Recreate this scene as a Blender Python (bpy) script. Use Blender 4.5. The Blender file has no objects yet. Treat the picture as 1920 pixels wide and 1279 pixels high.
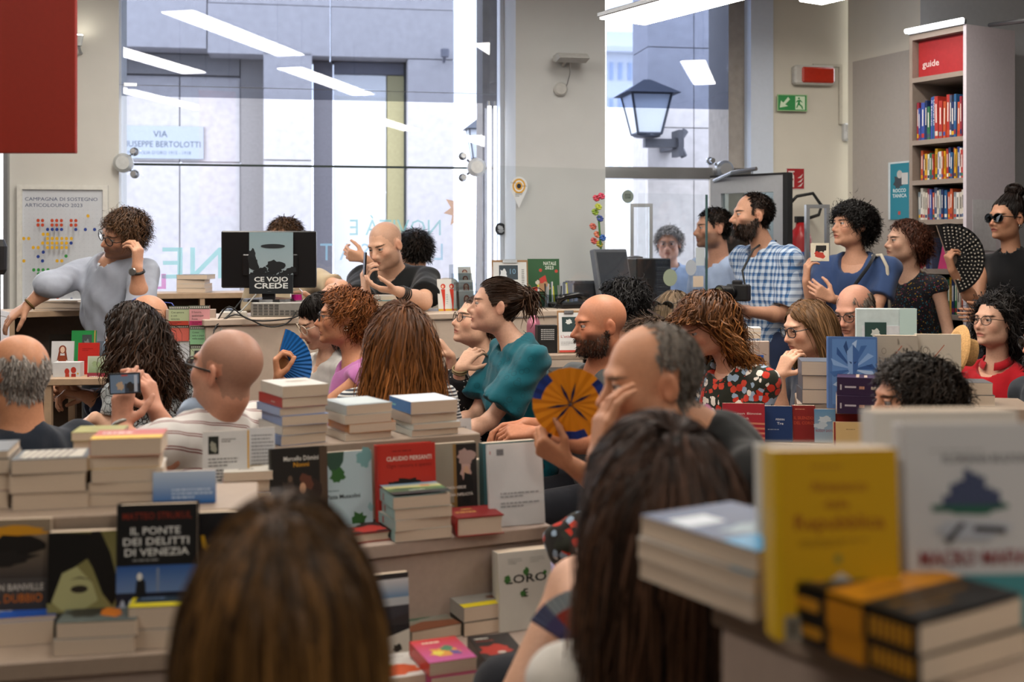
import bpy, math, random
import numpy as np
from mathutils import Vector, Matrix
random.seed(7); RNG = np.random.default_rng(11)
SC = bpy.context.scene; COL = SC.collection
# ---------------------------------------------------------------- camera
F = 2200.0; CX, HY, CH = 960.0, 465.0, 1.48      # focal length (px of a 1920 wide frame), horizon row, eye height
cam = bpy.data.cameras.new('camera'); camo = bpy.data.objects.new('camera', cam); COL.objects.link(camo)
camo.location = (0, 0, CH); camo.rotation_euler = (math.pi/2, 0, 0)
cam.sensor_width = 36; cam.lens = 36*F/1920; cam.shift_y = -(639.5-HY)/1920; cam.clip_start = .05; cam.clip_end = 200
cam.dof.use_dof = True; cam.dof.focus_distance = 5.0; cam.dof.aperture_fstop = 2.7
SC.camera = camo
# ---------------------------------------------------------------- sky and exposure
wd = bpy.data.worlds.new('sky'); SC.world = wd; wd.use_nodes = True
bg = wd.node_tree.nodes['Background']; bg.inputs[0].default_value = (.91, .95, 1, 1); bg.inputs[1].default_value = 5.0
vs = SC.view_settings; vs.view_transform = 'Standard'; vs.look = 'None'; vs.exposure = 0.12; vs.gamma = 1; vs.use_curve_mapping = False
SC.cycles.use_denoising = True
LAMP_E = 25.0      # glow of the ceiling lamps
# ---------------------------------------------------------------- helpers
def lin(c):
    return c/12.92 if c <= .04045 else ((c+.055)/1.055)**2.4
def H(h):
    if not isinstance(h, str): return tuple(h)
    h = h.lstrip('#'); return tuple(lin(int(h[i:i+2], 16)/255) for i in (0, 2, 4))
def P(px, py, D):
    return Vector(((px-CX)/F*D, D, CH+(HY-py)/F*D))
_M = {}
def mat(col, rough=.55, metal=0, spec=.4, var=.08, nscale=40, bump=0., emit=0, name=None):
    key = (col, rough, metal, spec, var, nscale, bump, emit)
    if key in _M: return _M[key]
    m = bpy.data.materials.new(name or 'surface'); m.use_nodes = True; nt = m.node_tree; b = nt.nodes['Principled BSDF']
    c = H(col)
    b.inputs['Roughness'].default_value = rough; b.inputs['Metallic'].default_value = metal; b.inputs['Specular IOR Level'].default_value = spec
    tc = nt.nodes.new('ShaderNodeTexCoord'); nz = nt.nodes.new('ShaderNodeTexNoise'); nz.inputs['Scale'].default_value = nscale; nz.inputs['Detail'].default_value = 3
    nt.links.new(tc.outputs['Object'], nz.inputs['Vector'])
    rp = nt.nodes.new('ShaderNodeValToRGB'); e = rp.color_ramp.elements
    e[0].position = .25; e[1].position = .75
    e[0].color = (*[x*(1-var) for x in c], 1); e[1].color = (*[min(1, x*(1+var)) for x in c], 1)
    nt.links.new(nz.outputs['Fac'], rp.inputs['Fac']); nt.links.new(rp.outputs['Color'], b.inputs['Base Color'])
    if bump:
        bp = nt.nodes.new('ShaderNodeBump'); bp.inputs['Strength'].default_value = bump; bp.inputs['Distance'].default_value = .004
        nt.links.new(nz.outputs['Fac'], bp.inputs['Height']); nt.links.new(bp.outputs['Normal'], b.inputs['Normal'])
    if emit:
        b.inputs['Emission Color'].default_value = (*c, 1); b.inputs['Emission Strength'].default_value = emit
    _M[key] = m; return m
def glass(tint='#ffffff', refl=1.0, alpha_tint=1.0, rough=0.0):
    key = ('glass', tint, refl, alpha_tint, rough)
    if key in _M: return _M[key]
    m = bpy.data.materials.new('clear_glass'); m.use_nodes = True; nt = m.node_tree; nt.nodes.clear()
    o = nt.nodes.new('ShaderNodeOutputMaterial'); mx = nt.nodes.new('ShaderNodeMixShader'); t = nt.nodes.new('ShaderNodeBsdfTransparent'); g = nt.nodes.new('ShaderNodeBsdfGlossy')
    g.inputs['Roughness'].default_value = rough
    c = H(tint); t.inputs[0].default_value = (*[x*alpha_tint for x in c], 1)
    lw = nt.nodes.new('ShaderNodeLayerWeight'); lw.inputs[0].default_value = .5
    pw_ = nt.nodes.new('ShaderNodeMath'); pw_.operation = 'POWER'; pw_.inputs[1].default_value = 5; nt.links.new(lw.outputs['Facing'], pw_.inputs[0])
    fr = nt.nodes.new('ShaderNodeMath'); fr.operation = 'MULTIPLY_ADD'; fr.inputs[1].default_value = .9; fr.inputs[2].default_value = .05; nt.links.new(pw_.outputs[0], fr.inputs[0])
    ml = nt.nodes.new('ShaderNodeMath'); ml.operation = 'MULTIPLY'; ml.inputs[1].default_value = refl
    nt.links.new(fr.outputs[0], ml.inputs[0]); nt.links.new(ml.outputs[0], mx.inputs[0]); nt.links.new(t.outputs[0], mx.inputs[1]); nt.links.new(g.outputs[0], mx.inputs[2]); nt.links.new(mx.outputs[0], o.inputs[0])
    _M[key] = m; return m
def attr_mat(name, rough=.5, spec=.4, noise=0., nscale=300., sss=0., bump=0., sheen=0.):
    key = ('attr', name)
    if key in _M: return _M[key]
    m = bpy.data.materials.new(name); m.use_nodes = True; nt = m.node_tree; b = nt.nodes['Principled BSDF']
    a = nt.nodes.new('ShaderNodeAttribute'); a.attribute_name = 'Col'
    b.inputs['Roughness'].default_value = rough; b.inputs['Specular IOR Level'].default_value = spec
    if sheen: b.inputs['Sheen Weight'].default_value = sheen
    out = a.outputs['Color']
    if noise or bump:
        tc = nt.nodes.new('ShaderNodeTexCoord'); nz = nt.nodes.new('ShaderNodeTexNoise'); nz.inputs['Scale'].default_value = nscale; nz.inputs['Detail'].default_value = 4
        nt.links.new(tc.outputs['Object'], nz.inputs['Vector'])
        if noise:
            mp = nt.nodes.new('ShaderNodeMapRange'); mp.inputs[1].default_value = .3; mp.inputs[2].default_value = .7; mp.inputs[3].default_value = 1-noise; mp.inputs[4].default_value = 1+noise
            nt.links.new(nz.outputs['Fac'], mp.inputs[0])
            mm = nt.nodes.new('ShaderNodeVectorMath'); mm.operation = 'SCALE'; nt.links.new(out, mm.inputs[0]); nt.links.new(mp.outputs[0], mm.inputs['Scale']); out = mm.outputs[0]
        if bump:
            bp = nt.nodes.new('ShaderNodeBump'); bp.inputs['Strength'].default_value = bump; bp.inputs['Distance'].default_value = .002
            nt.links.new(nz.outputs['Fac'], bp.inputs['Height']); nt.links.new(bp.outputs['Normal'], b.inputs['Normal'])
    nt.links.new(out, b.inputs['Base Color'])
    if sss:
        b.inputs['Subsurface Weight'].default_value = sss; b.inputs['Subsurface Radius'].default_value = (.012, .005, .003)
    _M[key] = m; return m
PRINT = attr_mat('printed_ink', .5, .35)
def vinyl_mat():
    m = bpy.data.materials.new('translucent_vinyl'); m.use_nodes = True; nt = m.node_tree; nt.nodes.clear(); o = nt.nodes.new('ShaderNodeOutputMaterial'); a = nt.nodes.new('ShaderNodeAttribute'); a.attribute_name = 'Col'
    d = nt.nodes.new('ShaderNodeBsdfDiffuse'); t = nt.nodes.new('ShaderNodeBsdfTranslucent'); x = nt.nodes.new('ShaderNodeMixShader'); x.inputs[0].default_value = .65; tr = nt.nodes.new('ShaderNodeBsdfTransparent'); y = nt.nodes.new('ShaderNodeMixShader'); y.inputs[0].default_value = .35
    for n in (d, t): nt.links.new(a.outputs['Color'], n.inputs[0])
    nt.links.new(d.outputs[0], x.inputs[1]); nt.links.new(t.outputs[0], x.inputs[2]); nt.links.new(x.outputs[0], y.inputs[1]); nt.links.new(tr.outputs[0], y.inputs[2]); nt.links.new(y.outputs[0], o.inputs[0]); return m
VINYL = vinyl_mat()
SKIN = attr_mat('skin', .5, .35, noise=.06, nscale=120, bump=.15)
HAIR = attr_mat('hair_strands', .5, .18)
def tag(o, label=None, cat=None, group=None, kind=None):
    if label: o['label'] = label
    if cat: o['category'] = cat
    if group: o['group'] = group
    if kind: o['kind'] = kind
    return o
def empty(name, loc=(0, 0, 0), rot=(0, 0, 0), parent=None):
    o = bpy.data.objects.new(name, None); COL.objects.link(o); o.location = loc; o.rotation_euler = rot; o.empty_display_size = .05
    if parent: o.parent = parent
    return o
def mesh_obj(name, V, Fc, mats, parent=None, mi=None, cols=None, smooth=False, M=None, vcols=None):
    me = bpy.data.meshes.new(name)
    if isinstance(V, np.ndarray) and isinstance(Fc, np.ndarray):
        me.vertices.add(len(V)); me.vertices.foreach_set('co', V.astype(np.float32).ravel())
        n = Fc.shape[1]; me.loops.add(Fc.size); me.loops.foreach_set('vertex_index', Fc.astype(np.int32).ravel())
        me.polygons.add(len(Fc)); me.polygons.foreach_set('loop_start', np.arange(0, Fc.size, n, dtype=np.int32))
        me.update(calc_edges=True)
    else:
        me.from_pydata([tuple(v) for v in V], [], [tuple(f) for f in Fc]); me.update()
    for m in (mats if isinstance(mats, (list, tuple)) else [mats]): me.materials.append(m)
    if mi is not None: me.polygons.foreach_set('material_index', np.asarray(mi, dtype=np.int32))
    if smooth: me.polygons.foreach_set('use_smooth', np.ones(len(me.polygons), dtype=bool))
    if vcols is not None:
        a = me.color_attributes.new('Col', 'FLOAT_COLOR', 'POINT'); c = np.ones((len(me.vertices), 4), np.float32); c[:, :3] = vcols; a.data.foreach_set('color', c.ravel())
    elif cols is not None:
        a = me.color_attributes.new('Col', 'FLOAT_COLOR', 'CORNER'); c = np.ones((len(me.loops), 4), np.float32)
        k = 0
        for p, cc in zip(me.polygons, cols):
            n = p.loop_total
            if len(cc) == 3 and not hasattr(cc[0], '__len__'): c[k:k+n, :3] = cc
            else: c[k:k+n, :3] = np.asarray(cc)
            k += n
        a.data.foreach_set('color', c.ravel())
    me.update()
    o = bpy.data.objects.new(name, me); COL.objects.link(o)
    if parent: o.parent = parent
    if M is not None: o.matrix_local = M
    return o
class MB:
    """collects faces for ONE mesh"""
    def __init__(s): s.v = []; s.f = []; s.mi = []; s.c = []; s.m = 0; s.col = None
    def add(s, V, Fc):
        o = len(s.v); s.v += [Vector(v) for v in V]
        for f in Fc: s.f.append(tuple(i+o for i in f)); s.mi.append(s.m); s.c.append(s.col or (1, 1, 1))
        return s
    def box(s, x0, x1, y0, y1, z0, z1, M=None, bev=0):
        if bev:
            b = bev; V = []
            for z, i in ((z0, b), (z0+b, 0), (z1-b, 0), (z1, b)):
                xa, xb, ya, yb = x0+i, x1-i, y0+i, y1-i; k = b-i if i == 0 else 0
                V += [(xa+k, ya, z), (xb-k, ya, z), (xb, ya+k, z), (xb, yb-k, z), (xb-k, yb, z), (xa+k, yb, z), (xa, yb-k, z), (xa, ya+k, z)]
            Fc = [tuple(range(7, -1, -1)), tuple(range(24, 32))]
            for r in range(3):
                for i in range(8): Fc.append((r*8+i, r*8+(i+1) % 8, r*8+8+(i+1) % 8, r*8+8+i))
        else:
            V = [(x0, y0, z0), (x1, y0, z0), (x1, y1, z0), (x0, y1, z0), (x0, y0, z1), (x1, y0, z1), (x1, y1, z1), (x0, y1, z1)]
            Fc = [(0, 3, 2, 1), (4, 5, 6, 7), (0, 1, 5, 4), (1, 2, 6, 5), (2, 3, 7, 6), (3, 0, 4, 7)]
        if M is not None: V = [M @ Vector(v) for v in V]
        return s.add(V, Fc)
    def tube(s, pts, r, n=8, closed=False, cap=True):
        pts = [Vector(p) for p in pts]; N = len(pts); rr = r if isinstance(r, (list, tuple)) else [r]*N; V = []
        up = Vector((0, 0, 1)); prev = None
        for i, p in enumerate(pts):
            a = pts[(i-1) % N] if (closed or i > 0) else p; b = pts[(i+1) % N] if (closed or i < N-1) else p
            t = (b-a).normalized()
            if prev is None: prev = t.cross(up if abs(t.z) < .9 else Vector((1, 0, 0)))
            nn = (prev-t*prev.dot(t)).normalized(); prev = nn; bb = t.cross(nn)
            for k in range(n):
                an = 2*math.pi*k/n; V.append(p+(nn*math.cos(an)+bb*math.sin(an))*rr[i])
        Fc = []
        for i in range(N if closed else N-1):
            for k in range(n): Fc.append((i*n+k, i*n+(k+1) % n, ((i+1) % N)*n+(k+1) % n, ((i+1) % N)*n+k))
        if cap and not closed: Fc += [tuple(range(n-1, -1, -1)), tuple((N-1)*n+k for k in range(n))]
        return s.add(V, Fc)
    def lathe(s, prof, n=20, M=None):
        V = []
        for r, z in prof:
            for k in range(n): V.append((r*math.cos(2*math.pi*k/n), r*math.sin(2*math.pi*k/n), z))
        Fc = [tuple(range(n-1, -1, -1)), tuple((len(prof)-1)*n+k for k in range(n))]
        for i in range(len(prof)-1):
            for k in range(n): Fc.append((i*n+k, i*n+(k+1) % n, (i+1)*n+(k+1) % n, (i+1)*n+k))
        if M is not None: V = [M @ Vector(v) for v in V]
        return s.add(V, Fc)
    def prism(s, poly, z0, z1, M=None):
        n = len(poly); V = [(x, y, z0) for x, y in poly]+[(x, y, z1) for x, y in poly]
        if M is not None: V = [M @ Vector(v) for v in V]
        return s.add(V, [tuple(range(n-1, -1, -1)), tuple(range(n, 2*n))]+[(i, (i+1) % n, n+(i+1) % n, n+i) for i in range(n)])
    def build(s, name, mats, parent=None, smooth=False, M=None, cols=False):
        return mesh_obj(name, s.v, s.f, mats, parent, s.mi, s.c if cols else None, smooth, M)
# lettering: outline of the built-in font as flat faces
_TX = {}
def text_geo(t, bold):
    k = (t, bold)
    if k in _TX: return _TX[k]
    cu = bpy.data.curves.new('t', 'FONT'); cu.body = t; cu.resolution_u = 2; cu.offset = .013*bold
    o = bpy.data.objects.new('t', cu); COL.objects.link(o)
    dg = bpy.context.evaluated_depsgraph_get(); ev = o.evaluated_get(dg); me = ev.to_mesh()
    V = [(v.co.x, v.co.y) for v in me.vertices]; Fc = [tuple(p.vertices) for p in me.polygons]
    ev.to_mesh_clear(); bpy.data.objects.remove(o); bpy.data.curves.remove(cu)
    xs = [v[0] for v in V] or [0]
    _TX[k] = (V, Fc, min(xs), max(xs)); return _TX[k]
def decal(name, parent, items, W, Hh, M, lift=.0004, mats=None):
    """flat print on a plane: items in 0..1 of W x Hh, later ones on top"""
    b = MB(); z = lift
    for it in items:
        k = it[0]; z += .00012
        if k == 'r':
            _, x0, y0, x1, y1, c = it; b.col = H(c); b.add([(x0*W, y0*Hh, z), (x1*W, y0*Hh, z), (x1*W, y1*Hh, z), (x0*W, y1*Hh, z)], [(0, 1, 2, 3)])
        elif k == 'g':
            _, x0, y0, x1, y1, c0, c1 = it; c0, c1 = H(c0), H(c1); b.col = [c0, c0, c1, c1]; b.add([(x0*W, y0*Hh, z), (x1*W, y0*Hh, z), (x1*W, y1*Hh, z), (x0*W, y1*Hh, z)], [(0, 1, 2, 3)])
        elif k == 'e':
            _, cx, cy, rx, ry, c = it[:6]; n = it[6] if len(it) > 6 else 20; b.col = H(c); b.add([(cx*W+rx*W*math.cos(2*math.pi*i/n), cy*Hh+ry*Hh*math.sin(2*math.pi*i/n), z) for i in range(n)], [tuple(range(n))])
        elif k == 'p':
            _, pts, c = it; b.col = H(c); b.add([(x*W, y*Hh, z) for x, y in pts], [tuple(range(len(pts)))])
        elif k == 'b':      # a soft blob: irregular outline
            _, cx, cy, rx, ry, c, sd = it; rr = random.Random(sd); n = 18; b.col = H(c)
            rad = [1+.28*(rr.random()-.5)*2 for _ in range(n)]
            b.add([(cx*W+rx*W*rad[i]*math.cos(2*math.pi*i/n), cy*Hh+ry*Hh*rad[i]*math.sin(2*math.pi*i/n), z) for i in range(n)], [tuple(range(n))])
        elif k == 'l':      # greeked paragraph
            _, x0, y0, x1, y1, n, c = it; rr = random.Random(int(x0*99+y0*77+n)); b.col = H(c); dh = (y1-y0)/n
            for i in range(n):
                xe = x1-(x1-x0)*(rr.random()*.18 if i else .45); yy = y0+i*dh
                x = x0
                while x < xe:
                    wd_ = min((.02+.06*rr.random())*(x1-x0)*2, xe-x); b.add([(x*W, (yy+dh*.2)*Hh, z), ((x+wd_)*W, (yy+dh*.2)*Hh, z), ((x+wd_)*W, (yy+dh*.6)*Hh, z), (x*W, (yy+dh*.6)*Hh, z)], [(0, 1, 2, 3)]); x += wd_+.012*(x1-x0)*2
        elif k == 't':      # text: string, x anchor, baseline y, cap height, colour, align, bold, fit width, mirrored
            _, t, x, y, h, c = it[:6]; al = it[6] if len(it) > 6 else 'c'; bo = it[7] if len(it) > 7 else 0; fw = it[8] if len(it) > 8 else None
            V, Fc, a, e = text_geo(t, bo); s = h*Hh/.7; sx = s
            if fw: sx = fw*W/(e-a)
            ox = x*W-{'l': a, 'c': (a+e)/2, 'r': e}[al]*sx
            b.col = H(c)
            if len(it) > 9 and it[9]:
                ox2 = x*W+{'l': a, 'c': (a+e)/2, 'r': e}[al]*sx
                b.add([(ox2-v[0]*sx, y*Hh+v[1]*s, z) for v in V], [tuple(reversed(f)) for f in Fc])
            else: b.add([(ox+v[0]*sx, y*Hh+v[1]*s, z) for v in V], Fc)
    return b.build(name, mats or PRINT, parent, M=M, cols=True)
# ---------------------------------------------------------------- sculpting: smooth blends of rounded shapes, meshed by surface nets
def vec(*a): return np.array(a, float)
def nrm(v): v = np.asarray(v, float); return v/(np.linalg.norm(v)+1e-9)
class Sculpt:
    def __init__(s): s.p = []
    def cone(s, a, b, ra, rb, k=.01, cut=None, sub=False): s.p.append(('c', np.asarray(a, float), np.asarray(b, float), ra, rb, k, cut, sub)); return s
    def ell(s, c, r, R=None, k=.01, cut=None, sub=False): s.p.append(('e', np.asarray(c, float), np.asarray(r, float), np.eye(3) if R is None else R, None, k, cut, sub)); return s
    def bounds(s):
        lo, hi = [], []
        for q in s.p:
            if q[7]: continue
            if q[0] == 'c': r = max(q[3], q[4]); lo.append(np.minimum(q[1], q[2])-r); hi.append(np.maximum(q[1], q[2])+r)
            else:
                e = np.sqrt(((q[3]*q[2])**2).sum(1)); lo.append(q[1]-e); hi.append(q[1]+e)
        return np.min(lo, 0), np.max(hi, 0)
    def mesh(s, h, clip=None, wob=None):
        lo, hi = s.bounds()
        if clip is not None: lo = np.maximum(lo, clip[0]); hi = np.minimum(hi, clip[1])
        lo = lo-3*h; hi = hi+3*h; n = np.ceil((hi-lo)/h).astype(int)+1
        ax = [lo[i]+h*np.arange(n[i]) for i in range(3)]
        f = np.full(n, .08, np.float32)
        for q in s.p:
            typ, k, cut, sub = q[0], q[5], q[6], q[7]
            if typ == 'c': r = max(q[3], q[4]); a0 = np.minimum(q[1], q[2])-r; b0 = np.maximum(q[1], q[2])+r
            else: e = np.sqrt(((q[3]*q[2])**2).sum(1)); a0 = q[1]-e; b0 = q[1]+e
            mg = max(k*1.2, 2*h)+.004
            i0 = np.clip(np.floor((a0-mg-lo)/h).astype(int), 0, n); i1 = np.clip(np.ceil((b0+mg-lo)/h).astype(int)+1, 0, n)
            if np.any(i1 <= i0): continue
            sl = tuple(slice(i0[i], i1[i]) for i in range(3))
            X, Y, Z = np.meshgrid(ax[0][sl[0]], ax[1][sl[1]], ax[2][sl[2]], indexing='ij', sparse=True)
            if typ == 'c':
                ab = q[2]-q[1]; L = ab@ab+1e-12; px, py, pz = X-q[1][0], Y-q[1][1], Z-q[1][2]
                t = np.clip((px*ab[0]+py*ab[1]+pz*ab[2])/L, 0, 1)
                d = np.sqrt((px-t*ab[0])**2+(py-t*ab[1])**2+(pz-t*ab[2])**2)-(q[3]+t*(q[4]-q[3]))
            else:
                R, r = q[3], q[2]; px, py, pz = X-q[1][0], Y-q[1][1], Z-q[1][2]
                u = [(px*R[0, i]+py*R[1, i]+pz*R[2, i]) for i in range(3)]
                k0 = np.sqrt(sum((u[i]/r[i])**2 for i in range(3))); k1 = np.sqrt(sum((u[i]/r[i]**2)**2 for i in range(3)))+1e-9
                d = k0*(k0-1)/k1
            if cut is not None:
                for cp, cn in (cut if isinstance(cut, list) else [cut]):
                    d = np.maximum(d, (X-cp[0])*cn[0]+(Y-cp[1])*cn[1]+(Z-cp[2])*cn[2])
            g = f[sl]
            if sub:
                hh = np.clip(.5-.5*(g+d)/k, 0, 1); f[sl] = g*(1-hh)-d*hh+k*hh*(1-hh)
            else:
                hh = np.clip(.5+.5*(g-d)/k, 0, 1); f[sl] = g*(1-hh)+d*hh-k*hh*(1-hh)
        if wob is not None:
            X, Y, Z = np.meshgrid(*ax, indexing='ij', sparse=True)
            for (v, ph, am) in wob: f += am*np.sin(X*v[0]+Y*v[1]+Z*v[2]+ph)
        return surface_net(f, h, lo)
def surface_net(f, h, lo):
    S = f < 0; nx, ny, nz = f.shape
    cnt = np.zeros((nx-1, ny-1, nz-1), np.int8)
    for a in (0, 1):
        for b in (0, 1):
            for c in (0, 1): cnt += S[a:nx-1+a, b:ny-1+b, c:nz-1+c]
    ii = np.argwhere((cnt > 0) & (cnt < 8)); idx = np.full(cnt.shape, -1, np.int64); idx[tuple(ii.T)] = np.arange(len(ii))
    acc = np.zeros((len(ii), 3)); num = np.zeros(len(ii))
    co = [(a, b, c) for a in (0, 1) for b in (0, 1) for c in (0, 1)]
    for A in co:
        for axn in range(3):
            if A[axn]: continue
            B = list(A); B[axn] = 1
            va = f[ii[:, 0]+A[0], ii[:, 1]+A[1], ii[:, 2]+A[2]]; vb = f[ii[:, 0]+B[0], ii[:, 1]+B[1], ii[:, 2]+B[2]]
            x = (va < 0) != (vb < 0); t = np.where(x, va/np.where(x, va-vb, 1), 0)
            pt = np.tile(np.array(A, float), (len(ii), 1)); pt[:, axn] += t
            acc += pt*x[:, None]; num += x
    V = lo+h*(ii+acc/num[:, None]); Q = []
    for axn in range(3):
        o1, o2 = [(1, 2), (2, 0), (0, 1)][axn]
        a = np.moveaxis(S, (axn, o1, o2), (0, 1, 2)); I = np.moveaxis(idx, (axn, o1, o2), (0, 1, 2))
        s0, s1 = a[:-1, 1:-1, 1:-1], a[1:, 1:-1, 1:-1]; e = np.argwhere(s0 != s1)
        if not len(e): continue
        i, j, k = e.T; flip = s1[i, j, k]
        q = np.stack([I[i, j, k], I[i, j+1, k], I[i, j+1, k+1], I[i, j, k+1]], 1); q[flip] = q[flip][:, ::-1]; Q.append(q)
    Q = np.concatenate(Q) if Q else np.zeros((0, 4), int); Q = Q[(Q >= 0).all(1)]
    return V, Q
def vnormals(V, Q):
    n = np.cross(V[Q[:, 2]]-V[Q[:, 0]], V[Q[:, 3]]-V[Q[:, 1]]); N = np.zeros_like(V)
    for c in range(4): np.add.at(N, Q[:, c], n)
    return N/(np.linalg.norm(N, axis=1)[:, None]+1e-12)
def relax(V, Q, it=1, w=.5):
    for _ in range(it):
        A = np.zeros_like(V); c = np.zeros(len(V))
        for a, b in ((0, 1), (1, 2), (2, 3), (3, 0)):
            np.add.at(A, Q[:, a], V[Q[:, b]]); np.add.at(A, Q[:, b], V[Q[:, a]]); np.add.at(c, Q[:, a], 1); np.add.at(c, Q[:, b], 1)
        V = V*(1-w)+w*A/np.maximum(c, 1)[:, None]
    return V
# ---------------------------------------------------------------- head, hands, hair
def head_frame(yaw, pitch=0, roll=0):
    y = math.radians(yaw); f = vec(-math.sin(y), -math.cos(y), 0); u = vec(0, 0, 1); r = np.cross(f, u)
    p = math.radians(pitch); f, u = f*math.cos(p)+u*math.sin(p), u*math.cos(p)-f*math.sin(p)
    q = math.radians(roll); r, u = r*math.cos(q)+u*math.sin(q), u*math.cos(q)-r*math.sin(q)
    return np.stack([r, f, u], 1)
def sculpt_head(S, o, R, s=1., fem=False, nose=1., jaw=1., fat=0., neckbase=None, nr=.055):
    T = lambda x, y, z: o+s*(R@vec(x, y, z))
    E = lambda c, r, k=.015, sub=False, cut=None, RR=None: S.ell(T(*c), s*vec(*r), R if RR is None else R@RR, k*s, cut, sub)
    if neckbase is not None: S.cone(T(0, -.022, -.075), neckbase, (nr+fat*.3)*s, (nr+.006+fat*.3)*s, .03)
    E((0, -.014, .030), (.0745, .098, .086), .03)
    E((0, .026, -.034), (.0585+fat*.5, .064, .080), .035)
    E((0, .040, -.084), (.040*jaw+fat*.5, .040, .030), .03)
    for x in (-1, 1):
        E((x*.046, .010, -.066), (.020+fat*.4, .030, .030), .03)
        E((x*.040, .058, -.030), (.020+fat*.3, .022, .022), .025)
    E((0, .081, .020), (.046, .013, .011), .018)
    for x in (-1, 1): E((x*.031, .100, -.001), (.017, .016, .0115), .012, True)
    n = nose
    S.cone(T(0, .086, .004), T(0, .086+.025*n, -.036), .0075*s, .0105*s, .014*s)
    for x in (-1, 1): E((x*.0115, .091+.006*n, -.0395), (.0085, .010, .0075), .008)
    E((0, .082, -.055), (.022, .018, .018), .02)
    E((0, .0925, -.0645), (.023, .0095, .0052), .006); E((0, .0905, -.0745), (.020, .0095, .0062), .006)
    E((0, .104, -.0693), (.022, .010, .0018), .004, True)
    E((0, .082*(.5+.5*jaw), -.101), (.018*jaw, .017, .015), .02)
    for x in (-1, 1):
        z = .36; c, d = math.cos(x*z), math.sin(x*z)
        RR = np.array([[c, -d, 0], [d, c, 0], [0, 0, 1]])
        E((x*.0785, -.016, -.010), (.0075, .0185, .0315), .006, RR=RR)
        E((x*.086, -.008, -.010), (.0075, .0085, .018), .004, True, RR=RR)
        for zc, sg in ((.0036, -1), (-.0062, 1)):       # eyelids
            cp = T(0, 0, zc); cn = sg*R[:, 2]
            S.ell(T(x*.031, .0785, -.001), s*vec(.0158, .0158, .0135), R, .003*s, (cp, cn))
    return T
def hand(S, W, d, n, side, curl=(.35, .5, .4), spread=.12, s=1., thumb=(.55, .75, .35), fan=None):
    """palm and five fingers: W wrist, d towards the fingertips, n the way the palm faces, side +1/-1 the thumb's side"""
    d = nrm(d); n = nrm(np.asarray(n, float)-d*np.dot(n, d)); t = np.cross(d, n)*side; W = np.asarray(W, float)
    offs = (.028, .0095, -.0095, -.027); kn = (.086, .090, .086, .078)
    Ls = ((.042, .026, .020), (.046, .029, .021), (.043, .027, .020), (.034, .021, .018)); tips = []
    for i in range(4):
        K = W+s*(d*kn[i]+t*offs[i]); S.cone(W+s*(t*offs[i]*.55+d*.012), K, .0135*s, .0112*s, .012*s)
        a = spread*(1.5-i)/1.5; dd = nrm(d*math.cos(a)+t*math.sin(a)); p = K; ang = 0
        cu = curl[i] if hasattr(curl[0], '__len__') else curl
        for j in range(3):
            ang += cu[j]; q = p+s*Ls[i][j]*(dd*math.cos(ang)+n*math.sin(ang))
            S.cone(p, q, (.0094-.0008*j-(.001 if i == 3 else 0))*s, (.0086-.0008*j-(.001 if i == 3 else 0))*s, .0035*s); p = q
        tips.append(p)
    b = W+s*(d*.018+t*.02+n*.004); d1 = nrm(d*thumb[0]+t*thumb[1]+n*thumb[2]); c = b+s*.044*d1
    d2 = nrm(d1+d*.55-t*.25+n*.18); e = c+s*.034*d2; d3 = nrm(d2+d*.25+n*.2-t*.15); g = e+s*.027*d3
    S.cone(b, c, .0155*s, .0118*s, .012*s); S.cone(c, e, .0112*s, .0100*s, .004*s); S.cone(e, g, .0100*s, .0078*s, .004*s)
    return tips
def hair_mask(p, top=None, hl=0., nape=-.066, recede=0.):
    x, y, z = p.T; nz = .006*np.sin(x*95+y*40)+.005*np.sin(x*210-y*130+1)+.004*np.sin(x*330+z*170)
    z = z+nz*.6
    zm = np.interp(y-hl, [-.1, -.045, -.02, .0, .018, .04, .06, .085], [nape, nape, -.03, -.012, -.004, .038, .062, .078])
    m = z > zm
    ear = (np.abs(x) > .066) & (y > -.042) & (y < .012) & (z < .026)
    m &= ~ear
    if recede: m &= ~((y+nz > .05-recede) & (z > -.002+.25*(.05-recede)))
    if top is not None: m &= z+nz*.9 < top
    return m
def strands(root, nor, L, nseg, start, grav, stiff, jit, coll, curl=0., cfreq=40., seed=0, clump=None, relaxpush=1.0):
    """guide lines that leave the scalp, bend under their weight and stay outside the colliders"""
    rg = np.random.default_rng(seed); N = len(root); p = root.copy(); d = start/(np.linalg.norm(start, axis=1)[:, None]+1e-9)
    st = (L/nseg)[:, None]; out = [p.copy()]; g = np.asarray(grav, float)
    bias = rg.normal(size=(N, 3))*jit
    for i in range(nseg):
        d = d*stiff+g*(1-stiff)+bias*.35+rg.normal(size=(N, 3))*jit*.5; d /= np.linalg.norm(d, axis=1)[:, None]+1e-9
        p = p+d*st
        for (c, r, R) in coll:
            u = (p-c)@R/r; m = np.linalg.norm(u, axis=1); ins = m < 1
            if ins.any():
                q = c+((u/m[:, None])*r)@R.T; p = np.where(ins[:, None], p+(q-p)*relaxpush, p)
        out.append(p.copy())
    A = np.stack(out, 1)
    if curl:
        ph = rg.random(N)*6.28; fr = cfreq*(.7+.6*rg.random(N)); s = np.linspace(0, 1, nseg+1)[None, :]*L[:, None]
        t = np.gradient(A, axis=1); t /= np.linalg.norm(t, axis=2)[:, :, None]+1e-9
        ref = nrm(vec(.3, .5, .8)); n1 = np.cross(t, ref); n1 /= np.linalg.norm(n1, axis=2)[:, :, None]+1e-9; n2 = np.cross(t, n1)
        w = np.minimum(1, s/.03)[:, :, None]*curl
        A = A+w*(n1*np.cos(s*fr[:, None]+ph[:, None])[:, :, None]+n2*np.sin(s*fr[:, None]+ph[:, None])[:, :, None])
    return A
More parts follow.
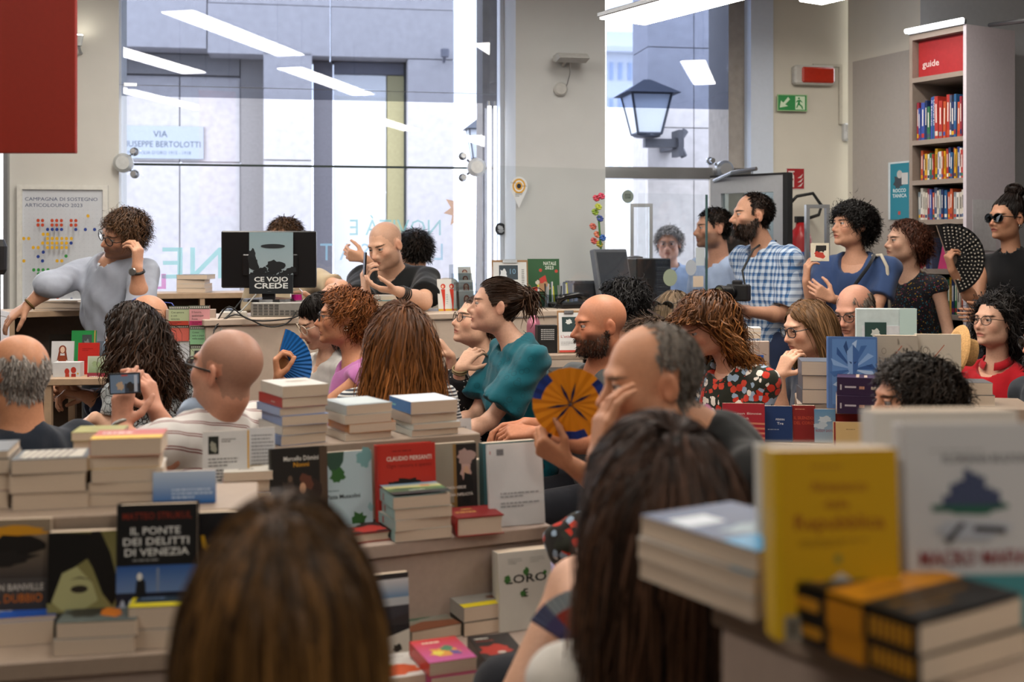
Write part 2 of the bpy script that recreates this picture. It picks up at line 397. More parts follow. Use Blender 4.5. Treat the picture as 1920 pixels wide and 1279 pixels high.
def strand_mesh(A, r, col, tip=None, var=.25, seed=0, taper=.75, cen=None, tone=None):
    """each strand a narrow ribbon lying against the head"""
    rg = np.random.default_rng(seed); N, n, _ = A.shape
    t = np.gradient(A, axis=1); t /= np.linalg.norm(t, axis=2)[:, :, None]+1e-9
    out = A-(cen if cen is not None else A.reshape(-1, 3).mean(0)); out = out+rg.normal(size=(N, 1, 3))*.04
    n1 = np.cross(t, out); n1 /= np.linalg.norm(n1, axis=2)[:, :, None]+1e-9
    s = np.linspace(0, 1, n); rr = (np.asarray(r)*(.7+.6*rg.random(N)))[:, None]*(1-taper*s**2)[None, :]
    V = np.stack([A-rr[:, :, None]*n1, A+rr[:, :, None]*n1], 2)
    base = np.arange(N*n*2).reshape(N, n, 2)
    Q = np.stack([base[:, :-1, 0], base[:, :-1, 1], base[:, 1:, 1], base[:, 1:, 0]], -1).reshape(-1, 4)
    c0 = np.asarray(H(col)); c1 = np.asarray(H(tip)) if tip else c0
    v = (1+var*rg.normal(size=N)).clip(.35, 2.0)[:, None, None]
    if tone is not None: v = v*tone[:, None, None]
    C = (c0*(1-s[:, None]**1.3)+c1*s[:, None]**1.3)[None]*v
    C = np.repeat(C[:, :, None, :], 2, 2)
    return V.reshape(-1, 3), Q, C.reshape(-1, 3).clip(0, 1)
def joinm(L):
    V, Q, C, o = [], [], [], 0
    for v, q, c in L: V.append(v); Q.append(q+o); C.append(c); o += len(v)
    return np.concatenate(V), np.concatenate(Q), np.concatenate(C)
def head_mesh_obj(name, parent, base, V, Q, C, m): return mesh_obj(name, V-base, Q, m, parent, smooth=True, vcols=C)
EYE_M = attr_mat('eye', .12, .5)
def eyeball(parent, base, c, R, s, iris):
    V, Q, C = [], [], []
    nu, nv = 12, 9; ir = np.asarray(H(iris))
    for j in range(nv):
        th = math.pi*j/(nv-1)
        for i in range(nu):
            a = 2*math.pi*i/nu; V.append((math.sin(th)*math.cos(a), math.cos(th), math.sin(th)*math.sin(a)))
            C.append((.01, .01, .01) if th < .2 else (ir if th < .7 else (.34, .30, .28)))
    V = np.array(V)*.0128*s
    for j in range(nv-1):
        for i in range(nu): Q.append((j*nu+i, j*nu+(i+1) % nu, (j+1)*nu+(i+1) % nu, (j+1)*nu+i))
    return mesh_obj('eye', c+V@R.T-base, np.array(Q), EYE_M, parent, smooth=True, vcols=np.array(C))
def eyeglasses(parent, base, o, R, s, col='#15130f', shape='round', lens='#ffffff', r=.0018, up=0., metal=False, rx=.0255, rz=.021, tint=.95, fwd=0.):
    T = lambda x, y, z: Vector(o+s*(R@vec(x, y+fwd, z+up))-base)
    b = MB(); m = glass(lens, .9, tint); rims = []
    for x in (-1, 1):
        pts = []
        for k in range(20):
            a = 2*math.pi*k/20; e = .75 if shape == 'square' else 1.
            cx = math.copysign(abs(math.cos(a))**e, math.cos(a))*rx; cz = math.copysign(abs(math.sin(a))**e, math.sin(a))*rz
            pts.append((x*.0335+cx, .1045-abs(x*.0335+cx)**2*2.2, -.004+cz))
        rims.append(pts); b.tube([T(*q) for q in pts], r*s, 6, True)
        b.tube([T(x*(.0335+rx), .097, .004), T(x*.074, .085, .004), T(x*.080, .03, .003), T(x*.083, -.012, .004), T(x*.079, -.034, -.014)], r*s*.95, 6)
    b.tube([T(-.0335+rx, .1045, .002), T(0, .108, .006), T(.0335-rx, .1045, .002)], r*s, 6)
    g = b.build('eyeglasses', mat(col, .3, 1 if metal else 0), parent, smooth=True)
    for pts in rims:
        l = MB(); l.add([T(*q) for q in pts], [tuple(range(20))]); l.build('lens', m, g)
    return g
def skin_colors(V, o, R, s, skin, spec):
    L = (V-o)@R/s; x, y, z = L.T; c = np.tile(np.asarray(H(skin)), (len(V), 1))
    def blend(w, colr, f=1.):
        nonlocal c
        w = np.clip(w*f, 0, 1)[:, None]; c = c*(1-w)+w*np.asarray(colr)
    red = np.asarray(H(skin))*vec(1.06, .72, .66)
    near = lambda cx, cy, cz, r: np.clip(1.4-np.sqrt((x-cx)**2+(y-cy)**2+(z-cz)**2)/r, 0, 1)
    for sx in (-1, 1):
        blend(near(sx*.042, .068, -.03, .022), red, .45); blend(near(sx*.08, -.012, -.01, .03), red, .4)
    blend(near(0, .112, -.035, .014), red, .5)
    fem = spec.get('fem')
    lipw = np.clip((1-((x/.0235)**2+((z+.0692)/.0105)**2))*3, 0, 1)*(y > .078)
    blend(lipw, H(spec.get('lip', '#9a5347' if fem else '#94594a')), .85)
    hc = np.asarray(H(spec.get('brow', spec.get('haircol', '#2a1c12'))))
    bw = np.clip((1-(((np.abs(x)-.032)/.0235)**2+((z-.0165-.10*(np.abs(x)-.032))/.0050)**2))*3, 0, 1)*(y > .05)
    blend(bw, hc, spec.get('browf', .85))
    for sx in (-1, 1):      # lash line
        e = np.sqrt((x-sx*.031)**2+(y-.0785)**2+(z+.001)**2)
        blend(np.clip(1-np.abs(z-.0038)/.0022, 0, 1)*(np.abs(x-sx*.031) < .016)*(y > .078), hc*.5, .75)
    if spec.get('stubble'):
        col, f = spec['stubble']; bz = np.clip((-.018-z)/.02, 0, 1)*np.clip((y+.03)/.03, 0, 1)*(1-lipw)*np.clip((.13+z)/.012, 0, 1)
        bz *= 1-np.clip(1.3-np.sqrt(((np.abs(x)-.036)/.016)**2+((z+.034)/.022)**2), 0, 1)*(y > .05)
        bz *= 1-near(0, .11, -.036, .02)
        blend(bz, H(col), f)
    if spec.get('scalp'):
        col, f, kw = spec['scalp']; mk = hair_mask(L, **kw).astype(float); blend(mk*(y < .11), H(col), f)
    return c
def mottled(V, skin, amp=.05):
    c = np.asarray(H(skin)); n = np.sin(V[:, 0]*61+V[:, 2]*37)*np.sin(V[:, 1]*53-V[:, 2]*29)
    return np.clip(c*(1+amp*n[:, None]), 0, 1)
# ---------------------------------------------------------------- cloth materials
def cloth(col, rough=.85, pattern=None, yaw=0, col2='#ffffff', scale=1., col3=None):
    key = ('cloth', col, pattern, yaw, col2, scale, col3)
    if key in _M: return _M[key]
    m = bpy.data.materials.new('fabric'); m.use_nodes = True; nt = m.node_tree; N = nt.nodes; Lk = nt.links.new; b = N['Principled BSDF']
    b.inputs['Roughness'].default_value = rough; b.inputs['Specular IOR Level'].default_value = .2; b.inputs['Sheen Weight'].default_value = .15
    tc = N.new('ShaderNodeTexCoord'); mp = N.new('ShaderNodeMapping'); mp.inputs['Rotation'].default_value = (0, 0, -math.radians(yaw)); Lk(tc.outputs['Object'], mp.inputs['Vector'])
    nz = N.new('ShaderNodeTexNoise'); nz.inputs['Scale'].default_value = 9; nz.inputs['Detail'].default_value = 5; Lk(tc.outputs['Object'], nz.inputs['Vector'])
    c1, c2 = (*H(col), 1), (*H(col2), 1)
    def mixc(fac, a, bb):
        x = N.new('ShaderNodeMix'); x.data_type = 'RGBA'
        if hasattr(fac, 'is_output'): Lk(fac, x.inputs[0])
        else: x.inputs[0].default_value = fac
        for s, i in ((a, 6), (bb, 7)):
            if hasattr(s, 'is_output'): Lk(s, x.inputs[i])
            else: x.inputs[i].default_value = s
        return x.outputs[2]
    def math_(op, a, v):
        x = N.new('ShaderNodeMath'); x.operation = op; Lk(a, x.inputs[0])
        if hasattr(v, 'is_output'): Lk(v, x.inputs[1])
        else: x.inputs[1].default_value = v
        return x.outputs[0]
    def axis(i):
        sp = N.new('ShaderNodeSeparateXYZ'); Lk(mp.outputs[0], sp.inputs[0]); return sp.outputs[i]
    def band(o, period, duty):
        return math_('LESS_THAN', math_('FRACT', math_('DIVIDE', o, period), 0), duty)
    out = None
    if pattern == 'dots':
        v = N.new('ShaderNodeTexVoronoi'); v.inputs['Scale'].default_value = 52*scale; v.inputs['Randomness'].default_value = .55; Lk(mp.outputs[0], v.inputs['Vector'])
        out = mixc(math_('LESS_THAN', v.outputs['Distance'], .22), c1, c2)
    elif pattern == 'polo':
        sl = math_('ADD', axis(2), math_('MULTIPLY', axis(0), .55)); a = band(sl, .047, .075); a2 = band(math_('ADD', sl, .0075), .047, .075)
        out = mixc(math_('MAXIMUM', a, a2), c1, c2)
    elif pattern == 'stripes':
        out = mixc(band(axis(2), .012*scale, .5), c1, c2)
    elif pattern == 'plaid':
        xs = math_('ADD', axis(0), axis(1)); v1 = band(xs, .036, .5); h1 = band(axis(2), .036, .5)
        s_ = math_('MULTIPLY', math_('ADD', v1, h1), .5); wv = N.new('ShaderNodeTexNoise'); wv.inputs['Scale'].default_value = 60; Lk(mp.outputs[0], wv.inputs['Vector'])
        out = mixc(s_, c2, c1); th = math_('MAXIMUM', band(math_('ADD', xs, .026), .036, .07), band(math_('ADD', axis(2), .026), .036, .07)); out = mixc(math_('MULTIPLY', th, .8), out, (*H(col3 or '#1b2c55'), 1))
    elif pattern in ('floral', 'sequin'):
        v = N.new('ShaderNodeTexVoronoi'); v.inputs['Scale'].default_value = (38 if pattern == 'floral' else 110)*scale; Lk(mp.outputs[0], v.inputs['Vector'])
        nv = N.new('ShaderNodeTexNoise'); nv.inputs['Scale'].default_value = 70; Lk(mp.outputs[0], nv.inputs['Vector'])
        hs = N.new('ShaderNodeValToRGB'); hs.color_ramp.interpolation = 'CONSTANT'; e = hs.color_ramp.elements
        cs = ['#b9301f', '#d9cfc4', '#8fa3b8', '#c2412c', '#23251c'] if pattern == 'floral' else ['#15141a', '#8a6a20', '#1d5a6a', '#0e0d12', '#6a2a3a', '#14131a']
        e[0].color = (*H(cs[0]), 1); e[1].position = 1/len(cs); e[1].color = (*H(cs[1]), 1)
        for i in range(2, len(cs)): q = e.new(i/len(cs)); q.color = (*H(cs[i]), 1)
        sr = N.new('ShaderNodeSeparateColor'); Lk(v.outputs['Color'], sr.inputs[0]); Lk(sr.outputs[0], hs.inputs[0])
        dd = math_('ADD', v.outputs['Distance'], math_('MULTIPLY', nv.outputs['Fac'], .5 if pattern == 'floral' else .1))
        out = mixc(math_('LESS_THAN', dd, .80 if pattern == 'floral' else .45), c1, hs.outputs[0])
    elif pattern == 'leaf':
        w = N.new('ShaderNodeTexVoronoi'); w.feature = 'DISTANCE_TO_EDGE'; w.inputs['Scale'].default_value = 34; Lk(mp.outputs[0], w.inputs['Vector'])
        wv = N.new('ShaderNodeTexWave'); wv.inputs['Scale'].default_value = 60; wv.inputs['Distortion'].default_value = 6; Lk(mp.outputs[0], wv.inputs['Vector'])
        e = math_('LESS_THAN', w.outputs['Distance'], .045); q = math_('MULTIPLY', math_('LESS_THAN', wv.outputs['Fac'], .25), math_('LESS_THAN', w.outputs['Distance'], .3))
        out = mixc(math_('MAXIMUM', e, math_('MULTIPLY', q, .6)), c1, c2)
    elif pattern == 'rings':
        v = N.new('ShaderNodeTexVoronoi'); v.inputs['Scale'].default_value = 26; Lk(mp.outputs[0], v.inputs['Vector'])
        a = math_('MULTIPLY', math_('LESS_THAN', v.outputs['Distance'], .33), math_('GREATER_THAN', v.outputs['Distance'], .24)); out = mixc(math_('MULTIPLY', a, .5), c1, c2)
    rv = N.new('ShaderNodeMapRange'); rv.inputs[1].default_value = .3; rv.inputs[2].default_value = .7; rv.inputs[3].default_value = .86; rv.inputs[4].default_value = 1.1; Lk(nz.outputs['Fac'], rv.inputs[0])
    sc = N.new('ShaderNodeVectorMath'); sc.operation = 'SCALE'
    if out is None: sc.inputs[0].default_value = c1[:3]
    else: Lk(out, sc.inputs[0])
    Lk(rv.outputs[0], sc.inputs['Scale']); Lk(sc.outputs[0], b.inputs['Base Color'])
    bp = N.new('ShaderNodeBump'); bp.inputs['Strength'].default_value = .35; bp.inputs['Distance'].default_value = .012; Lk(nz.outputs['Fac'], bp.inputs['Height']); Lk(bp.outputs[0], b.inputs['Normal'])
    _M[key] = m; return m
PEOPLE = {}
def person(key, label, D, hp, yaw, pitch=0, roll=0, byaw=None, s=1., fem=False, skin='#b98a6e', hair=None, beard=None, stubble=None, scalp=None, top=None, seat=True, lean=0., side=0.,
           arms=None, glasses=None, nose=1., jaw=1., fat=0., eyes=True, iris='#2a1a10', neck=(.035, .205), bulk=1., legs='#22242b', group='people at the bookshop talk', brow=None, lip=None, h=.0036, collar=None, skirt=None, nolegs=False, earring=None, sc=None, extra=None):
    byaw = yaw if byaw is None else byaw
    o = np.array(P(hp[0], hp[1], D)); R = head_frame(yaw, pitch, roll); B = head_frame(byaw); rb, fb, up = B[:, 0], B[:, 1], vec(0, 0, 1)
    hw = (.168 if fem else .192)*bulk*s; ar = (.82 if fem else 1.)*bulk
    C = o-fb*neck[0]*s-up*neck[1]*s                    # mid shoulders
    if sc: C = np.array(P(sc[0], sc[1], D+sc[2]))
    pel = C-up*.47*s-fb*lean+rb*side                    # pelvis
    if seat: pel[2] = max(pel[2], .50)
    base = vec(pel[0], pel[1], 0)
    root = empty('person', base); tag(root, label, 'person', group); PEOPLE[key] = root
    if hair and scalp is None and not hair.get('sparse'): scalp = (hair['col'], .93, hair.get('mask', {}))
    spec = dict(fem=fem, haircol=(hair or {}).get('col', '#2a1c12'), stubble=stubble, scalp=scalp)
    if brow: spec['brow'] = brow
    if lip: spec['lip'] = lip
    # --- head
    S = Sculpt(); nb = C+up*.015*s+fb*.005
    T = sculpt_head(S, o, R, s*(.96 if fem else 1.), fem, nose, jaw, fat, nb, (.047 if fem else .055))
    hs = s*(.96 if fem else 1.)
    S.cone(nb, C-up*.10*s, .062*s*(.9 if fem else 1), .08*s, .03)
    S.cone(C+rb*hw*.55-up*.01, C-rb*hw*.55-up*.01, .045*s, .045*s, .04)
    V, Q = S.mesh(h, clip=(np.array([-9, -9, C[2]-.10]), np.array([9, 99, 9])))
    V = relax(V, Q, 1, .35); Cc = skin_colors(V, o, R, hs, skin, spec); Nn = vnormals(V, Q); parts = [(V, Q, Cc)]; hv, hn = V, Nn
    # --- torso and legs (under the clothes), coarse
    S = Sculpt(); mid = (C+pel)/2
    tor = [(C-up*.14*s+fb*.01, vec(.150*bulk*(.88 if fem else 1), .098*bulk, .19)*s), (mid-up*.02, vec(.135*bulk, .095*bulk+fat, .17)*s), (pel, vec(.165*bulk, .115*bulk, .12)*s)]
    Bt = B
    for c, r in tor: S.ell(c, r-.012, Bt, .06)
    sh = [C+rb*hw-up*.02*s, C-rb*hw-up*.02*s]
    S.cone(sh[0], sh[1], .040*s*ar, .040*s*ar, .05)
    hip = [pel+rb*.095*s, pel-rb*.095*s]
    if seat: kn = [q+fb*.44*s+up*(-.0) for q in hip]; an = [vec(q[0], q[1], .09)+fb*.03 for q in kn]
    else: kn = [vec(q[0], q[1], pel[2]*.53)+fb*.02 for q in hip]; an = [vec(q[0], q[1], .08) for q in hip]
    if not nolegs:
        for i in (0, 1): S.cone(hip[i], kn[i], .075*s*bulk, .052*s, .04).cone(kn[i], an[i], .050*s, .036*s, .03).cone(an[i]-up*.04, an[i]-up*.05+fb*.14, .036, .03, .02)
    for ex in (extra or []): S.cone(np.array(P(*ex[0])), np.array(P(*ex[1])), ex[2], ex[3], .02)
    V, Q = S.mesh(.016 if not extra else .010); parts.append((V, Q, mottled(V, skin)))
    # --- arms: [(elbow, wrist, hand dir, palm normal, curl...)] for right (0) and left (1)
    A = dict(arms or {}); armjoints = []; bcut = []
    for i, sg in ((0, 1), (1, -1)):
        a = A.get('R' if i == 0 else 'L') or {}
        el = np.array(P(*a['e'][:2], D+a['e'][2])) if 'e' in a else sh[i]-up*.27*s+rb*sg*.06+fb*(.03 if seat else -.02)
        wr = np.array(P(*a['w'][:2], D+a['w'][2])) if 'w' in a else (el+fb*.21*s-up*.05-rb*sg*.08 if seat else el-up*.23*s+fb*.06)
        armjoints.append((sh[i], el, wr))
        S = Sculpt(); S.cone(sh[i], el, .047*s*ar, .039*s*ar, .02).cone(el, el+(wr-el)*.35, .039*s*ar, .040*s*ar, .02).cone(el+(wr-el)*.35, wr, .040*s*ar, .0255*s*ar, .02)
        S.ell(sh[i]-up*.012, vec(.056, .056, .06)*s*ar, B, .03)
        hd = nrm(a['d'] if 'd' in a else (wr-el)); hn_ = a.get('n', -up if seat else -rb*sg)
        tips = hand(S, wr, hd, hn_, a.get('t', sg), a.get('c', (.35, .45, .35)), a.get('sp', .12), s*(.9 if fem else 1.)*a.get('hs', 1.), a.get('th', (.55, .75, .35)))
        root['_x'] = 0
        vis = bool(a)
        V, Q = S.mesh(.0042 if vis else .012, clip=None); V = relax(V, Q, 1, .3); parts.append((V, Q, mottled(V, a.get('skin', skin))))
    del root['_x']
    V, Q, Cc = joinm(parts); head_mesh_obj('body', root, base, V, Q, Cc, SKIN)
    if eyes:
        for x in (-1, 1): eyeball(root, base, o+hs*(R@vec(x*.031, .0775, -.001)), R, hs, iris)
    # --- clothing
    if top:
        S = Sculpt(); inf = top.get('loose', .012)
        for c, r in tor: S.ell(c, r+inf, Bt, .06, (pel-up*.06, -up))
        S.cone(sh[0]+up*.004, sh[1]+up*.004, (.045*ar+inf)*s, (.045*ar+inf)*s, .06)
        S.cone(C+up*.02, C-up*.08, .062*s, .09*s, .05)
        if top.get('high'): S.cone(C, C+(T(0, -.022, -.075)-C)*top['high'], .088*s, .070*s, .03, (C+(T(0, -.022, -.075)-C)*top['high'], nrm(T(0, -.022, -.075)-C)))
        sl = top.get('sleeve', .55)
        for i in (0, 1):
            a, e, w = armjoints[i]; sw = top.get('flare', .012)
            if sl > 0:
                t1 = min(1, sl); end = a+(e-a)*t1; ax = nrm(e-a)
                S.cone(a, end+ax*.03, (.049*ar+inf)*s, (.044*ar+sw+inf*.6)*s, .03, (end, ax) if sl <= 1 else None)
                if sl > 1:
                    end = e+(w-e)*(sl-1); ax = nrm(w-e); S.cone(e, end+ax*.03, (.042*ar+sw+inf*.4)*s, (.034*ar+sw)*s, .025, (end, ax))
        nk = top.get('neck', .075); nd = top.get('nd', .02)
        if not top.get('high'): S.ell(nb+up*.035*s+fb*(.012+nd), vec(nk, nk*.9+nd, nk*top.get('nz', .8)+nd)*s, head_frame(byaw, -20), .008, None, True)
        if sl <= 0:
            for i, sg in ((0, 1), (1, -1)): S.ell(sh[i]+rb*sg*.035-up*.01, vec(.05, .075, .085)*s, B, .01, None, True)
        wb = top.get('wob', .004); rg = np.random.default_rng(len(label)*7+int(hp[0]))
        wob = [(nrm(rg.normal(size=3)*vec(1, 1, .6))*w, rg.random()*6, wb*q) for w, q in ((38, .7), (52, .6), (75, .5), (105, .35), (150, .2))]
        V, Q = S.mesh(top.get('h', .009), wob=wob); V = relax(V, Q, 1, .4)
        g = mesh_obj(top.get('name', 'shirt'), V-base, Q, cloth(top['col'], pattern=top.get('pat'), yaw=byaw, col2=top.get('col2', '#ffffff'), scale=top.get('scale', 1), col3=top.get('col3')), root, smooth=True)
        if collar:
            b = MB(); cm = cloth(collar); n = 28; cc = nb+up*.004
            rows = [(.060, .032, 0), (.064, .040, 0), (.082, .010, .0), (.078, .006, .0)]
            op = .32
            ring = []
            for (r, z, _) in rows:
                for k in range(n+1):
                    a = op+(2*math.pi-2*op)*k/n; dirv = fb*math.cos(a)+rb*math.sin(a)
                    sag = .018*(math.cos(a)) if math.cos(a) > 0 else .0
                    ring.append(Vector(cc+top.get('cfw', 0)*fb+top.get('cup', 0)*up+dirv*(r*s*(1.0 if not fem else .9))+up*(z*s-sag-.01*max(0, math.cos(a)))-base))
            Fc = [(j*(n+1)+k, j*(n+1)+k+1, (j+1)*(n+1)+k+1, (j+1)*(n+1)+k) for j in range(3) for k in range(n)]
            b.add(ring, Fc); b.build('collar', cm, g, smooth=True)
    if not nolegs:
        S = Sculpt(); S.ell(pel-up*.02, vec(.172*bulk, .125*bulk, .125)*s, B, .05, (pel+up*.07, up))
        for i in (0, 1): S.cone(hip[i], kn[i], .085*s*bulk, .066*s, .04)
        if not skirt:
            for i in (0, 1): S.cone(kn[i], an[i]+up*.02, .064*s, .052*s, .03, (an[i]-up*.0, -up))
        V, Q = S.mesh(.014); mesh_obj('skirt' if skirt else 'trousers', V-base, Q, cloth(legs), root, smooth=True)
        for i in (0, 1):
            S = Sculpt().cone(an[i]-up*.035-fb*.03, an[i]-up*.045+fb*.15, .046, .036, .02, (vec(0, 0, .005), -up)); V, Q = S.mesh(.012); mesh_obj('shoe', V-base, Q, mat('#1d1a19', .5), root, smooth=True)
    # --- hair
    if hair: hair_part(root, base, o, R, hs, hair, hv, hn, C, B, s)
    if beard: hair_part(root, base, o, R, hs, beard, hv, hn, C, B, s, True)
    if glasses is not None: eyeglasses(root, base, o, R, hs, **glasses)
    if earring:
        for x in (-1, 1):
            b = MB(); c = Vector(o+hs*(R@vec(x*.084, -.012, -.046))-base); b.tube([c+Vector((math.cos(t)*.008, 0, math.sin(t)*.008)) for t in np.linspace(0, 6.0, 12)], .0016, 5); b.build('earring', mat(earring, .2, 1), root, smooth=True)
    return dict(root=root, base=base, o=o, R=R, s=hs, C=C, B=B, T=T, sh=sh, arms=armjoints, pel=pel)
def hair_part(root, base, o, R, hs, spec, hv, hn, C, B, s, beard=False):
    L = (hv-o)@R/hs; x, y, z = L.T; rg = np.random.default_rng(spec.get('seed', 3)); up = vec(0, 0, 1)
    if beard:
        m = (z < -.012) & (z > -.125) & (y > -.012+np.clip((-.04-z)*.2, 0, .02)) & (np.hypot(x, 0) < .08)
        line = np.interp(y, [0, .03, .06, .08], [-.016, -.038, -.052, -.05]); m &= z < line
        m &= ~((np.abs(x) < .022) & (z > -.079) & (z < -.0600)); m |= (np.abs(x) < .026) & (z > -.060) & (z < -.051) & (y > .08)
        m &= hn @ R[:, 1] > -.35
    else: m = hair_mask(L, **spec.get('mask', {}))
    ids = np.flatnonzero(m)
    if not len(ids): return
    n = int(spec.get('n', 700)*(1 if beard else 2.2)); pick = rg.choice(ids, n, replace=n > len(ids)); root_p = hv[pick]+rg.normal(size=(n, 3))*.001; nor = hn[pick]; l = L[pick]
    fwd, rt, u3 = R[:, 1], R[:, 0], R[:, 2]
    comb = spec.get('comb', 'down'); st = nor*spec.get('lift', .5)
    if comb == 'part':
        px = spec.get('partx', 0.); sgn = np.sign(l[:, 0]-px)[:, None]; st = st+sgn*rt*.8-fwd*.35
    elif comb == 'back': st = st-fwd*1.0-u3*.15
    elif comb == 'crown': q = l-vec(0, -.05, .11); q[:, 2] = 0; q = q/(np.linalg.norm(q, axis=1)[:, None]+1e-6); st = st+(q@R.T)
    elif comb == 'side': st = st+rt*spec.get('sx', 1)*.8+fwd*.3
    elif comb == 'fwd': st = st+fwd*.9
    elif comb == 'bun':
        tgt = o+hs*(R@np.asarray(spec['bun'][:3])); st = (tgt-root_p); st = st/(np.linalg.norm(st, axis=1)[:, None])+nor*.45
    else: st = st-u3*.6
    lo, hi = spec.get('len', (.04, .07)); ln = (lo+(hi-lo)*rg.random(n))*hs
    if spec.get('fringe'): ln = np.where(l[:, 1] > .04, np.minimum(ln, spec['fringe']), ln)
    if spec.get('sides'): ln = np.where((l[:, 2] < .035), np.minimum(ln, spec['sides']), ln)
    if comb == 'bun': ln = np.linalg.norm(tgt-root_p, axis=1)*1.15
    g = spec.get('g', (0, 0, -1)); g = np.asarray(g, float)
    coll = [(o+hs*(R@vec(0, -.014, .030)), hs*vec(.0775, .101, .089)*spec.get('vol', 1.0), R)]
    if not beard:
        coll.append((o+hs*(R@vec(0, .026, -.034)), hs*vec(.063, .067, .082), R))
        if hi > .15 and not spec.get('free'): coll += [(C-up*.10, vec(.15, .105, .16)*s*1.04, B), (C+vec(0, 0, .02), vec(.19, .075, .06)*s, B)]
    if comb == 'bun':
        tt = np.linspace(0, 1, spec.get('seg', 9)+1)[None, :, None]; A = root_p[:, None, :]*(1-tt)+tgt*tt+np.sin(tt*np.pi)*(nor[:, None, :]*.012+rg.normal(size=(n, 1, 3))*.003)
        c_, r_, R_h = coll[0]; u = (A-c_)@R_h/(r_*(1+.03*rg.random((n, 1, 1)))); m_ = np.linalg.norm(u, axis=2)[:, :, None]; A = np.where(m_ < 1, c_+(u/m_*r_)@R_h.T, A)
    else: A = strands(root_p, nor, ln, spec.get('seg', 8), st, g, spec.get('stiff', .75), spec.get('jit', .12), coll, spec.get('curl', 0.), spec.get('cf', 90.), spec.get('seed', 3))
    if not beard and comb != 'bun' and not spec.get('face_ok'):
        Lc = (A-o)@R/hs; yl = np.interp(Lc[..., 2], [-.4, -.10, -.02, .03, .055, .075], [-.03, -.012, .004, .030, .08, .2])+rg.normal(size=(n, 1))*.013
        Lc[..., 1] = np.minimum(Lc[..., 1], yl); A = o+hs*(Lc@R.T)
    an_ = np.arctan2(l[:, 0], l[:, 1]+.05); tone = (1+spec.get('streak', .3)*(np.sin(an_*17+2.5*np.sin(an_*6)+l[:, 2]*25)+.6*np.sin(an_*41+l[:, 2]*60))).clip(.25, 2.2)
    parts = [strand_mesh(A, spec.get('r', .0032)*.72*hs, spec['col'], spec.get('tip'), spec.get('var', .25), spec.get('seed', 3), spec.get('taper', .7), cen=coll[0][0], tone=tone)]
    if spec.get('bun'):
        bx = spec['bun']; c = o+hs*(R@np.asarray(bx[:3])); rad = bx[3]; nb_ = spec.get('nb', 260); W = []
        for i in range(nb_):
            a = nrm(rg.normal(size=3)); q = nrm(np.cross(a, rg.normal(size=3))); w = np.cross(a, q); t0 = rg.random()*6.28; ts = np.linspace(t0, t0+rg.uniform(2, 4), 9); rr = rad*rg.uniform(.82, 1.06)
            W.append(c+rr*(np.cos(ts)[:, None]*q+np.sin(ts)[:, None]*w)*vec(1, 1, spec.get('bz', .85)))
        parts.append(strand_mesh(np.array(W), spec.get('r', .0032)*1.3, spec['col'], spec.get('tip'), spec.get('var', .25), 5, .3))
        if spec.get('tail'):
            nt_ = 200; tl = spec['tail']; rp = c+rg.normal(size=(nt_, 3))*rad*.45; dv = -R[:, 1]*.8+rg.normal(size=(nt_, 3))*.5
            A = strands(rp, None, tl*(.6+.5*rg.random(nt_)), 7, dv, (0, 0, -1), .7, .2, coll[:1], spec.get('curl', .004), 70, 9); parts.append(strand_mesh(A, spec.get('r', .003), spec['col'], spec.get('tip'), .25, 8))
    V, Q, Cc = joinm(parts)
    mesh_obj('beard' if beard else 'hair', V-base, Q, HAIR, root, smooth=True, vcols=Cc)
# ---------------------------------------------------------------- the shop: shell, shop window, street
WA = math.radians(9.5); WC, WS = math.cos(WA), math.sin(WA); W0 = 7.45
MW = Matrix.Translation((0, W0, 0)) @ Matrix.Rotation(WA, 4, 'Z')
def wu(px, off=0.):
    k = (px-CX)/F; return (k*(W0+off*WC)+off*WS)/(WC-k*WS)
def wz(px, py, off=0.):
    return CH+(HY-py)/F*(W0+wu(px, off)*WS+off*WC)
def wbox(b, p0, p1, z0, z1, n0, n1, at=None):
    at = n0 if at is None else at
    return b.box(wu(p0, at), wu(p1, at), n0, n1, z0, z1)
WALL = mat('#c9c8c2', .8, var=.03, nscale=6, bump=.05); CREAM = mat('#cfcabd', .8, var=.03, nscale=5, bump=.05); WHITE = mat('#d8d9d8', .6, var=.03)
STONE = mat('#bfbab8', .85, var=.10, nscale=14, bump=.3); STONE2 = mat('#9b948c', .85, var=.12, nscale=18, bump=.3); DARK = mat('#17171a', .5); STEEL = mat('#b9bcc0', .25, 1, var=.03); ALU = mat('#a9acb0', .35, .9, var=.03)
BEIGE = mat('#b8a898', .55, var=.05, nscale=30); BEIGE2 = mat('#a9998a', .55, var=.05, nscale=30); OAK = mat('#a98f74', .5, var=.12, nscale=22)
def struct(b, name, m, **k): o = b.build(name, m, **k); tag(o, kind='structure'); return o
CEIL = 3.6
b = MB(); b.box(-5, 5.5, -3, 8.6, -.1, 0); struct(b, 'floor', mat('#756b62', .4, var=.1, nscale=3))
b = MB(); b.box(-5, 5.5, -3, 7.9, CEIL, CEIL+.1); struct(b, 'ceiling', WALL)
b = MB(); b.box(-5, 5.5, -3.1, -3, 0, CEIL); struct(b, 'wall_rear', mat('#7d736a', .8, var=.1, nscale=4))
b = MB(); b.box(-5.1, -5, -3, 7, 0, CEIL); struct(b, 'wall_left', mat('#7d736a', .8, var=.1, nscale=4))
b = MB(); b.box(5.5, 5.6, -3, 8.8, 0, CEIL); struct(b, 'wall_right', mat('#7d736a', .8, var=.1, nscale=4))
b = MB(); wbox(b, 16, 223, 0, CEIL, 0, .3); struct(b, 'wall_poster', WALL, M=MW)
b = MB(); wbox(b, 1450, 1592, 0, CEIL, 0, .3); struct(b, 'wall_exit', CREAM, M=MW)
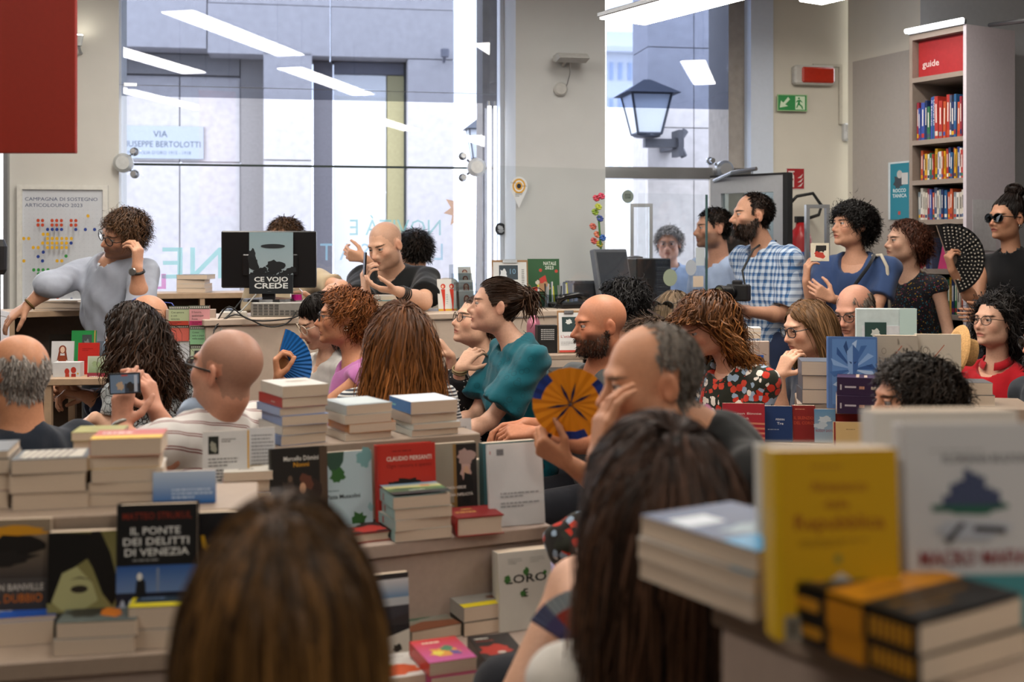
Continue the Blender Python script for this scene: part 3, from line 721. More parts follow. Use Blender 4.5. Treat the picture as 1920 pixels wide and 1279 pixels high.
# column between the shop window and the door
b = MB(); b.box(wu(967, -.45), wu(1135, -.45), -.45, .35, 0, CEIL); struct(b, 'wall_column', mat('#bfc2c2', .8, var=.03, nscale=5, bump=.04), M=MW)
# wall beyond the corner, with its painted grey field
ca = np.array(P(1590, 0, 7.75)); d2 = nrm(vec(.4, -.9, 0)); n2 = vec(-d2[1], d2[0], 0)
def rwall(name, t0, t1, z0, z1, d0, d1, m):
    b = MB(); a, c = ca+d2*t0, ca+d2*t1; pts = [(a-n2*d0)[:2], (c-n2*d0)[:2], (c-n2*d1)[:2], (a-n2*d1)[:2]]
    b.prism([tuple(q) for q in pts], z0, z1); return struct(b, name, m)
rwall('wall_corner', 0, .66, 0, CEIL, -.0, -.2, CREAM)
rwall('trim_1', .06, .66, 0, 2.70, .012, -.0, mat('#aaa39b', .7, var=.03))
ce = ca+d2*.66
b = MB(); b.prism([(ce[0], ce[1]), (5.5, 7.75), (5.5, 8.0), (ce[0], ce[1]+.2)], 0, CEIL); struct(b, 'wall_back', mat('#c3c8cf', .8, var=.03))
b = MB(); b.prism([(-5.0, 6.35), (-4.2, 6.5), (-4.2, 6.6), (-5, 6.45)], 0, CEIL); struct(b, 'wall_entrance', WALL)
# white metal post at the far left edge
b = MB(); wbox(b, 6, 14, 0, CEIL, -.05, .1); struct(b, 'trim_2', ALU, M=MW)
# shop window: stone jamb, panes, tinted film, joint, fittings
b = MB(); wbox(b, 905, 937, 0, CEIL, .30, .6); struct(b, 'trim_3', STONE2, M=MW)
b = MB(); wbox(b, 937, 967, 0, CEIL, -.02, .1, at=0); struct(b, 'trim_4', mat('#d3dbe6', .7, var=.02), M=MW)  # side face of the column, its window light put into the paler blue
JZ = wz(560, 311.5, .08)
for i, (p0, p1, z0, z1) in enumerate(((223, 937, .25, JZ-.006), (223, 937, JZ+.006, CEIL))):
    b = MB(); wbox(b, p0, p1, z0, z1, .08, .09); struct(b, 'window_%d' % (i+1), glass('#f4f7ff', 1.2), M=MW)
b = MB(); wbox(b, 246, 880, JZ-.006, JZ+.006, .075, .095); struct(b, 'trim_5', mat('#20302f', .4), M=MW)
b = MB(); wbox(b, 223, 905, wz(560, 186.5, .1), CEIL, .10, .102); struct(b, 'window_3', glass('#cfd2d8', .3), M=MW)
b = MB(); wbox(b, 223, 937, 0, .25, .0, .2); struct(b, 'wall_sill', WALL, M=MW)
# door bay
DT = wz(1300, 327, .05)
b = MB(); wbox(b, 1135, 1412, DT-.035, DT+.04, -.02, .12); struct(b, 'trim_6', STEEL, M=MW)
b = MB(); wbox(b, 1137, 1366, DT+.04, CEIL, .08, .09); struct(b, 'window_4', glass('#f4f7ff', 1.2), M=MW)
b = MB(); wbox(b, 1137, 1366, wz(1290, 204, .1), CEIL, .10, .102); struct(b, 'window_5', glass('#c6ccd8', .3), M=MW)
b = MB(); wbox(b, 1366, 1408, 0, CEIL, .10, .5); struct(b, 'trim_7', STONE2, M=MW)
b = MB(); wbox(b, 1408, 1450, 0, CEIL, -.02, .3); struct(b, 'trim_8', mat('#c9d3e2', .7, var=.02), M=MW)
b = MB(); wbox(b, 1137, 1330, .05, DT-.035, .05, .06); struct(b, 'window_6', glass('#f8faff', .8), M=MW)
# open glazed door leaf
A_, B_ = np.array(P(1336, 465, 7.30)), np.array(P(1478, 465, 6.95)); dd = B_-A_; LW = float(np.linalg.norm(dd[:2])); MD = Matrix.Translation((A_[0], A_[1], 0)) @ Matrix.Rotation(math.atan2(dd[1], dd[0]), 4, 'Z')
b = MB(); ZT = 1.915
for x0, x1, z0, z1 in ((0, .075, .02, ZT), (LW-.085, LW-.02, .02, ZT), (.075, LW-.085, ZT-.1, ZT), (.075, LW-.085, .02, .14)): b.box(x0, x1, -.025, .025, z0, z1)
dr = struct(b, 'door_1', mat('#b4b8be', .4, .6, var=.03), M=MD)
b = MB(); b.box(LW-.02, LW+.012, -.03, .03, .02, ZT+.012); b.box(0, LW, -.03, .03, ZT, ZT+.012); b.build('door_edge', DARK, dr)
b = MB(); b.box(.07, LW-.08, -.006, .006, .13, ZT-.095); b.build('door_pane', glass('#e6eeee', 1.0), dr)
b = MB(); b.tube([(.03, -.03, ZT-.02), (.20, -.10, ZT+.02), (.38, -.12, ZT+.035)], .012, 8); b.build('door_closer', STEEL, dr)
def spider(px, py, arms, m, label, off=0.0):
    c = Vector((wu(px, off), off, wz(px, py, off))); e = empty('glass_fitting', MW @ c, (0, 0, WA)); tag(e, label, 'fitting', 'steel point fittings of the shop window')
    b = MB(); b.lathe([(.001, -.03), (.05, -.03), (.058, -.015), (.058, .03), (.04, .05)], 24, Matrix.Rotation(math.pi/2, 4, 'X')); b.build('hub', m, e, smooth=False)
    for ax, az in arms:
        t = MB(); t.tube([(0, 0, 0), (ax*.7, -.005, az*.7)], .008, 8); t.tube([(ax*.06, .012, az*.02), (ax*.72, .0, az*.66)], .006, 8); q = t.build('arm', STEEL, e, smooth=True)
        t = MB(); t.lathe([(.002, -.035), (.02, -.035), (.026, -.02), (.026, 0), (.016, .01), (.016, .05)], 16, Matrix.Translation((ax, 0, az)) @ Matrix.Rotation(math.pi/2, 4, 'X')); t.build('bolt', STEEL, q)
spider(232, 306, ((.06, .07), (.062, -.065)), mat('#c8cccc', .3, .5), 'steel point fitting at the poster wall edge of the shop window', -.02)
spider(893, 314, ((-.085, .07), (-.085, -.065)), mat('#d0d2d2', .35, .3), 'steel point fitting beside the light tubes', -.03)
spider(1357, 318, ((-.09, .055),), ALU, 'one-armed steel fitting above the open door', -.03)
# thin tension wire with a turnbuckle
b = MB(); b.tube([(wu(223), .02, wz(223, 158)), (wu(560), .02, wz(560, 166)), (wu(932), .02, wz(932, 176))], .0018, 5); wi = b.build('tension_wire', ALU, M=MW); tag(wi, 'thin steel wire stretched across the shop window', 'wire')
b = MB(); b.box(wu(232), wu(256), .01, .03, wz(240, 161), wz(240, 155)); b.build('turnbuckle', STEEL, wi)
# ---------------------------------------------------------------- lettering and stickers on the glass
def onglass(name, label, cat, px0, px1, py0, py1, items, off=.065, group=None, thick=None):
    W, Hh = wu(px1, off)-wu(px0, off), wz(px0, py0, off)-wz(px0, py1, off)
    M = MW @ Matrix.Translation((wu(px0, off), off, wz(px0, py1, off))) @ Matrix.Rotation(math.pi/2, 4, 'X')
    o = decal(name, None, items, W, Hh, M, mats=VINYL if off > .06 else None); tag(o, label, cat, group); return o
PALE = '#7fb4b0'
onglass('window_lettering', 'pale mirrored letters NOVITA E on the shop window', 'lettering', 650, 830, 405, 445, [('t', 'NOVIT\u00c1 E', .98, .1, .75, PALE, 'l', 0, .95, True)])
onglass('window_lettering', 'pale mirrored letters of the lower line on the shop window', 'lettering', 598, 835, 452, 492, [('t', 'L  O U  S A T', .98, .1, .8, '#8fb6c4', 'l', 0, .97, True)])
onglass('window_lettering', 'large pale green mirrored letters beside the man in the pale shirt', 'lettering', 300, 420, 455, 530, [('t', 'NE', .98, .1, .8, '#7fbcb4', 'l', 0, .95, True)])
onglass('window_lettering', 'pink mirrored letter L low on the shop window', 'lettering', 278, 312, 510, 545, [('t', 'L', .98, .1, .8, '#c0509a', 'l', 1, .9, True)])
star = [(.5+.5*r*math.cos(a), .5+.5*r*math.sin(a)) for i in range(16) for r, a in [((1 if i % 2 == 0 else .55), math.pi*i/8+.2)]]
onglass('star_sticker', 'pale yellow star sticker on the shop window', 'sticker', 831, 893, 358, 428, [('p', star, '#b87a10')])
rnd = lambda *it: [('e', .5, .5, .5, .5, '#23282e', 28), *it]
onglass('round_sticker', 'dark round sticker at the edge of the column', 'sticker', 928, 949, 418, 441, rnd(('b', .5, .6, .25, .2, '#c9ccd0', 4), ('b', .55, .35, .3, .16, '#aeb2b8', 9)), off=-.03)
onglass('round_sticker', 'grey-green round sticker on the entrance glass', 'sticker', 1166, 1188, 356, 381, [('e', .5, .5, .5, .5, '#9aa59c', 28), ('r', .25, .35, .75, .7, '#5d6a62'), ('l', .28, .38, .72, .66, 4, '#aab3aa')], off=.046)
pin = [(.5+.48*math.cos(a), .68+.32*math.sin(a)) for a in np.linspace(-.35, math.pi+.35, 18)]+[(.5, 0)]
onglass('pin_sign', 'white map-pin sign with orange rings on the column', 'sign', 956, 990, 331, 390, [('p', pin, '#d9dce0'), ('e', .5, .7, .36, .24, '#d9a33f', 24), ('e', .5, .7, .27, .18, '#dfe1e2', 24), ('e', .5, .7, .2, .135, '#d9a33f', 24), ('e', .5, .7, .12, .08, '#1b2030', 18), ('t', 'I nidi', .2, .78, .06, '#222222', 'c'), ('t', 'nero', .8, .68, .06, '#222222', 'c'), ('l', .3, .36, .7, .5, 3, '#333333')], off=-.47)
# vertical light tubes at the window jamb
for p0, p1, lab in ((914, 921, 'bright vertical light tube nearer the shop window'), (926, 931, 'bright vertical light tube nearer the column')):
    e = empty('light_tube', MW @ Vector((wu((p0+p1)/2, .02), .02, .6)), (0, 0, WA)); tag(e, lab, 'lamp', 'light tubes beside the column')
    r = (wu(p1, .02)-wu(p0, .02))/2; zt = wz(918, 190, .02)-.6
    b = MB(); b.lathe([(r, .03), (r, zt-.03)], 12); b.build('tube', mat('#f6f8ff', .4, emit=3.0), e, smooth=True)
    b = MB(); b.lathe([(r*1.1, 0), (r*1.1, .03)], 12); b.lathe([(r*1.1, zt-.03), (r*1.1, zt)], 12); b.build('end_cap', ALU, e)
# ---------------------------------------------------------------- street: stone building opposite, lanterns, far facades
b = MB(); b.box(-14, 16, 8.3, 40, -.25, -.1); struct(b, 'ground', mat('#9a979a', .8, var=.1, nscale=2))
OB = 5.0
def bpart(root, name, p0, p1, z0, z1, n0, n1, m, gap=.006):
    b = MB(); b.box(wu(p0, OB)+gap, wu(p1, OB)-gap, OB+n0, OB+n1, z0+gap, z1-gap); return b.build(name, m, root)
bl = empty('stone_building', (0, 0, 0)); bl.matrix_world = MW; tag(bl, 'pale stone building with tall windows across the street', 'building')
zz = lambda py: wz(500, py, OB)
for p0, p1, y1, y0, dn in ((-160, 130, 95, -240, 0), (130, 388, 95, -240, 0), (388, 620, 103, 8, 0), (388, 620, 8, -240, .02), (620, 852, 103, 8, 0), (620, 852, 8, -240, .02), (493, 586, 300, 95, 0), (493, 586, 560, 300, 0), (493, 586, 1200, 560, 0), (764, 852, 312, 103, 0), (764, 852, 560, 312, 0), (764, 852, 1200, 560, 0), (-160, 130, 600, 95, 0), (-160, 130, 1200, 600, 0)):
    bpart(bl, 'stone_slab', p0, p1, zz(y1), zz(y0), dn, .6, STONE)
bpart(bl, 'window_lining', 446, 493, -.1, zz(95), .35, .6, mat('#8f8a86', .8, var=.08)); bpart(bl, 'window_lining', 130, 446, zz(135), zz(95), .35, .6, mat('#8c8886', .8, var=.08))
for y1, y0 in ((300, 135), (560, 300), (1200, 560)): bpart(bl, 'stone_slab', 130, 328, zz(y1), zz(y0), .42, .6, STONE); bpart(bl, 'stone_slab', 328, 446, zz(y1), zz(y0), .42, .6, STONE)
wf = bpart(bl, 'window_lining', 586, 626, -.1, zz(103), .3, .6, mat('#77757a', .8)); bpart(bl, 'window_lining', 626, 764, zz(128), zz(103), .3, .6, mat('#7b7b84', .8))
bpart(bl, 'reflected_sky_panel', 626, 728, -.1, zz(128), .30, .6, mat('#f4f4f2', .8, var=.02)); bpart(bl, 'window_post', 728, 762, -.1, zz(128), .28, .6, mat('#b3a97e', .8)); bpart(bl, 'window_bar', 760, 765, -.1, zz(103), .25, .6, mat('#33383a', .6))  # white panel painted to stand for the sky reflected in this window
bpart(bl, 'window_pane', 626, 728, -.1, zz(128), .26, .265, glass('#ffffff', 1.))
b = MB(); b.tube([(wu(832, OB), OB-.02, zz(108)), (wu(832, OB), OB-.12, zz(98))], .015, 8); b.lathe([(.01, -.05), (.045, -.04), (.045, .04), (.01, .05)], 14, Matrix.Translation((wu(832, OB), OB-.12, zz(94)))); b.build('street_bell', mat('#7a7a82', .5), bl)
def sign_plate():
    off = OB+.42-.032; p0, p1, y0, y1 = 208, 382, 236, 298
    W, Hh = wu(p1, off)-wu(p0, off), wz(300, y0, off)-wz(300, y1, off)
    e = empty('street_sign', MW @ Vector((wu(p0, off), off, wz(300, y1, off))), (0, 0, WA)); tag(e, 'white marble street name plate on the building across the street', 'sign')
    b = MB(); b.box(0, W, 0, .03, 0, Hh, bev=.004); pl = b.build('plate', mat('#a9b0b6', .5, var=.05), e)
    decal('lettering', pl, [('t', 'VIA', .53, .66, .19, '#3c485c', 'c', 0), ('t', 'GIUSEPPE BERTOLOTTI', .535, .36, .18, '#3c485c', 'c', 0, .86), ('t', "MEDAGLIA D'ORO 1915 - 1918", .52, .14, .10, '#56617a', 'c', 0, .68)], W, Hh, Matrix.Rotation(math.pi/2, 4, 'X'))
sign_plate()
for i, (p0, p1, off) in enumerate(((1214, 1300, 2.6), (1300, 1480, 2.6))):
    pass
b2 = empty('stone_building', (0, 0, 0)); b2.matrix_world = MW; tag(b2, 'stone corner building with lantern beside the entrance', 'building')
O2 = 2.6
for p0, p1, y1, y0 in ((1214, 1301, 240, 90), (1214, 1301, 90, -240), (1301, 1500, 240, 90), (1301, 1500, 90, -240), (1214, 1301, 1500, 240), (1301, 1500, 1500, 240)):
    b = MB(); b.box(wu(p0, O2)+.004, wu(p1, O2)-.004, O2, O2+.5, max(-.1, wz(1300, y1, O2))+.004, wz(1300, y0, O2)-.004); b.build('stone_slab', STONE, b2)
fb_ = empty('far_facade', (0, 0, 0)); fb_.matrix_world = MW; tag(fb_, 'pale facade far down the street behind the lantern', 'building')
FO = 22.; b = MB(); wbox(b, 1100, 1260, -.1, wz(1180, 60, FO), FO, FO+1); b.build('wall', mat('#efeee8', .9, var=.02), fb_)
for px in (1143, 1160, 1178, 1194):
    for y0, y1 in ((118, 150), (185, 225), (270, 320), (352, 395)):
        b = MB(); wbox(b, px, px+7, wz(1180, y1, FO), wz(1180, y0, FO), FO-.05, FO+.1); b.build('window', mat('#b7c3d6', .5), fb_)
b = MB(); wbox(b, 1100, 1260, wz(1180, 102, FO), wz(1180, 92, FO), FO-.4, FO+.1); b.build('cornice', mat('#e9e7e0', .9), fb_)
def lantern(px, py0, py1, off, wpx, label, bracket):
    """py0 top of roof, py1 underside"""
    k = (W0+off*WC+wu(px, off)*WS)/F; hgt = (py1-py0)*k; w = wpx*k
    e = empty('street_lantern', MW @ Vector((wu(px, off), off, wz(px, py1, off))), (0, 0, WA)); tag(e, label, 'lantern', 'street lanterns')
    IR = mat('#3d424c', .5, .3)
    zr = hgt*.72; b = MB(); b.add([(-w*.62, -w*.62, zr), (w*.62, -w*.62, zr), (w*.62, w*.62, zr), (-w*.62, w*.62, zr), (-w*.08, -w*.08, hgt), (w*.08, -w*.08, hgt), (w*.08, w*.08, hgt), (-w*.08, w*.08, hgt)], [(0, 3, 2, 1), (4, 5, 6, 7), (0, 1, 5, 4), (1, 2, 6, 5), (2, 3, 7, 6), (3, 0, 4, 7)]); b.build('roof', IR, e)
    t, l = w*.45, w*.27
    b = MB()
    for sx, sy in ((-1, -1), (1, -1), (1, 1), (-1, 1)): b.tube([(sx*l, sy*l, 0), (sx*t, sy*t, zr)], w*.03, 6)
    for (a, z) in ((l, 0), (t, zr)):
        for q in ((-1, -1, 1, -1), (1, -1, 1, 1), (1, 1, -1, 1), (-1, 1, -1, -1)): b.tube([(q[0]*a, q[1]*a, z), (q[2]*a, q[3]*a, z)], w*.03, 6)
    b.build('frame', IR, e)
    for q in ((-1, -1, 1, -1), (1, -1, 1, 1), (1, 1, -1, 1), (-1, 1, -1, -1)):
        b = MB(); b.add([(q[0]*l, q[1]*l, 0), (q[2]*l, q[3]*l, 0), (q[2]*t, q[3]*t, zr), (q[0]*t, q[1]*t, zr)], [(0, 1, 2, 3)]); b.build('pane', mat('#dfe6ee', .4, var=.02), e)
    b = MB(); b.lathe([(l*.9, -hgt*.06), (l*1.2, -hgt*.04), (l*1.2, 0)], 8); b.build('base', IR, e)
    b = MB()
    if bracket:
        b.box(-l*.2, bracket, -w*.1, w*.1, -hgt*.24, -hgt*.08); b.box(bracket-.02, bracket+.02, -w*.2, w*.35, -hgt*.4, hgt*.08); b.tube([(bracket, -.02, -hgt*.1), (bracket+.06, 0, hgt*.08)], .03, 8); b.tube([(bracket, -.02, -hgt*.2), (bracket+.05, 0, -hgt*.4)], .03, 8); b.box(bracket-.05, bracket+.05, 0, .385, -hgt*.26, -hgt*.06)
    else: b.tube([(0, 0, -hgt*.05), (0, 0, -hgt*.3), (0, 0, -.1-wz(px, py1, off))], [.02, .03, .05], 8)
    b.build('bracket', mat('#55565c', .6, .3), e)
lantern(1212, 150, 252, O2-.38, 84, 'iron street lantern on a bracket outside the entrance', .28)
lantern(899, 222, 298, 3.4, 50, 'iron street lantern seen past the window jamb', 0)
# ---------------------------------------------------------------- ceiling lamps (the bright linear pendants)
def pendant(c, L, w, yaw, label, pitch=0):
    e = empty('pendant_lamp', c, (0, pitch, yaw)); tag(e, label, 'lamp', 'linear pendant lamps')
    b = MB(); b.box(-L/2, L/2, -w/2, w/2, .008, .03, bev=.004); b.build('housing', mat('#8d9094', .4, .5), e)
    b = MB(); b.box(-L/2+.01, L/2-.01, -w/2+.01, w/2-.01, 0, .008); b.build('diffuser', mat('#fff6ea', .5, emit=LAMP_E), e)
    for x in (-L*.36, L*.36): b = MB(); b.tube([(x, 0, .03), (x*.98, 0, CEIL-c[2])], .0025, 5); b.build('cable', DARK, e)
LZ = 2.62
# the lamp in view: from (1150,50) to beyond (1460,0)
pa, pb = P(1165, 50, 5.0), P(1560, -62, 3.9)
pz = 2.44; pa = Vector((pa.x, pa.y, pz)); k_ = (HY+62)/F; pb = Vector(((1560-CX)/F*((pz-CH)/k_), (pz-CH)/k_, pz))
ang = math.atan2(pb.y-pa.y, pb.x-pa.x); Ln = (pb-pa).length
pendant(((pa+pb)/2)[:], Ln, .26, ang, 'bright linear pendant lamp above the entrance')
for i, (x, y, lab) in enumerate(((-2.2, 4.2, 'unseen linear pendant lamp added over the left of the audience'), (-.4, 3.2, 'unseen linear pendant lamp added over the middle of the audience'), (2.6, 2.2, 'unseen linear pendant lamp added over the right display'), (-1.5, 5.5, 'unseen linear pendant lamp added over the sales counter'), (.9, 5.0, 'unseen linear pendant lamp added over the till'), (-1.9, 1.3, 'unseen linear pendant lamp added over the near left display'), (1.0, -.3, 'unseen linear pendant lamp added behind the camera'))):  # unseen lamps added to light the room, the column and the foreground
    pendant((x, y, 3.1), 1.9, .26, ang, lab)

pr = P(1690, -34, 6.2); pendant(pr[:], 1.3, .2, ang, 'linear pendant lamp near the guide bookcase, only its edge in view')
# ---------------------------------------------------------------- people
SKA, SKB, SKC, SKD = '#c9997c', '#b9805f', '#d3a78c', '#8d6148'
DK, BR, AU = '#1c130d', '#3f2a1a', '#7a4a26'
def curly(col, n=750, ln=(.06, .10), curl=.010, vol=1.08, tip=None, **k): return dict(dict(col=col, tip=tip, n=n, len=ln, curl=curl, cf=130, vol=vol, lift=.9, stiff=.72, jit=.2, r=.0030, comb='crown', seg=9), **k)
def longh(col, n=1100, ln=(.30, .38), tip=None, **k): return dict(dict(col=col, tip=tip, n=n, len=ln, comb='part', lift=.35, stiff=.62, jit=.07, r=.0036, seg=14, vol=1.06, taper=.5), **k)
def shorth(col, n=800, ln=(.025, .045), **k): return dict(dict(col=col, n=n, len=ln, comb='crown', lift=.6, stiff=.85, jit=.2, r=.0028, seg=5, vol=1.02), **k)
def fringeh(col, n=700, top=.055, **k): return dict(dict(col=col, n=n, len=(.010, .022), comb='down', lift=.25, stiff=.9, jit=.15, r=.0022, seg=4, vol=1., mask=dict(top=top), sparse=True), **k)
p1 = person('pale_shirt', 'man in a pale grey-blue shirt leaning on the shelf before the dotted poster', 5.7, (231, 436), 42, -16, 26, byaw=24, skin='#c08f73', hair=curly('#33241a', 800, (.05, .085), .007, vol=1.03, tip='#5a3f28', mask=dict(nape=-.05), face_ok=True, fringe=.05), stubble=('#4a3428', .55), top=dict(col='#959ba8', sleeve=1.05, wob=.006, loose=.02, neck=.07), seat=False, sc=(214, 503, .10),
    arms=dict(R=dict(e=(100, 532, -.05), w=(52, 573, -.1), d=(-.75, -.1, -.5), n=(-.4, .3, -.9), c=(.35, .35, .3)), L=dict(e=(262, 566, -.1), w=(257, 503, -.16), d=(.05, -.0, 1), n=(-.9, .3, .1), c=(.75, .8, .5))), glasses=dict(col='#15110e', r=.0024), collar='#c3cad6', group=None)
p2 = person('blue_frames', 'bald man with blue spectacles pushed up on his head', 5.4, (273, 600), 112, 5, skin='#b9876a', hair=fringeh('#5a4a3c', 300, .02), top=dict(col='#232c44', sleeve=1.6), arms=dict(L=dict(e=(205, 765, -.2), w=(160, 742, -.25), d=(-1, 0, .15), n=(.2, -.3, -1), c=(.9, .9, .5)), R=dict(e=(195, 755, 0), w=(150, 738, -.12), d=(-1, -.2, .2), n=(0, -1, -.3), c=(.9, .9, .6))), glasses=dict(col='#2b3f8f', r=.003, up=.078, fwd=-.062))
p3 = person('leaf_print', 'woman with long dark wavy hair and leaf-print top', 4.5, (243, 628), 118, 0, fem=True, skin=SKC, hair=longh('#1d130c', 1500, (.22, .34), '#3a2415', curl=.012, cf=55, comb='back', lift=.4, jit=.14, vol=1.1, stiff=.7), top=dict(col='#b9c0c2', pat='leaf', col2='#3b4446', sleeve=.5, wob=.006), sc=(282, 720, 0), arms=dict(L=dict(e=(215, 810, -.15), w=(178, 782, -.2), d=(-.8, 0, -.5), n=(0, .3, -1), c=(.6, .6, .4))))
p4 = person('navy_tee', 'balding grey-haired man in a navy tee at the near table', 3.4, (30, 703), 122, 0, skin='#b8805f', hair=fringeh('#8d8680', 1100, .045), scalp=('#94857a', .45, dict(top=.05)), top=dict(col='#141c28', sleeve=.5), fat=.012, h=.0032)
p5 = person('striped_polo', 'man with cropped hair and a red-striped white polo filming', 3.35, (424, 692), 116, 10, skin='#c08a72', scalp=('#86695a', .6, dict()), top=dict(col='#c9c6c2', pat='polo', col2='#6a1216', sleeve=.62, loose=.016, flare=.02, high=.35, cfw=.02, cup=.035), sc=(398, 803, .02), arms=dict(L=dict(e=(255, 850, .02), w=(226, 800, .10), d=(.05, .1, 1), n=(.3, .9, .1), c=(.25, .3, .2), sp=.05), R=dict(e=(330, 840, .35), w=(292, 770, .30), d=(-.25, -.1, 1), n=(-.9, .2, .0), c=(.5, .6, .4))), glasses=dict(col='#141312', r=.003), collar='#9fb0c6', fat=.014, stubble=('#8a7468', .3), h=.0032)
p6 = person('behind_monitor', 'person in a beige tee hidden behind the monitor', 6.3, (533, 449), 20, -10, skin=SKA, hair=shorth('#4a3422', 700), top=dict(col='#b3a388', sleeve=.6), seat=False, arms=dict(L=dict(e=(640, 540, -.2), w=(590, 565, -.4))))
p7 = person('black_vneck', 'bald man in a black tee looking at his phone behind the counter', 6.1, (722, 459), 32, -18, -4, byaw=20, skin='#c99d83', stubble=('#5b463a', .45), scalp=('#7a6152', .35, dict()), top=dict(col='#101214', sleeve=.75, nd=.035, loose=.018, flare=.03), sc=(738, 517, .12), seat=False,
    arms=dict(R=dict(e=(672, 574, -.15), w=(686, 548, -.28), d=(-.05, -.1, 1), n=(.75, .5, .1), c=(.6, .7, .4)), L=dict(e=(795, 566, -.2), w=(745, 546, -.34), d=(-1, -.05, .12), n=(-.2, .2, .9), c=(.35, .4, .3))))
p8 = person('dark_back', 'dark-haired person seen from behind by the shop window', 6.65, (777, 470), 155, 0, skin=SKA, hair=shorth('#1b1613', 900, (.04, .06), vol=1.05), top=dict(col='#a89f92', sleeve=.6), seat=False, arms=dict(L=dict(e=(715, 510, .1), w=(683, 484, .0), d=(-1, 0, .2), c=(.8, .8, .5))))
p9 = person('clear_frames', 'dark-haired woman in white with clear glasses looking down', 5.1, (601, 598), 62, -24, 6, fem=True, skin=SKC, hair=longh('#15100d', 1000, (.16, .22), lift=.2, vol=1.02, jit=.04, partx=.012, comb='back', mask=dict(hl=-.02)), top=dict(col='#c6c4bf', sleeve=.6, nd=.03), glasses=dict(col='#c9b9a4', r=.0022, rx=.027, rz=.023), sc=(622, 682, .05))
p10 = person('pink_top', 'woman with short auburn curls, pink top and blue fan', 4.75, (645, 593), 84, 2, fem=True, skin='#b9805e', hair=curly('#5a3218', 1000, (.05, .085), .010, vol=1.07, tip='#8a5228', mask=dict(nape=-.075), face_ok=True, fringe=.022), top=dict(col='#b56fa8', sleeve=.16, nd=.02, flare=.02), byaw=75, sc=(672, 693, 0), glasses=dict(col='#1a1513', r=.0022, shape='square', rz=.018), earring='#d8d4cc', nose=1.1,
    arms=dict(L=dict(e=(600, 772, -.18), w=(522, 712, -.22), d=(-.15, 0, 1), n=(.9, .25, .1), c=(.95, 1.0, .6), th=(.5, .3, .8))))
p11 = person('auburn_back', 'woman with long auburn hair and striped top seen from behind', 4.1, (748, 628), 152, 0, fem=True, skin=SKA, hair=longh('#4a2a12', 2200, (.30, .40), '#8a5526', curl=.006, cf=40, vol=1.10, lift=.35, jit=.07, comb='crown', stiff=.62, free=True), top=dict(col='#2b2f3a', pat='stripes', col2='#c9c9c6', sleeve=.5), sc=(748, 742, .02))
p12 = person('polka_shirt', 'woman with glasses in a black polka-dot shirt', 5.2, (895, 600), 66, 12, fem=True, skin=SKC, hair=shorth('#3d2b20', 900, (.05, .07), comb='back', lift=.2, vol=1.0), top=dict(col='#0f0f12', pat='dots', col2='#c9c4bd', sleeve=1.75, nd=.03, flare=.016), byaw=55, sc=(912, 690, .02), glasses=dict(col='#33241e', r=.0018, rx=.025),
    arms=dict(R=dict(e=(852, 745, -.2), w=(845, 668, -.28), d=(-.5, -.1, .7), n=(-.5, .1, -.6), c=(.7, .8, .5)), L=dict(e=(858, 752, -.28), w=(862, 690, -.36), d=(.5, .3, .6), n=(.5, .8, 0), c=(.5, .6, .4))))
p13 = person('teal_blouse', 'woman in a shiny teal blouse with her hair tied up', 4.8, (930, 571), 86, 6, fem=True, skin='#c89c84', hair=dict(col='#2b1c12', tip='#4d3422', n=1500, comb='bun', bun=(0, -.125, .05, .042), tail=.09, lift=.3, stiff=.72, jit=.05, r=.0028, seg=9, vol=1.03, mask=dict(nape=-.06), g=(.75, 0, -.1)), top=dict(col='#05525e', pat='rings', col2='#023944', sleeve=.78, loose=.022, flare=.055, wob=.007, nd=.008, neck=.062), byaw=68, sc=(972, 662, 0), lean=.02, earring=None,
    arms=dict(L=dict(e=(918, 790, -.2), w=(845, 825, -.32)), R=dict(e=(892, 780, .05), w=(838, 800, -.1))))
p14 = person('bearded_bald', 'bald bearded man in a grey tee with an earring', 4.6, (1124, 608), 72, -3, skin='#b8795a', stubble=('#2d201a', .75), beard=dict(col='#241a15', tip='#4a3a30', n=900, len=(.008, .017), comb='down', lift=.6, stiff=.9, jit=.2, r=.0022, seg=4), scalp=('#a87a62', .3, dict()), top=dict(col='#4d4f50', sleeve=.6, neck=.08), byaw=60, sc=(1128, 708, .05), fat=.006, nose=1.15,
    arms=dict(L=dict(e=(1130, 838, -.2), w=(1000, 812, -.35), d=(-1, 0, .05), n=(.1, .5, -.8), c=(.7, .7, .4)), R=dict(e=(1052, 810, -.05), w=(985, 795, -.22), d=(-1, -.1, -.1), n=(0, -.3, -1), c=(.5, .6, .4))))
p15 = person('black_tousled', 'woman with tousled black hair behind the bald bearded man', 5.35, (1166, 568), 108, 0, fem=True, skin=SKD, hair=curly('#0d0b0b', 900, (.06, .10), .006, vol=1.06), top=dict(col='#5a5f6a', sleeve=.6))
p16 = person('shades_on_hair', 'woman with grey-brown hair and sunglasses on her head', 5.5, (1262, 592), 42, -18, fem=True, skin=SKC, hair=longh('#5a4a3a', 900, (.14, .2), '#857258', fringe=.06, comb='crown', face_ok=True), top=dict(col='#c4c2be', sleeve=.6), glasses=dict(col='#30302f', lens='#555a5e', up=.085, fwd=-.03, rx=.028))
p16b = person('silver_clip', 'brown-haired person with a silver clip, mostly hidden behind the hand-on-mouth man', 5.0, (1216, 648), 100, 0, skin=SKA, hair=shorth('#4a382a', 700, (.05, .07)), top=dict(col='#777777', sleeve=.6), eyes=False)
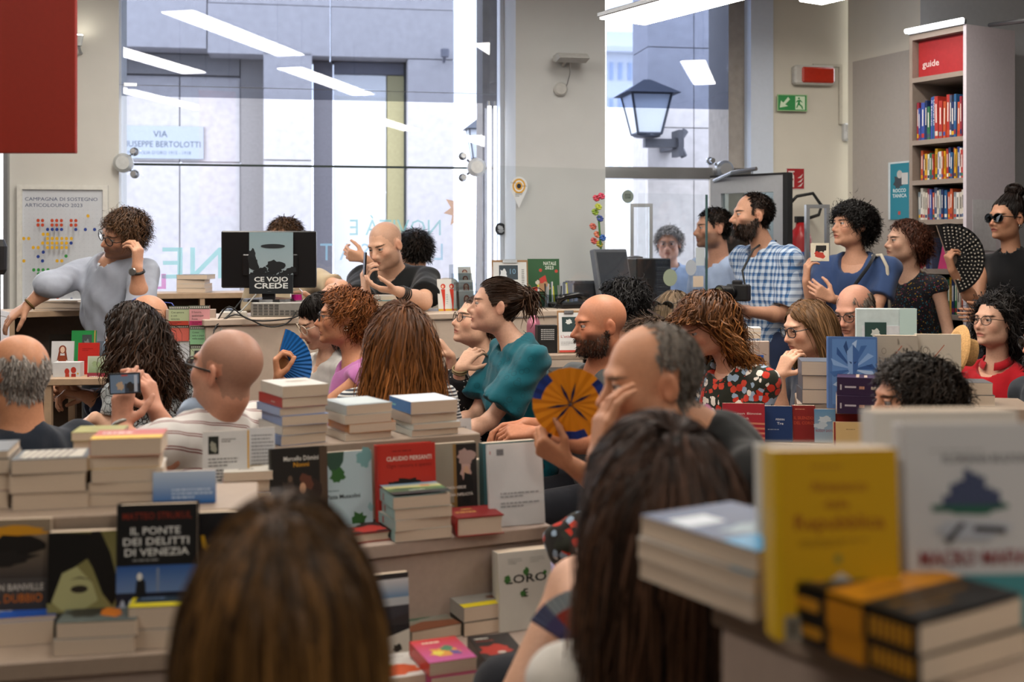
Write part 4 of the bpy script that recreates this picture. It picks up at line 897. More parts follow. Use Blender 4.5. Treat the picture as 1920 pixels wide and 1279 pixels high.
p17 = person('floral_tee', 'woman with wavy auburn hair in a floral tee looking down', 4.6, (1322, 607), 66, -26, fem=True, skin='#c48f74', hair=longh('#3f2413', 1700, (.20, .30), '#8d5a2c', curl=.013, cf=70, vol=1.16, lift=.6, jit=.16, comb='crown', fringe=.07), top=dict(col='#23251c', pat='floral', sleeve=.62, loose=.016), byaw=62, sc=(1378, 700, .04), bulk=1.1, arms=dict(L=dict(e=(1410, 790, -.1), w=(1320, 830, -.25))))
p18 = person('hand_on_mouth', 'balding man in a black tee resting his hand over his mouth', 2.45, (1220, 712), 80, -6, skin='#c18a6a', hair=fringeh('#6f675f', 2200, .1, len=(.008, .018), mask=dict(recede=.055)), scalp=('#8b7868', .6, dict(recede=.05)), top=dict(col='#0f1011', sleeve=.7, loose=.016, high=.42), byaw=72, sc=(1352, 856, .0), fat=.010, h=.003, brow='#6d5d50', nose=1.05,
    arms=dict(L=dict(e=(1190, 1040, -.18), w=(1122, 862, -.10), d=(.12, -.05, 1), n=(.9, .35, .1), c=((.25, .5, .3), (.3, .5, .3), (.35, .5, .3), (.4, .5, .4)), th=(.6, .3, .7), hs=.95)))
p19 = person('long_brown_back', 'long brown-haired woman in white seen from behind with a paper fan', 1.76, (1228, 940), 152, 2, fem=True, skin='#c99c82', hair=longh('#33221a', 3000, (.36, .52), '#5d422e', r=.0026, vol=1.17, lift=.3, jit=.05, curl=.005, cf=22, free=True, streak=.4, comb='crown', stiff=.6, seg=18, taper=.35, var=.5), top=dict(col='#c3beb6', sleeve=.5), s=1.06, sc=(1250, 1225, .03), arms=dict(L=dict(e=(1110, 1330, .16), w=(1150, 1255, .26))), eyes=False, extra=[((1190, 1330, 1.95), (1085, 1102, 2.3), .075, .058), ((1085, 1102, 2.3), (975, 1330, 2.2), .056, .05)])
p20 = person('nearest_head', 'nearest listener, brown bobbed hair seen from behind', 1.22, (535, 1136), 180, 0, fem=True, skin='#c99c82', hair=longh('#3f2a14', 3200, (.22, .28), '#7d5a2e', r=.0026, vol=1.08, lift=.25, jit=.035, free=True, streak=.45, comb='crown', stiff=.62, seg=16, taper=.3, var=.5), top=dict(col='#3a3a40', sleeve=.5), eyes=False)
p21 = person('lavender_trousers', 'person in a pink top and lavender trousers holding the orange fan', 3.3, (1236, 712), 84, 0, fem=True, skin='#b9805f', hair=shorth('#3a2c22', 500), top=dict(col='#b3608c', sleeve=.6), legs='#8d86a3', sc=(1290, 800, .05), arms=dict(L=dict(e=(1150, 925, -.25), w=(1062, 866, -.3), d=(-.7, 0, .45), n=(.2, .7, .5), c=(1.0, 1.0, .6)), R=dict(e=(1150, 985, 0), w=(1100, 975, -.15), d=(-.9, -.1, -.2), n=(0, -.2, -1), c=(.4, .5, .3))), eyes=False)
p22 = person('grey_outside', 'grey curly-haired man with glasses standing outside the door', 8.6, (1254, 456), 14, -4, skin='#a8785f', hair=curly('#5c5652', 700, (.05, .08), .01, tip='#8b8580', vol=1.1, mask=dict(hl=-.015), face_ok=True, fringe=.035), top=dict(col='#8ea0bd', sleeve=1.6), glasses=dict(col='#6a6a6c', metal=True, r=.0012), seat=False, collar='#8ea0bd', h=.0042)
p23 = person('pale_blue_shirt', 'dark-haired man in a light blue shirt by the entrance', 6.9, (1337, 427), 82, 0, skin='#b98a72', hair=shorth('#15120f', 900, (.018, .03)), stubble=('#3a2c24', .6), top=dict(col='#9fb1cf', sleeve=1.7, loose=.016), byaw=60, collar='#b4c3dd', seat=False, fat=.006, sc=(1350, 500, .05))
p24 = person('plaid_shirt', 'bearded man in a blue plaid shirt holding a camera', 6.25, (1410, 403), 84, 2, skin='#b88a70', hair=shorth('#1a1310', 900, (.015, .028), mask=dict(recede=.02)), stubble=('#1d1511', .7), beard=dict(col='#17110d', tip='#2d2019', n=1300, len=(.016, .032), comb='down', lift=.35, stiff=.8, jit=.2, r=.0026, seg=5), top=dict(col='#35608f', pat='plaid', col2='#b3c0cf', sleeve=.8, loose=.018, flare=.03, wob=.005, h=.008), byaw=62, sc=(1436, 478, .04), collar='#6d8fb8', seat=False, nose=1.15, legs='#26304a', arms=dict(L=dict(e=(1476, 592, -.12), w=(1402, 584, -.28), d=(-.9, 0, .1), n=(0, 0, 1), c=(.6, .7, .4)), R=dict(e=(1425, 590, .1), w=(1385, 580, -.12), d=(-.8, -.3, .1), n=(0, -.2, 1), c=(.6, .7, .4))))
p25 = person('between_doorway', 'bearded man half hidden behind the plaid shirt', 7.35, (1384, 440), 66, 0, skin='#9a7260', hair=shorth('#1c1613', 600), stubble=('#241a15', .7), top=dict(col='#4d5666', sleeve=.6), seat=False, eyes=True, h=.0042)
p26 = person('blue_tee', 'woman with short black curls in a blue tee holding up a card', 6.1, (1597, 421), 72, 4, fem=True, skin='#b98a70', hair=curly('#0f0c0b', 1300, (.06, .10), .011, vol=1.12, mask=dict(nape=-.07), face_ok=True, fringe=.055), top=dict(col='#31456c', sleeve=.65, nd=.045, loose=.018, flare=.02), byaw=38, sc=(1606, 496, .03), seat=False, bulk=1.05, arms=dict(R=dict(e=(1530, 600, -.12), w=(1512, 528, -.2), d=(.02, -.1, 1), n=(.95, .1, .1), c=(.6, .8, .5)), L=dict(e=(1640, 585, -.15), w=(1560, 560, -.3), d=(-.9, 0, .5), n=(0, .8, .2), c=(.6, .6, .4))))
p27 = person('sequin_top', 'woman with pinned-up brown curls in a dark sequined top', 6.5, (1696, 452), 82, 4, fem=True, skin='#c49a82', hair=curly('#2c1a12', 1000, (.08, .14), .010, tip='#5a3222', vol=1.06, comb='back', lift=.5, mask=dict(hl=-.02)), top=dict(col='#15131a', pat='sequin', sleeve=.12, nd=.02), byaw=60, sc=(1712, 528, .02), seat=False)
p28 = person('black_top_bun', 'woman with a top bun, sunglasses and a black sleeveless top', 6.2, (1888, 409), 66, 2, fem=True, skin='#b58468', hair=dict(col='#150f0d', tip='#2e211b', n=1300, comb='bun', bun=(0, -.05, .150, .047), nb=420, lift=.3, stiff=.75, jit=.05, r=.0028, seg=9, vol=1.03, mask=dict(nape=-.06), g=(0, 0, .8)), top=dict(col='#0d0e11', sleeve=0, neck=.06, nz=.5, nd=.0, wob=.002), byaw=50, sc=(1898, 488, .02), seat=False, glasses=dict(col='#0d0d0f', lens='#15171c', tint=.5, r=.003, rx=.029, rz=.024), earring='#c9c9c9', lip='#8d4a44',
    arms=dict(R=dict(e=(1832, 575, -.1), w=(1786, 508, -.2), d=(-.35, -.1, 1), n=(.9, .1, .3), c=(.9, 1., .6)), L=dict(e=(1945, 585, -.1), w=(1850, 590, -.25))))
p29 = person('chin_in_hand', 'girl with long straight light brown hair and glasses, chin in hand', 4.9, (1513, 612), 72, -12, fem=True, skin='#c89a80', hair=longh('#5a4028', 1600, (.30, .36), '#7d6040', lift=.2, vol=1.04, jit=.03, partx=.0, r=.003), top=dict(col='#2a3140', sleeve=.5), byaw=65, sc=(1545, 705, .05), glasses=dict(col='#16181c', r=.0024, shape='square'), arms=dict(L=dict(e=(1462, 790, -.1), w=(1462, 704, -.14), d=(.45, 0, .9), n=(.6, .6, -.2), c=(.5, .7, .5))))
p30 = person('behind_frame', 'balding man with glasses behind the white display frame', 5.45, (1602, 582), 50, -16, skin='#b98670', hair=fringeh('#5f574f', 600, .06, len=(.02, .035)), scalp=('#a5806c', .3, dict(top=.055)), glasses=dict(col='#26211e', r=.002), top=dict(col='#4a5364', sleeve=.6))
p31 = person('dark_curls_near', 'person with dark curly hair in front of the mid display', 3.2, (1711, 752), 86, 0, skin='#b88264', hair=curly('#14100d', 1500, (.06, .095), .009, vol=1.1, tip='#2e241d', mask=dict(hl=-.008), r=.003, face_ok=True, fringe=.04), top=dict(col='#33363c', sleeve=.6), h=.0032, nose=1.1)
p32 = person('red_shirt', 'woman with dark curly hair and glasses in a red shirt', 5.2, (1866, 602), 62, 6, fem=True, skin='#c69a82', hair=curly('#15100e', 1500, (.14, .22), .011, vol=1.12, comb='back', stiff=.72, lift=.9, mask=dict(nape=-.07)), top=dict(col='#a5101c', sleeve=.7, nd=.022, loose=.018, cup=.02, cfw=.012), byaw=50, sc=(1872, 700, .03), collar='#a5101c', glasses=dict(col='#3a2a22', r=.0018), bulk=1.05)
p33 = person('edge_beard', 'dark-bearded man with glasses at the frame edge', 4.6, (1968, 640), 76, 0, skin='#b07f66', hair=shorth('#15110e', 800), stubble=('#17110e', .75), beard=dict(col='#15100d', n=700, len=(.02, .035), comb='down', lift=.8, stiff=.9, jit=.2, r=.0026, seg=4), glasses=dict(col='#141210', r=.0024), top=dict(col='#30343a', sleeve=.6))
# ---------------------------------------------------------------- books
PAGE = mat('#cfc4b4', .8, var=.06, nscale=90); PAGEW = mat('#d8d2c8', .8, var=.05, nscale=90)
def page_mat():
    m = bpy.data.materials.new('page_edges'); m.use_nodes = True; nt = m.node_tree; b = nt.nodes['Principled BSDF']; b.inputs['Roughness'].default_value = .85
    tc = nt.nodes.new('ShaderNodeTexCoord'); sp = nt.nodes.new('ShaderNodeSeparateXYZ'); nt.links.new(tc.outputs['Object'], sp.inputs[0])
    nz = nt.nodes.new('ShaderNodeTexNoise'); nz.noise_dimensions = '1D'; nz.inputs['Scale'].default_value = 1800; nz.inputs['Detail'].default_value = 2; nt.links.new(sp.outputs[2], nz.inputs['W'])
    r = nt.nodes.new('ShaderNodeValToRGB'); r.color_ramp.elements[0].position = .3; r.color_ramp.elements[1].position = .7
    r.color_ramp.elements[0].color = (*H('#b5a28e'), 1); r.color_ramp.elements[1].color = (*H('#dac8b2'), 1); nt.links.new(nz.outputs['Fac'], r.inputs[0]); nt.links.new(r.outputs[0], b.inputs['Base Color']); return m
PAGES = page_mat(); _CB = {}
def cover_mat(c): return mat(c, .38, var=.03, nscale=25, spec=.45)
def book(label, M, w, h, t, col, art=None, spine=None, back=None, hard=False, group=None, spine_col=None, name='book', cat='book', curl=0.):
    """lies with its spine on the local y axis, front cover up"""
    e = empty(name); e.matrix_world = M; tag(e, label, cat, group)
    ct = .0022 if hard else .0009; ov = .003 if hard else .0002
    b = MB(); n = 6
    # text block, fore edge slightly hollow
    prof = [(ct*1.2, ct)]+[(w-ov-.004*(0 if i in (0, n) else math.sin(math.pi*i/n))*(1 if hard else .25), ct+(t-2*ct)*i/n) for i in range(n+1)]+[(ct*1.2, t-ct)]
    V = [(x, ov, z) for x, z in prof]+[(x, h-ov, z) for x, z in prof]; k = len(prof)
    b.add(V, [tuple(range(k)), tuple(range(2*k-1, k-1, -1))]+[(i, k+i, k+(i+1) % k, (i+1) % k) for i in range(k)]); b.build('pages', PAGES, e)
    b = MB(); m = [cover_mat(col), cover_mat(spine_col or col)]
    def lift(x): return curl*(max(0, x/w-.35)**2)*2.4
    ns = 5 if curl else 1
    for z0, z1, cu in ((0, ct, 0), (t-ct, t, 1)):
        for i in range(ns):
            xa, xb = w*i/ns, w*(i+1)/ns; la, lb = (lift(xa), lift(xb)) if cu else (0, 0)
            b.add([(xa, 0, z0+la), (xb, 0, z0+lb), (xb, h, z0+lb), (xa, h, z0+la), (xa, 0, z1+la), (xb, 0, z1+lb), (xb, h, z1+lb), (xa, h, z1+la)], [(0, 3, 2, 1), (4, 5, 6, 7), (0, 1, 5, 4), (1, 2, 6, 5), (2, 3, 7, 6), (3, 0, 4, 7)])
    b.m = 1; sp = .0035 if hard else 0.
    pts = [(-sp*math.sin(math.pi*i/5), t*i/5) for i in range(6)]
    b.add([(x, 0, z) for x, z in pts]+[(x, h, z) for x, z in pts]+[(ct, 0, z) for x, z in pts]+[(ct, h, z) for x, z in pts], [(i, 6+i, 7+i, 1+i) for i in range(5)]+[(12+i, i, i+1, 13+i) for i in range(5)]+[(6+i, 18+i, 19+i, 7+i) for i in range(5)])
    cv = b.build('cover', m, e)
    if art: decal('cover_print', cv, art, w, h, Matrix.Translation((0, 0, t+(0 if not curl else curl*1.05))))
    if back: decal('back_print', cv, back, w, h, Matrix.Translation((w, 0, 0)) @ Matrix.Rotation(math.pi, 4, 'Y'))
    if spine: decal('spine_print', cv, spine, h, t, Matrix(((0, 0, -1, -sp-.0002), (-1, 0, 0, h), (0, 1, 0, 0), (0, 0, 0, 1))), lift=.0006)
    return e
RZ = lambda a: Matrix.Rotation(math.radians(a), 4, 'Z')
RX = lambda a: Matrix.Rotation(math.radians(a), 4, 'X')
def stand(label, px0, px1, pyt, D, z, col, t=.022, yaw=0, lean=6, faceback=False, **k):
    """upright book facing the room, its left edge at px0, its foot on height z"""
    x0 = (px0-CX)/F*D; w = abs(px1-px0)/F*D/max(.3, math.cos(math.radians(yaw))); h = (CH+(HY-pyt)/F*D-z)/math.cos(math.radians(lean))
    M = Matrix.Translation((x0, D, z+.001)) @ RZ(yaw) @ RX(90-lean)
    if faceback: M = M @ Matrix.Translation((w, 0, 0)) @ Matrix.Rotation(math.pi, 4, 'Y')
    else: M = M @ Matrix.Translation((0, 0, -t*.5))
    return book(label, M, w, h, t, col, **k)
ORD = ['lowest', 'second from the bottom', 'third from the bottom', 'fourth from the bottom', 'fifth from the bottom', 'sixth from the bottom', 'seventh from the bottom']
def pile(where, x, y, z, yaw, specs, w=.14, h=.21, group=None):
    """books lying on one another: near corner (x, y), spine on the left side; specs = (thickness, colour, options)"""
    n = len(specs); rr = random.Random(int(abs(x*1000)+abs(y*100)))
    for i, sp in enumerate(specs):
        t, col = sp[:2]; o = dict(sp[2]) if len(sp) > 2 else {}
        ww, hh = o.pop('w', w), o.pop('h', h); dy = o.pop('yaw', rr.uniform(-3, 3)); lab = o.pop('label', None) or '%s book, %s in %s' % (o.pop('look', 'pale paper'), 'topmost' if i == n-1 else ORD[i], where)
        o.pop('look', None); dx = o.pop('dx', rr.uniform(-.004, .004))
        M = Matrix.Translation((x, y, z+.0008)) @ RZ(yaw+dy) @ Matrix.Translation((dx, rr.uniform(-.004, .004), 0))
        if o.pop('flip', False): M = M @ Matrix.Translation((ww, hh, 0)) @ RZ(180)
        book(lab, M, ww, hh, t, col, group=group or 'books in '+where, **o); z += t+.0006+o.get('curl', 0)*.0
    return z
def at_z(px, py, z):
    D = (CH-z)*F/(py-HY); return (px-CX)/F*D, D
# ---------------------------------------------------------------- display furniture
def unit(name, label, M, boxes):
    e = empty(name); e.matrix_world = M; tag(e, label, 'display table')
    for nm, (x0, x1, y0, y1, z0, z1), m in boxes:
        b = MB(); b.box(x0, x1, y0, y1, z0, z1, bev=.003); b.build(nm, m, e)
    return e
LAM = mat('#978575', .5, var=.05, nscale=60); LAM2 = mat('#a8968a', .45, var=.05, nscale=60)
MR = Matrix.Translation((.105, 3.088, 0)) @ RZ(25)
unit('display_table', 'stepped beige display table with front ledge beside the teal blouse', MR, [('top_board', (-1.0, 0, 0, .47, .715, .75), LAM2), ('body', (-.99, -.008, .012, .46, .0, .714), LAM2), ('tier', (-.68, -.10, .24, .46, .751, .965), LAM), ('riser', (-.99, -.69, .05, .40, .751, .84), LAM), ('low_ledge', (-.62, 0, -.46, .011, .49, .52), LAM2), ('low_base', (-.60, -.02, -.44, .008, 0, .489), LAM)])
ML = Matrix.Translation((-.633, 2.209, 0)) @ RZ(12)
unit('display_table', 'beige display table with crime novels nearest the left corner', ML, [('top_board', (-1.3, .16, 0, .45, .685, .72), LAM), ('body', (-1.29, .15, .012, .44, 0, .684), LAM2), ('tier', (-1.28, .15, .17, .44, .721, .948), LAM)])
MF = Matrix(((.85, -.53, 0, .235), (.53, .85, 0, 1.388), (0, 0, 1, 0), (0, 0, 0, 1)))
unit('display_counter', 'taupe display counter in the right foreground', MF, [('top_board', (0, .8, -.95, 0, 1.035, 1.07), LAM), ('body', (.008, .79, -.94, -.008, 0, 1.034), LAM2)])
MM = Matrix.Translation((1.06, 4.36, 0)) @ RZ(-12)
unit('display_table', 'display table in front of the long-haired girl with glasses', MM, [('top_board', (-.32, .85, -.16, .36, .745, .78), LAM2), ('body', (-.31, .84, -.15, .35, 0, .744), LAM2), ('tier', (.0, .84, .02, .35, .781, .90), LAM)])
lp = lambda M, u, v: (M @ Vector((u, v, 0))).to_2d()
# ---- stacks and books on the left unit
NEARL = 'the stack by the navy tee'
x, y = at_z(-70, 957, .948); pile('the stack cut by the left frame edge', x, y, .948, 12, [(.035, '#b7ad9f'), (.034, '#8e3c30'), (.030, '#4a4c4e'), (.016, '#5b5e60', dict(look='grey'))], w=.09, h=.14)
x, y = at_z(18, 960, .948); zt = pile('the stack under the woven-pattern cover', x, y, .948, 12, [(.034, '#b9b0a4'), (.038, '#aca091'), (.030, '#3c4246', dict(look='grey woven-pattern', art=[('r', .08, .12, .92, .9, '#b9b3a4'), *[('p', [(.08+.1*i, .12), (.12+.1*i, .12), (.2+.1*i, .9), (.16+.1*i, .9)], '#6d5f58') for i in range(7)]]))], w=.146, h=.12)
x, y = at_z(162, 952, .948); pile('the yellow-banded stack', x, y, .948, 13, [(.026, '#c3b9ac'), (.022, '#b4a898'), (.026, '#c9c0b2', dict(dx=.01)), (.026, '#d9a92a', dict(look='yellow-edged')), (.036, '#b24a48', dict(look='red-topped', dx=.006, art=[('r', 0, 0, 1, .35, '#d6ad2c'), ('r', 0, .35, 1, 1, '#b0504c'), ('l', .1, .5, .9, .85, 1, '#d8c7c0')]))], w=.142, h=.12)
x, y = at_z(128, 905, .948); pile('the back stack with the olive cover', x, y+.02, .948, 10, [(.03, '#c4bcae'), (.03, '#c9c2b4'), (.028, '#b7ae9f'), (.02, '#9a9550', dict(look='olive', art=[('l', .3, .4, .9, .6, 2, '#aaa565')]))], w=.11, h=.1)
stand('blue gradient book standing above the Venice thriller', 287, 400, 886, 2.43, .948, '#2c66a8', t=.014, yaw=10, lean=3, art=[('g', 0, 0, 1, 1, '#1560a8', '#b9cbe0'), ('l', .3, .15, .95, .5, 3, '#c7d8ea')])
FRL = 'crime novels along the near left ledge'
stand('dark mountain sunset novel with a yellow sky at the frame edge', -60, 86, 980, 2.28, .72, '#2a2320', t=.03, yaw=8, lean=5, group=FRL, art=[('g', 0, .5, 1, 1, '#3a3432', '#8a7a66'), ('g', 0, 0, 1, .5, '#241f1e', '#4a4644'), ('b', .45, .9, .5, .05, '#c58a1e', 3), ('b', .5, .75, .42, .10, '#171412', 5), ('b', .3, .66, .5, .08, '#1d1a18', 8), ('t', 'JOHN BANVILLE', .56, .40, .055, '#c9c2b8', 'c', 1, .75), ('t', 'IL DUBBIO', .62, .30, .07, '#c06a24', 'c', 1, .6)])
stand('novel with a green-tinted face behind black hair', 90, 219, 1002, 2.27, .72, '#14120f', t=.03, yaw=9, lean=5, group=FRL, art=[('g', 0, 0, 1, 1, '#8f8b5a', '#6f6a3e'), ('p', [(0, .35), (.1, .35), (.25, .62), (.55, .75), (.62, .98), (0, 1)], '#0d0c0b'), ('p', [(.6, 1), (.5, .8), (.62, .66), (.76, .42), (.9, .3), (1, .45), (.86, .8), (.72, 1)], '#100e0c'), ('p', [(.06, .36), (.2, .62), (.4, .68), (.62, .52), (.7, .36), (.5, .28), (.2, .28)], '#a9a878'), ('e', .44, .47, .12, .035, '#2a241c'), ('p', [(.3, .56), (.45, .585), (.62, .545), (.45, .57)], '#231e18'), ('r', 0, 0, 1, .26, '#3b3a34'), ('l', .2, .18, .8, .23, 1, '#c9c6ba')])
stand('black Venice thriller reading IL PONTE DEI DELITTI DI VENEZIA', 220, 364, 950, 2.29, .72, '#0f1012', t=.038, yaw=9, lean=4, hard=True, group=FRL, art=[('r', 0, 0, 1, 1, '#101113'), ('t', 'MATTEO STRUKUL', .5, .89, .05, '#7d2a1a', 'c', 1, .86), ('t', 'IL PONTE', .48, .775, .055, '#d2d2d0', 'c', 1, .62), ('t', 'DEI DELITTI', .49, .695, .055, '#d2d2d0', 'c', 1, .82), ('t', 'DI VENEZIA', .5, .615, .055, '#d2d2d0', 'c', 1, .8), ('l', .2, .57, .8, .6, 1, '#8a8a8a'), ('g', 0, .1, 1, .54, '#8fa6c8', '#2b5596'), ('r', .5, .3, .53, .52, '#7a86a0'), ('r', 0, .24, 1, .34, '#1c2030'), *[('e', .08+.1*i, .2, .04, .09, '#aab4c4', 12) for i in range(10)], ('p', [(.22, .2), (.25, .42), (.3, .47), (.36, .42), (.38, .2)], '#12141c'), ('e', .29, .46, .035, .03, '#d8d8d8', 10), ('b', .75, .23, .11, .04, '#b5531c', 2), ('r', 0, 0, 1, .1, '#15171c')])
stand('black cover with a yellow stag beside the Venice thriller', 366, 470, 964, 2.36, .72, '#0e0f13', t=.03, yaw=10, lean=4, group=FRL, art=[('r', 0, 0, 1, 1, '#0f1116'), ('p', [(.1, .8), (.16, .8), (.2, .72), (.34, .72), (.5, .86), (.53, .84), (.4, .68), (.36, .56), (.3, .56), (.22, .64), (.12, .7)], '#c79a1c')])
LZL = .72
x, y = at_z(-40, 1216, LZL); pile('the pile before the mountain novel', x, y, LZL, 10, [(.045, '#b9b0a5'), (.008, '#1f4a9a', dict(look='blue and red flag', art=[('g', 0, 0, 1, 1, '#1b4ba0', '#2b5cb0'), ('p', [(0, .2), (.6, .5), (.5, .9), (0, .8)], '#a9302a'), ('b', .3, .5, .22, .2, '#cfcfcf', 3)]))], w=.135, h=.14)
x, y = at_z(102, 1232, LZL); pile('the pile before the face novel', x, y, LZL, 9, [(.03, '#b9b0a5'), (.03, '#3f4442', dict(look='grey-green rocky', art=[('g', 0, 0, 1, 1, '#525a58', '#39403e'), ('b', .35, .5, .3, .3, '#22211f', 3), ('b', .62, .35, .14, .2, '#b5651e', 4), ('r', .72, .68, .95, .82, '#c9c4bc')]))], w=.145, h=.15)
x, y = at_z(240, 1220, LZL); pile('the pile before the Venice thriller', x, y, LZL, 9, [(.036, '#bdb4a9'), (.042, '#26313a', dict(look='dark blue yellow-trimmed', art=[('r', 0, 0, 1, 1, '#22303c'), ('r', 0, 0, 1, .16, '#c9ba1c'), ('r', 0, 0, .07, 1, '#b9ac1c'), ('l', .1, .7, .9, .88, 1, '#8fae4a'), ('l', .15, .3, .85, .5, 2, '#6f86a8')]))], w=.118, h=.16)
# ---- right unit: top tier
x, y = lp(MR, -.655, .255); pile('the tall stack with the red spine', x, y, .965, 32, [(.026, '#7f97c4', dict(look='blue-spined')), (.024, '#c9c4bc'), (.026, '#8298c6', dict(look='pale blue-spined')), (.020, '#8fa2c8', dict(dx=-.006)), (.026, '#a8302c', dict(look='red-spined', spine=[('l', .55, .3, .85, .6, 1, '#d9b8b0')])), (.030, '#ccc7bd', dict(look='thick cream', art=[('b', .6, .6, .25, .12, '#a79b8c', 3)]))], w=.128, h=.17)
x, y = lp(MR, -.485, .25); pile('the orange-spined stack', x, y, .965, 30, [(.020, '#d2cabd'), (.024, '#b5722e', dict(look='orange-spined', dx=.01)), (.024, '#c4bdb2'), (.026, '#9fa7a8', dict(look='silver-grey', art=[('r', .1, .1, .9, .9, '#b3bbbb')]))], w=.135, h=.16)
x, y = lp(MR, -.30, .25); pile('the stack topped by a blue spine', x, y, .965, 28, [(.018, '#b9bdb6'), (.016, '#c2c5be', dict(dx=.004)), (.026, '#a99f94'), (.034, '#ccd0d4', dict(look='white blue-spined', spine_col='#2f6ba8', spine=[('l', .1, .3, .5, .6, 1, '#8fd0c8')]))], w=.14, h=.16)
x, y = at_z(492, 806, .965); pile('the small pile behind the tall stack', x+.03, y+.12, .965, 40, [(.022, '#c6beb2'), (.024, '#bdb5aa')], w=.07, h=.1)
stand('white back cover with printed text at the end of the tier', 822, 886, 790, 3.33, .82, '#c9c9ca', t=.012, yaw=20, lean=8, art=[('l', .1, .15, .9, .9, 9, '#8d8d92')])
# left side of the right unit
stand('white back cover with a small photo and a yellow stripe', 380, 463, 812, 2.93, .84, '#c9c9c8', t=.012, yaw=16, lean=5, art=[('r', .12, .68, .34, .93, '#1c211d'), ('b', .23, .78, .07, .08, '#8d8d80', 4), ('l', .4, .84, .75, .9, 2, '#555555'), ('l', .12, .5, .85, .64, 3, '#777777'), ('l', .12, .3, .85, .48, 4, '#444444'), ('l', .12, .05, .85, .28, 6, '#8d8d8d'), ('r', .955, 0, .985, 1, '#d69f22')])
stand('white page of small print beside the yellow stripe', 464, 513, 805, 3.0, .84, '#cbcbcc', t=.012, yaw=16, lean=5, art=[('l', .15, .1, .95, .92, 16, '#8a8a8e')])
x, y = at_z(418, 950, .84); pile('the pale pile on the riser', x, y, .84, 14, [(.030, '#c6c0b8'), (.030, '#c49a98', dict(look='pink-edged')), (.022, '#cfcac0', dict(look='cream', art=[('b', .5, .6, .3, .2, '#8d7d62', 3), ('l', .3, .15, .9, .3, 1, '#8a8278')]))], w=.12, h=.15)
x, y = at_z(398, 956, .84); book('teal flat book with a pale drawing beside the pale pile', Matrix.Translation((x-.02, y, .841)) @ RZ(14), .07, .11, .012, '#3d8a92', art=[('b', .5, .5, .3, .25, '#b9b08a', 4)])
x, y = at_z(352, 895, .84); pile('the yellow-covered pair behind the white back cover', x-.02, y+.05, .84, 30, [(.022, '#c9c2b2'), (.024, '#c9b42c', dict(look='yellow-topped'))], w=.08, h=.1)
# front row on the ledge
RW = 'novels facing out on the display ledge'
stand('black-covered novel with a woman in profile, first of the ledge row', 509, 608, 846, 2.93, .75, '#191613', t=.03, yaw=22, lean=6, hard=True, group=RW, art=[('r', 0, 0, 1, 1, '#1b1815'), ('r', .86, 0, 1, 1, '#4a3a2c'), ('t', 'Marcello D\u00f2mini', .53, .86, .05, '#d2d0ca', 'c', 1, .62), ('t', 'Nonni', .53, .79, .05, '#c98f22', 'c', 1), ('b', .3, .5, .12, .18, '#3a302a', 3), ('e', .33, .66, .04, .035, '#5d4a3c'), ('b', .66, .5, .2, .2, '#2d211b', 6), ('b', .62, .62, .12, .09, '#5a3426', 4), ('e', .55, .55, .055, .06, '#b98f72'), ('r', 0, 0, 1, .3, '#211b17')])
stand('pale blue novel with round green trees on the ledge', 609, 694, 852, 2.98, .75, '#a9bcc2', t=.02, yaw=22, lean=6, group=RW, art=[('r', 0, 0, 1, 1, '#a6bac1'), ('p', [(0, 1), (.02, .9), (.12, .78), (.28, .76), (.4, .88), (.42, 1)], '#2d4a3c'), ('b', .28, .72, .15, .09, '#2f5c2c', 3), ('b', .85, .9, .15, .12, '#6f9a9c', 5), ('l', .05, .51, .5, .55, 1, '#6a7a80'), ('t', 'Pizza Mussolini', .04, .43, .05, '#23282a', 'l', 1, .7), ('b', .7, .15, .15, .10, '#2d5a2a', 8), ('b', .72, .05, .08, .05, '#3f6a3a', 6), ('b', .95, .3, .05, .05, '#7fa3a6', 2)])
stand('tall red hardback with a black brushed tree on the ledge', 708, 813, 838, 3.02, .75, '#a9261c', t=.035, yaw=22, lean=5, hard=True, group=RW, art=[('r', .04, 0, 1, 1, '#b02c20'), ('l', .25, .91, .85, .94, 1, '#6d1812'), ('t', 'CLAUDIO PIERSANTI', .54, .81, .05, '#dccfc6', 'c', 1, .78), ('t', 'Ogni rancore \u00e8 spento', .54, .73, .045, '#601510', 'c', 0, .78), ('b', .42, .5, .28, .09, '#120d0c', 3), ('b', .5, .55, .25, .05, '#120d0c', 9), ('b', .35, .38, .2, .04, '#120d0c', 7), ('b', .42, .33, .08, .06, '#120d0c', 2)])
stand('grey and black novel with a veiled figure on the ledge', 814, 893, 835, 3.10, .75, '#8d8678', t=.022, yaw=22, lean=5, group=RW, art=[('r', 0, 0, 1, 1, '#8f897b'), ('r', .45, .08, .52, .98, '#8a6a3a'), ('r', 0, .22, .5, .25, '#8a6a3a'), ('r', .52, 0, 1, .98, '#1b1614'), ('b', .74, .66, .12, .13, '#b3938a', 3), ('b', .76, .82, .2, .1, '#a0857e', 6), ('e', .75, .62, .07, .08, '#c0987e'), ('b', .74, .4, .16, .18, '#0f0d0d', 5), ('t', 'CARMEN VERDE', .45, .42, .035, '#dad6cd', 'c', 1, .56), ('t', 'UNA MINIMA INFELICIT\u00c0', .47, .33, .035, '#dad6cd', 'c', 1, .84)])
stand('teal book behind the large white back cover', 905, 1005, 833, 3.17, .75, '#2f5a60', t=.03, yaw=24, lean=4)
stand('large white back cover with a small barcode', 918, 1022, 838, 3.06, .75, '#cfd1d2', t=.012, yaw=20, lean=7, art=[('r', .16, .86, .29, .94, '#8d9094'), *[('r', .165+.02*i, .865, .172+.02*i, .935, '#2a2c30') for i in range(6)], ('r', .035, .88, .05, .92, '#a83a34'), ('l', .2, .34, .95, .42, 2, '#8f9296'), ('l', .2, .22, .95, .3, 2, '#8f9296')])
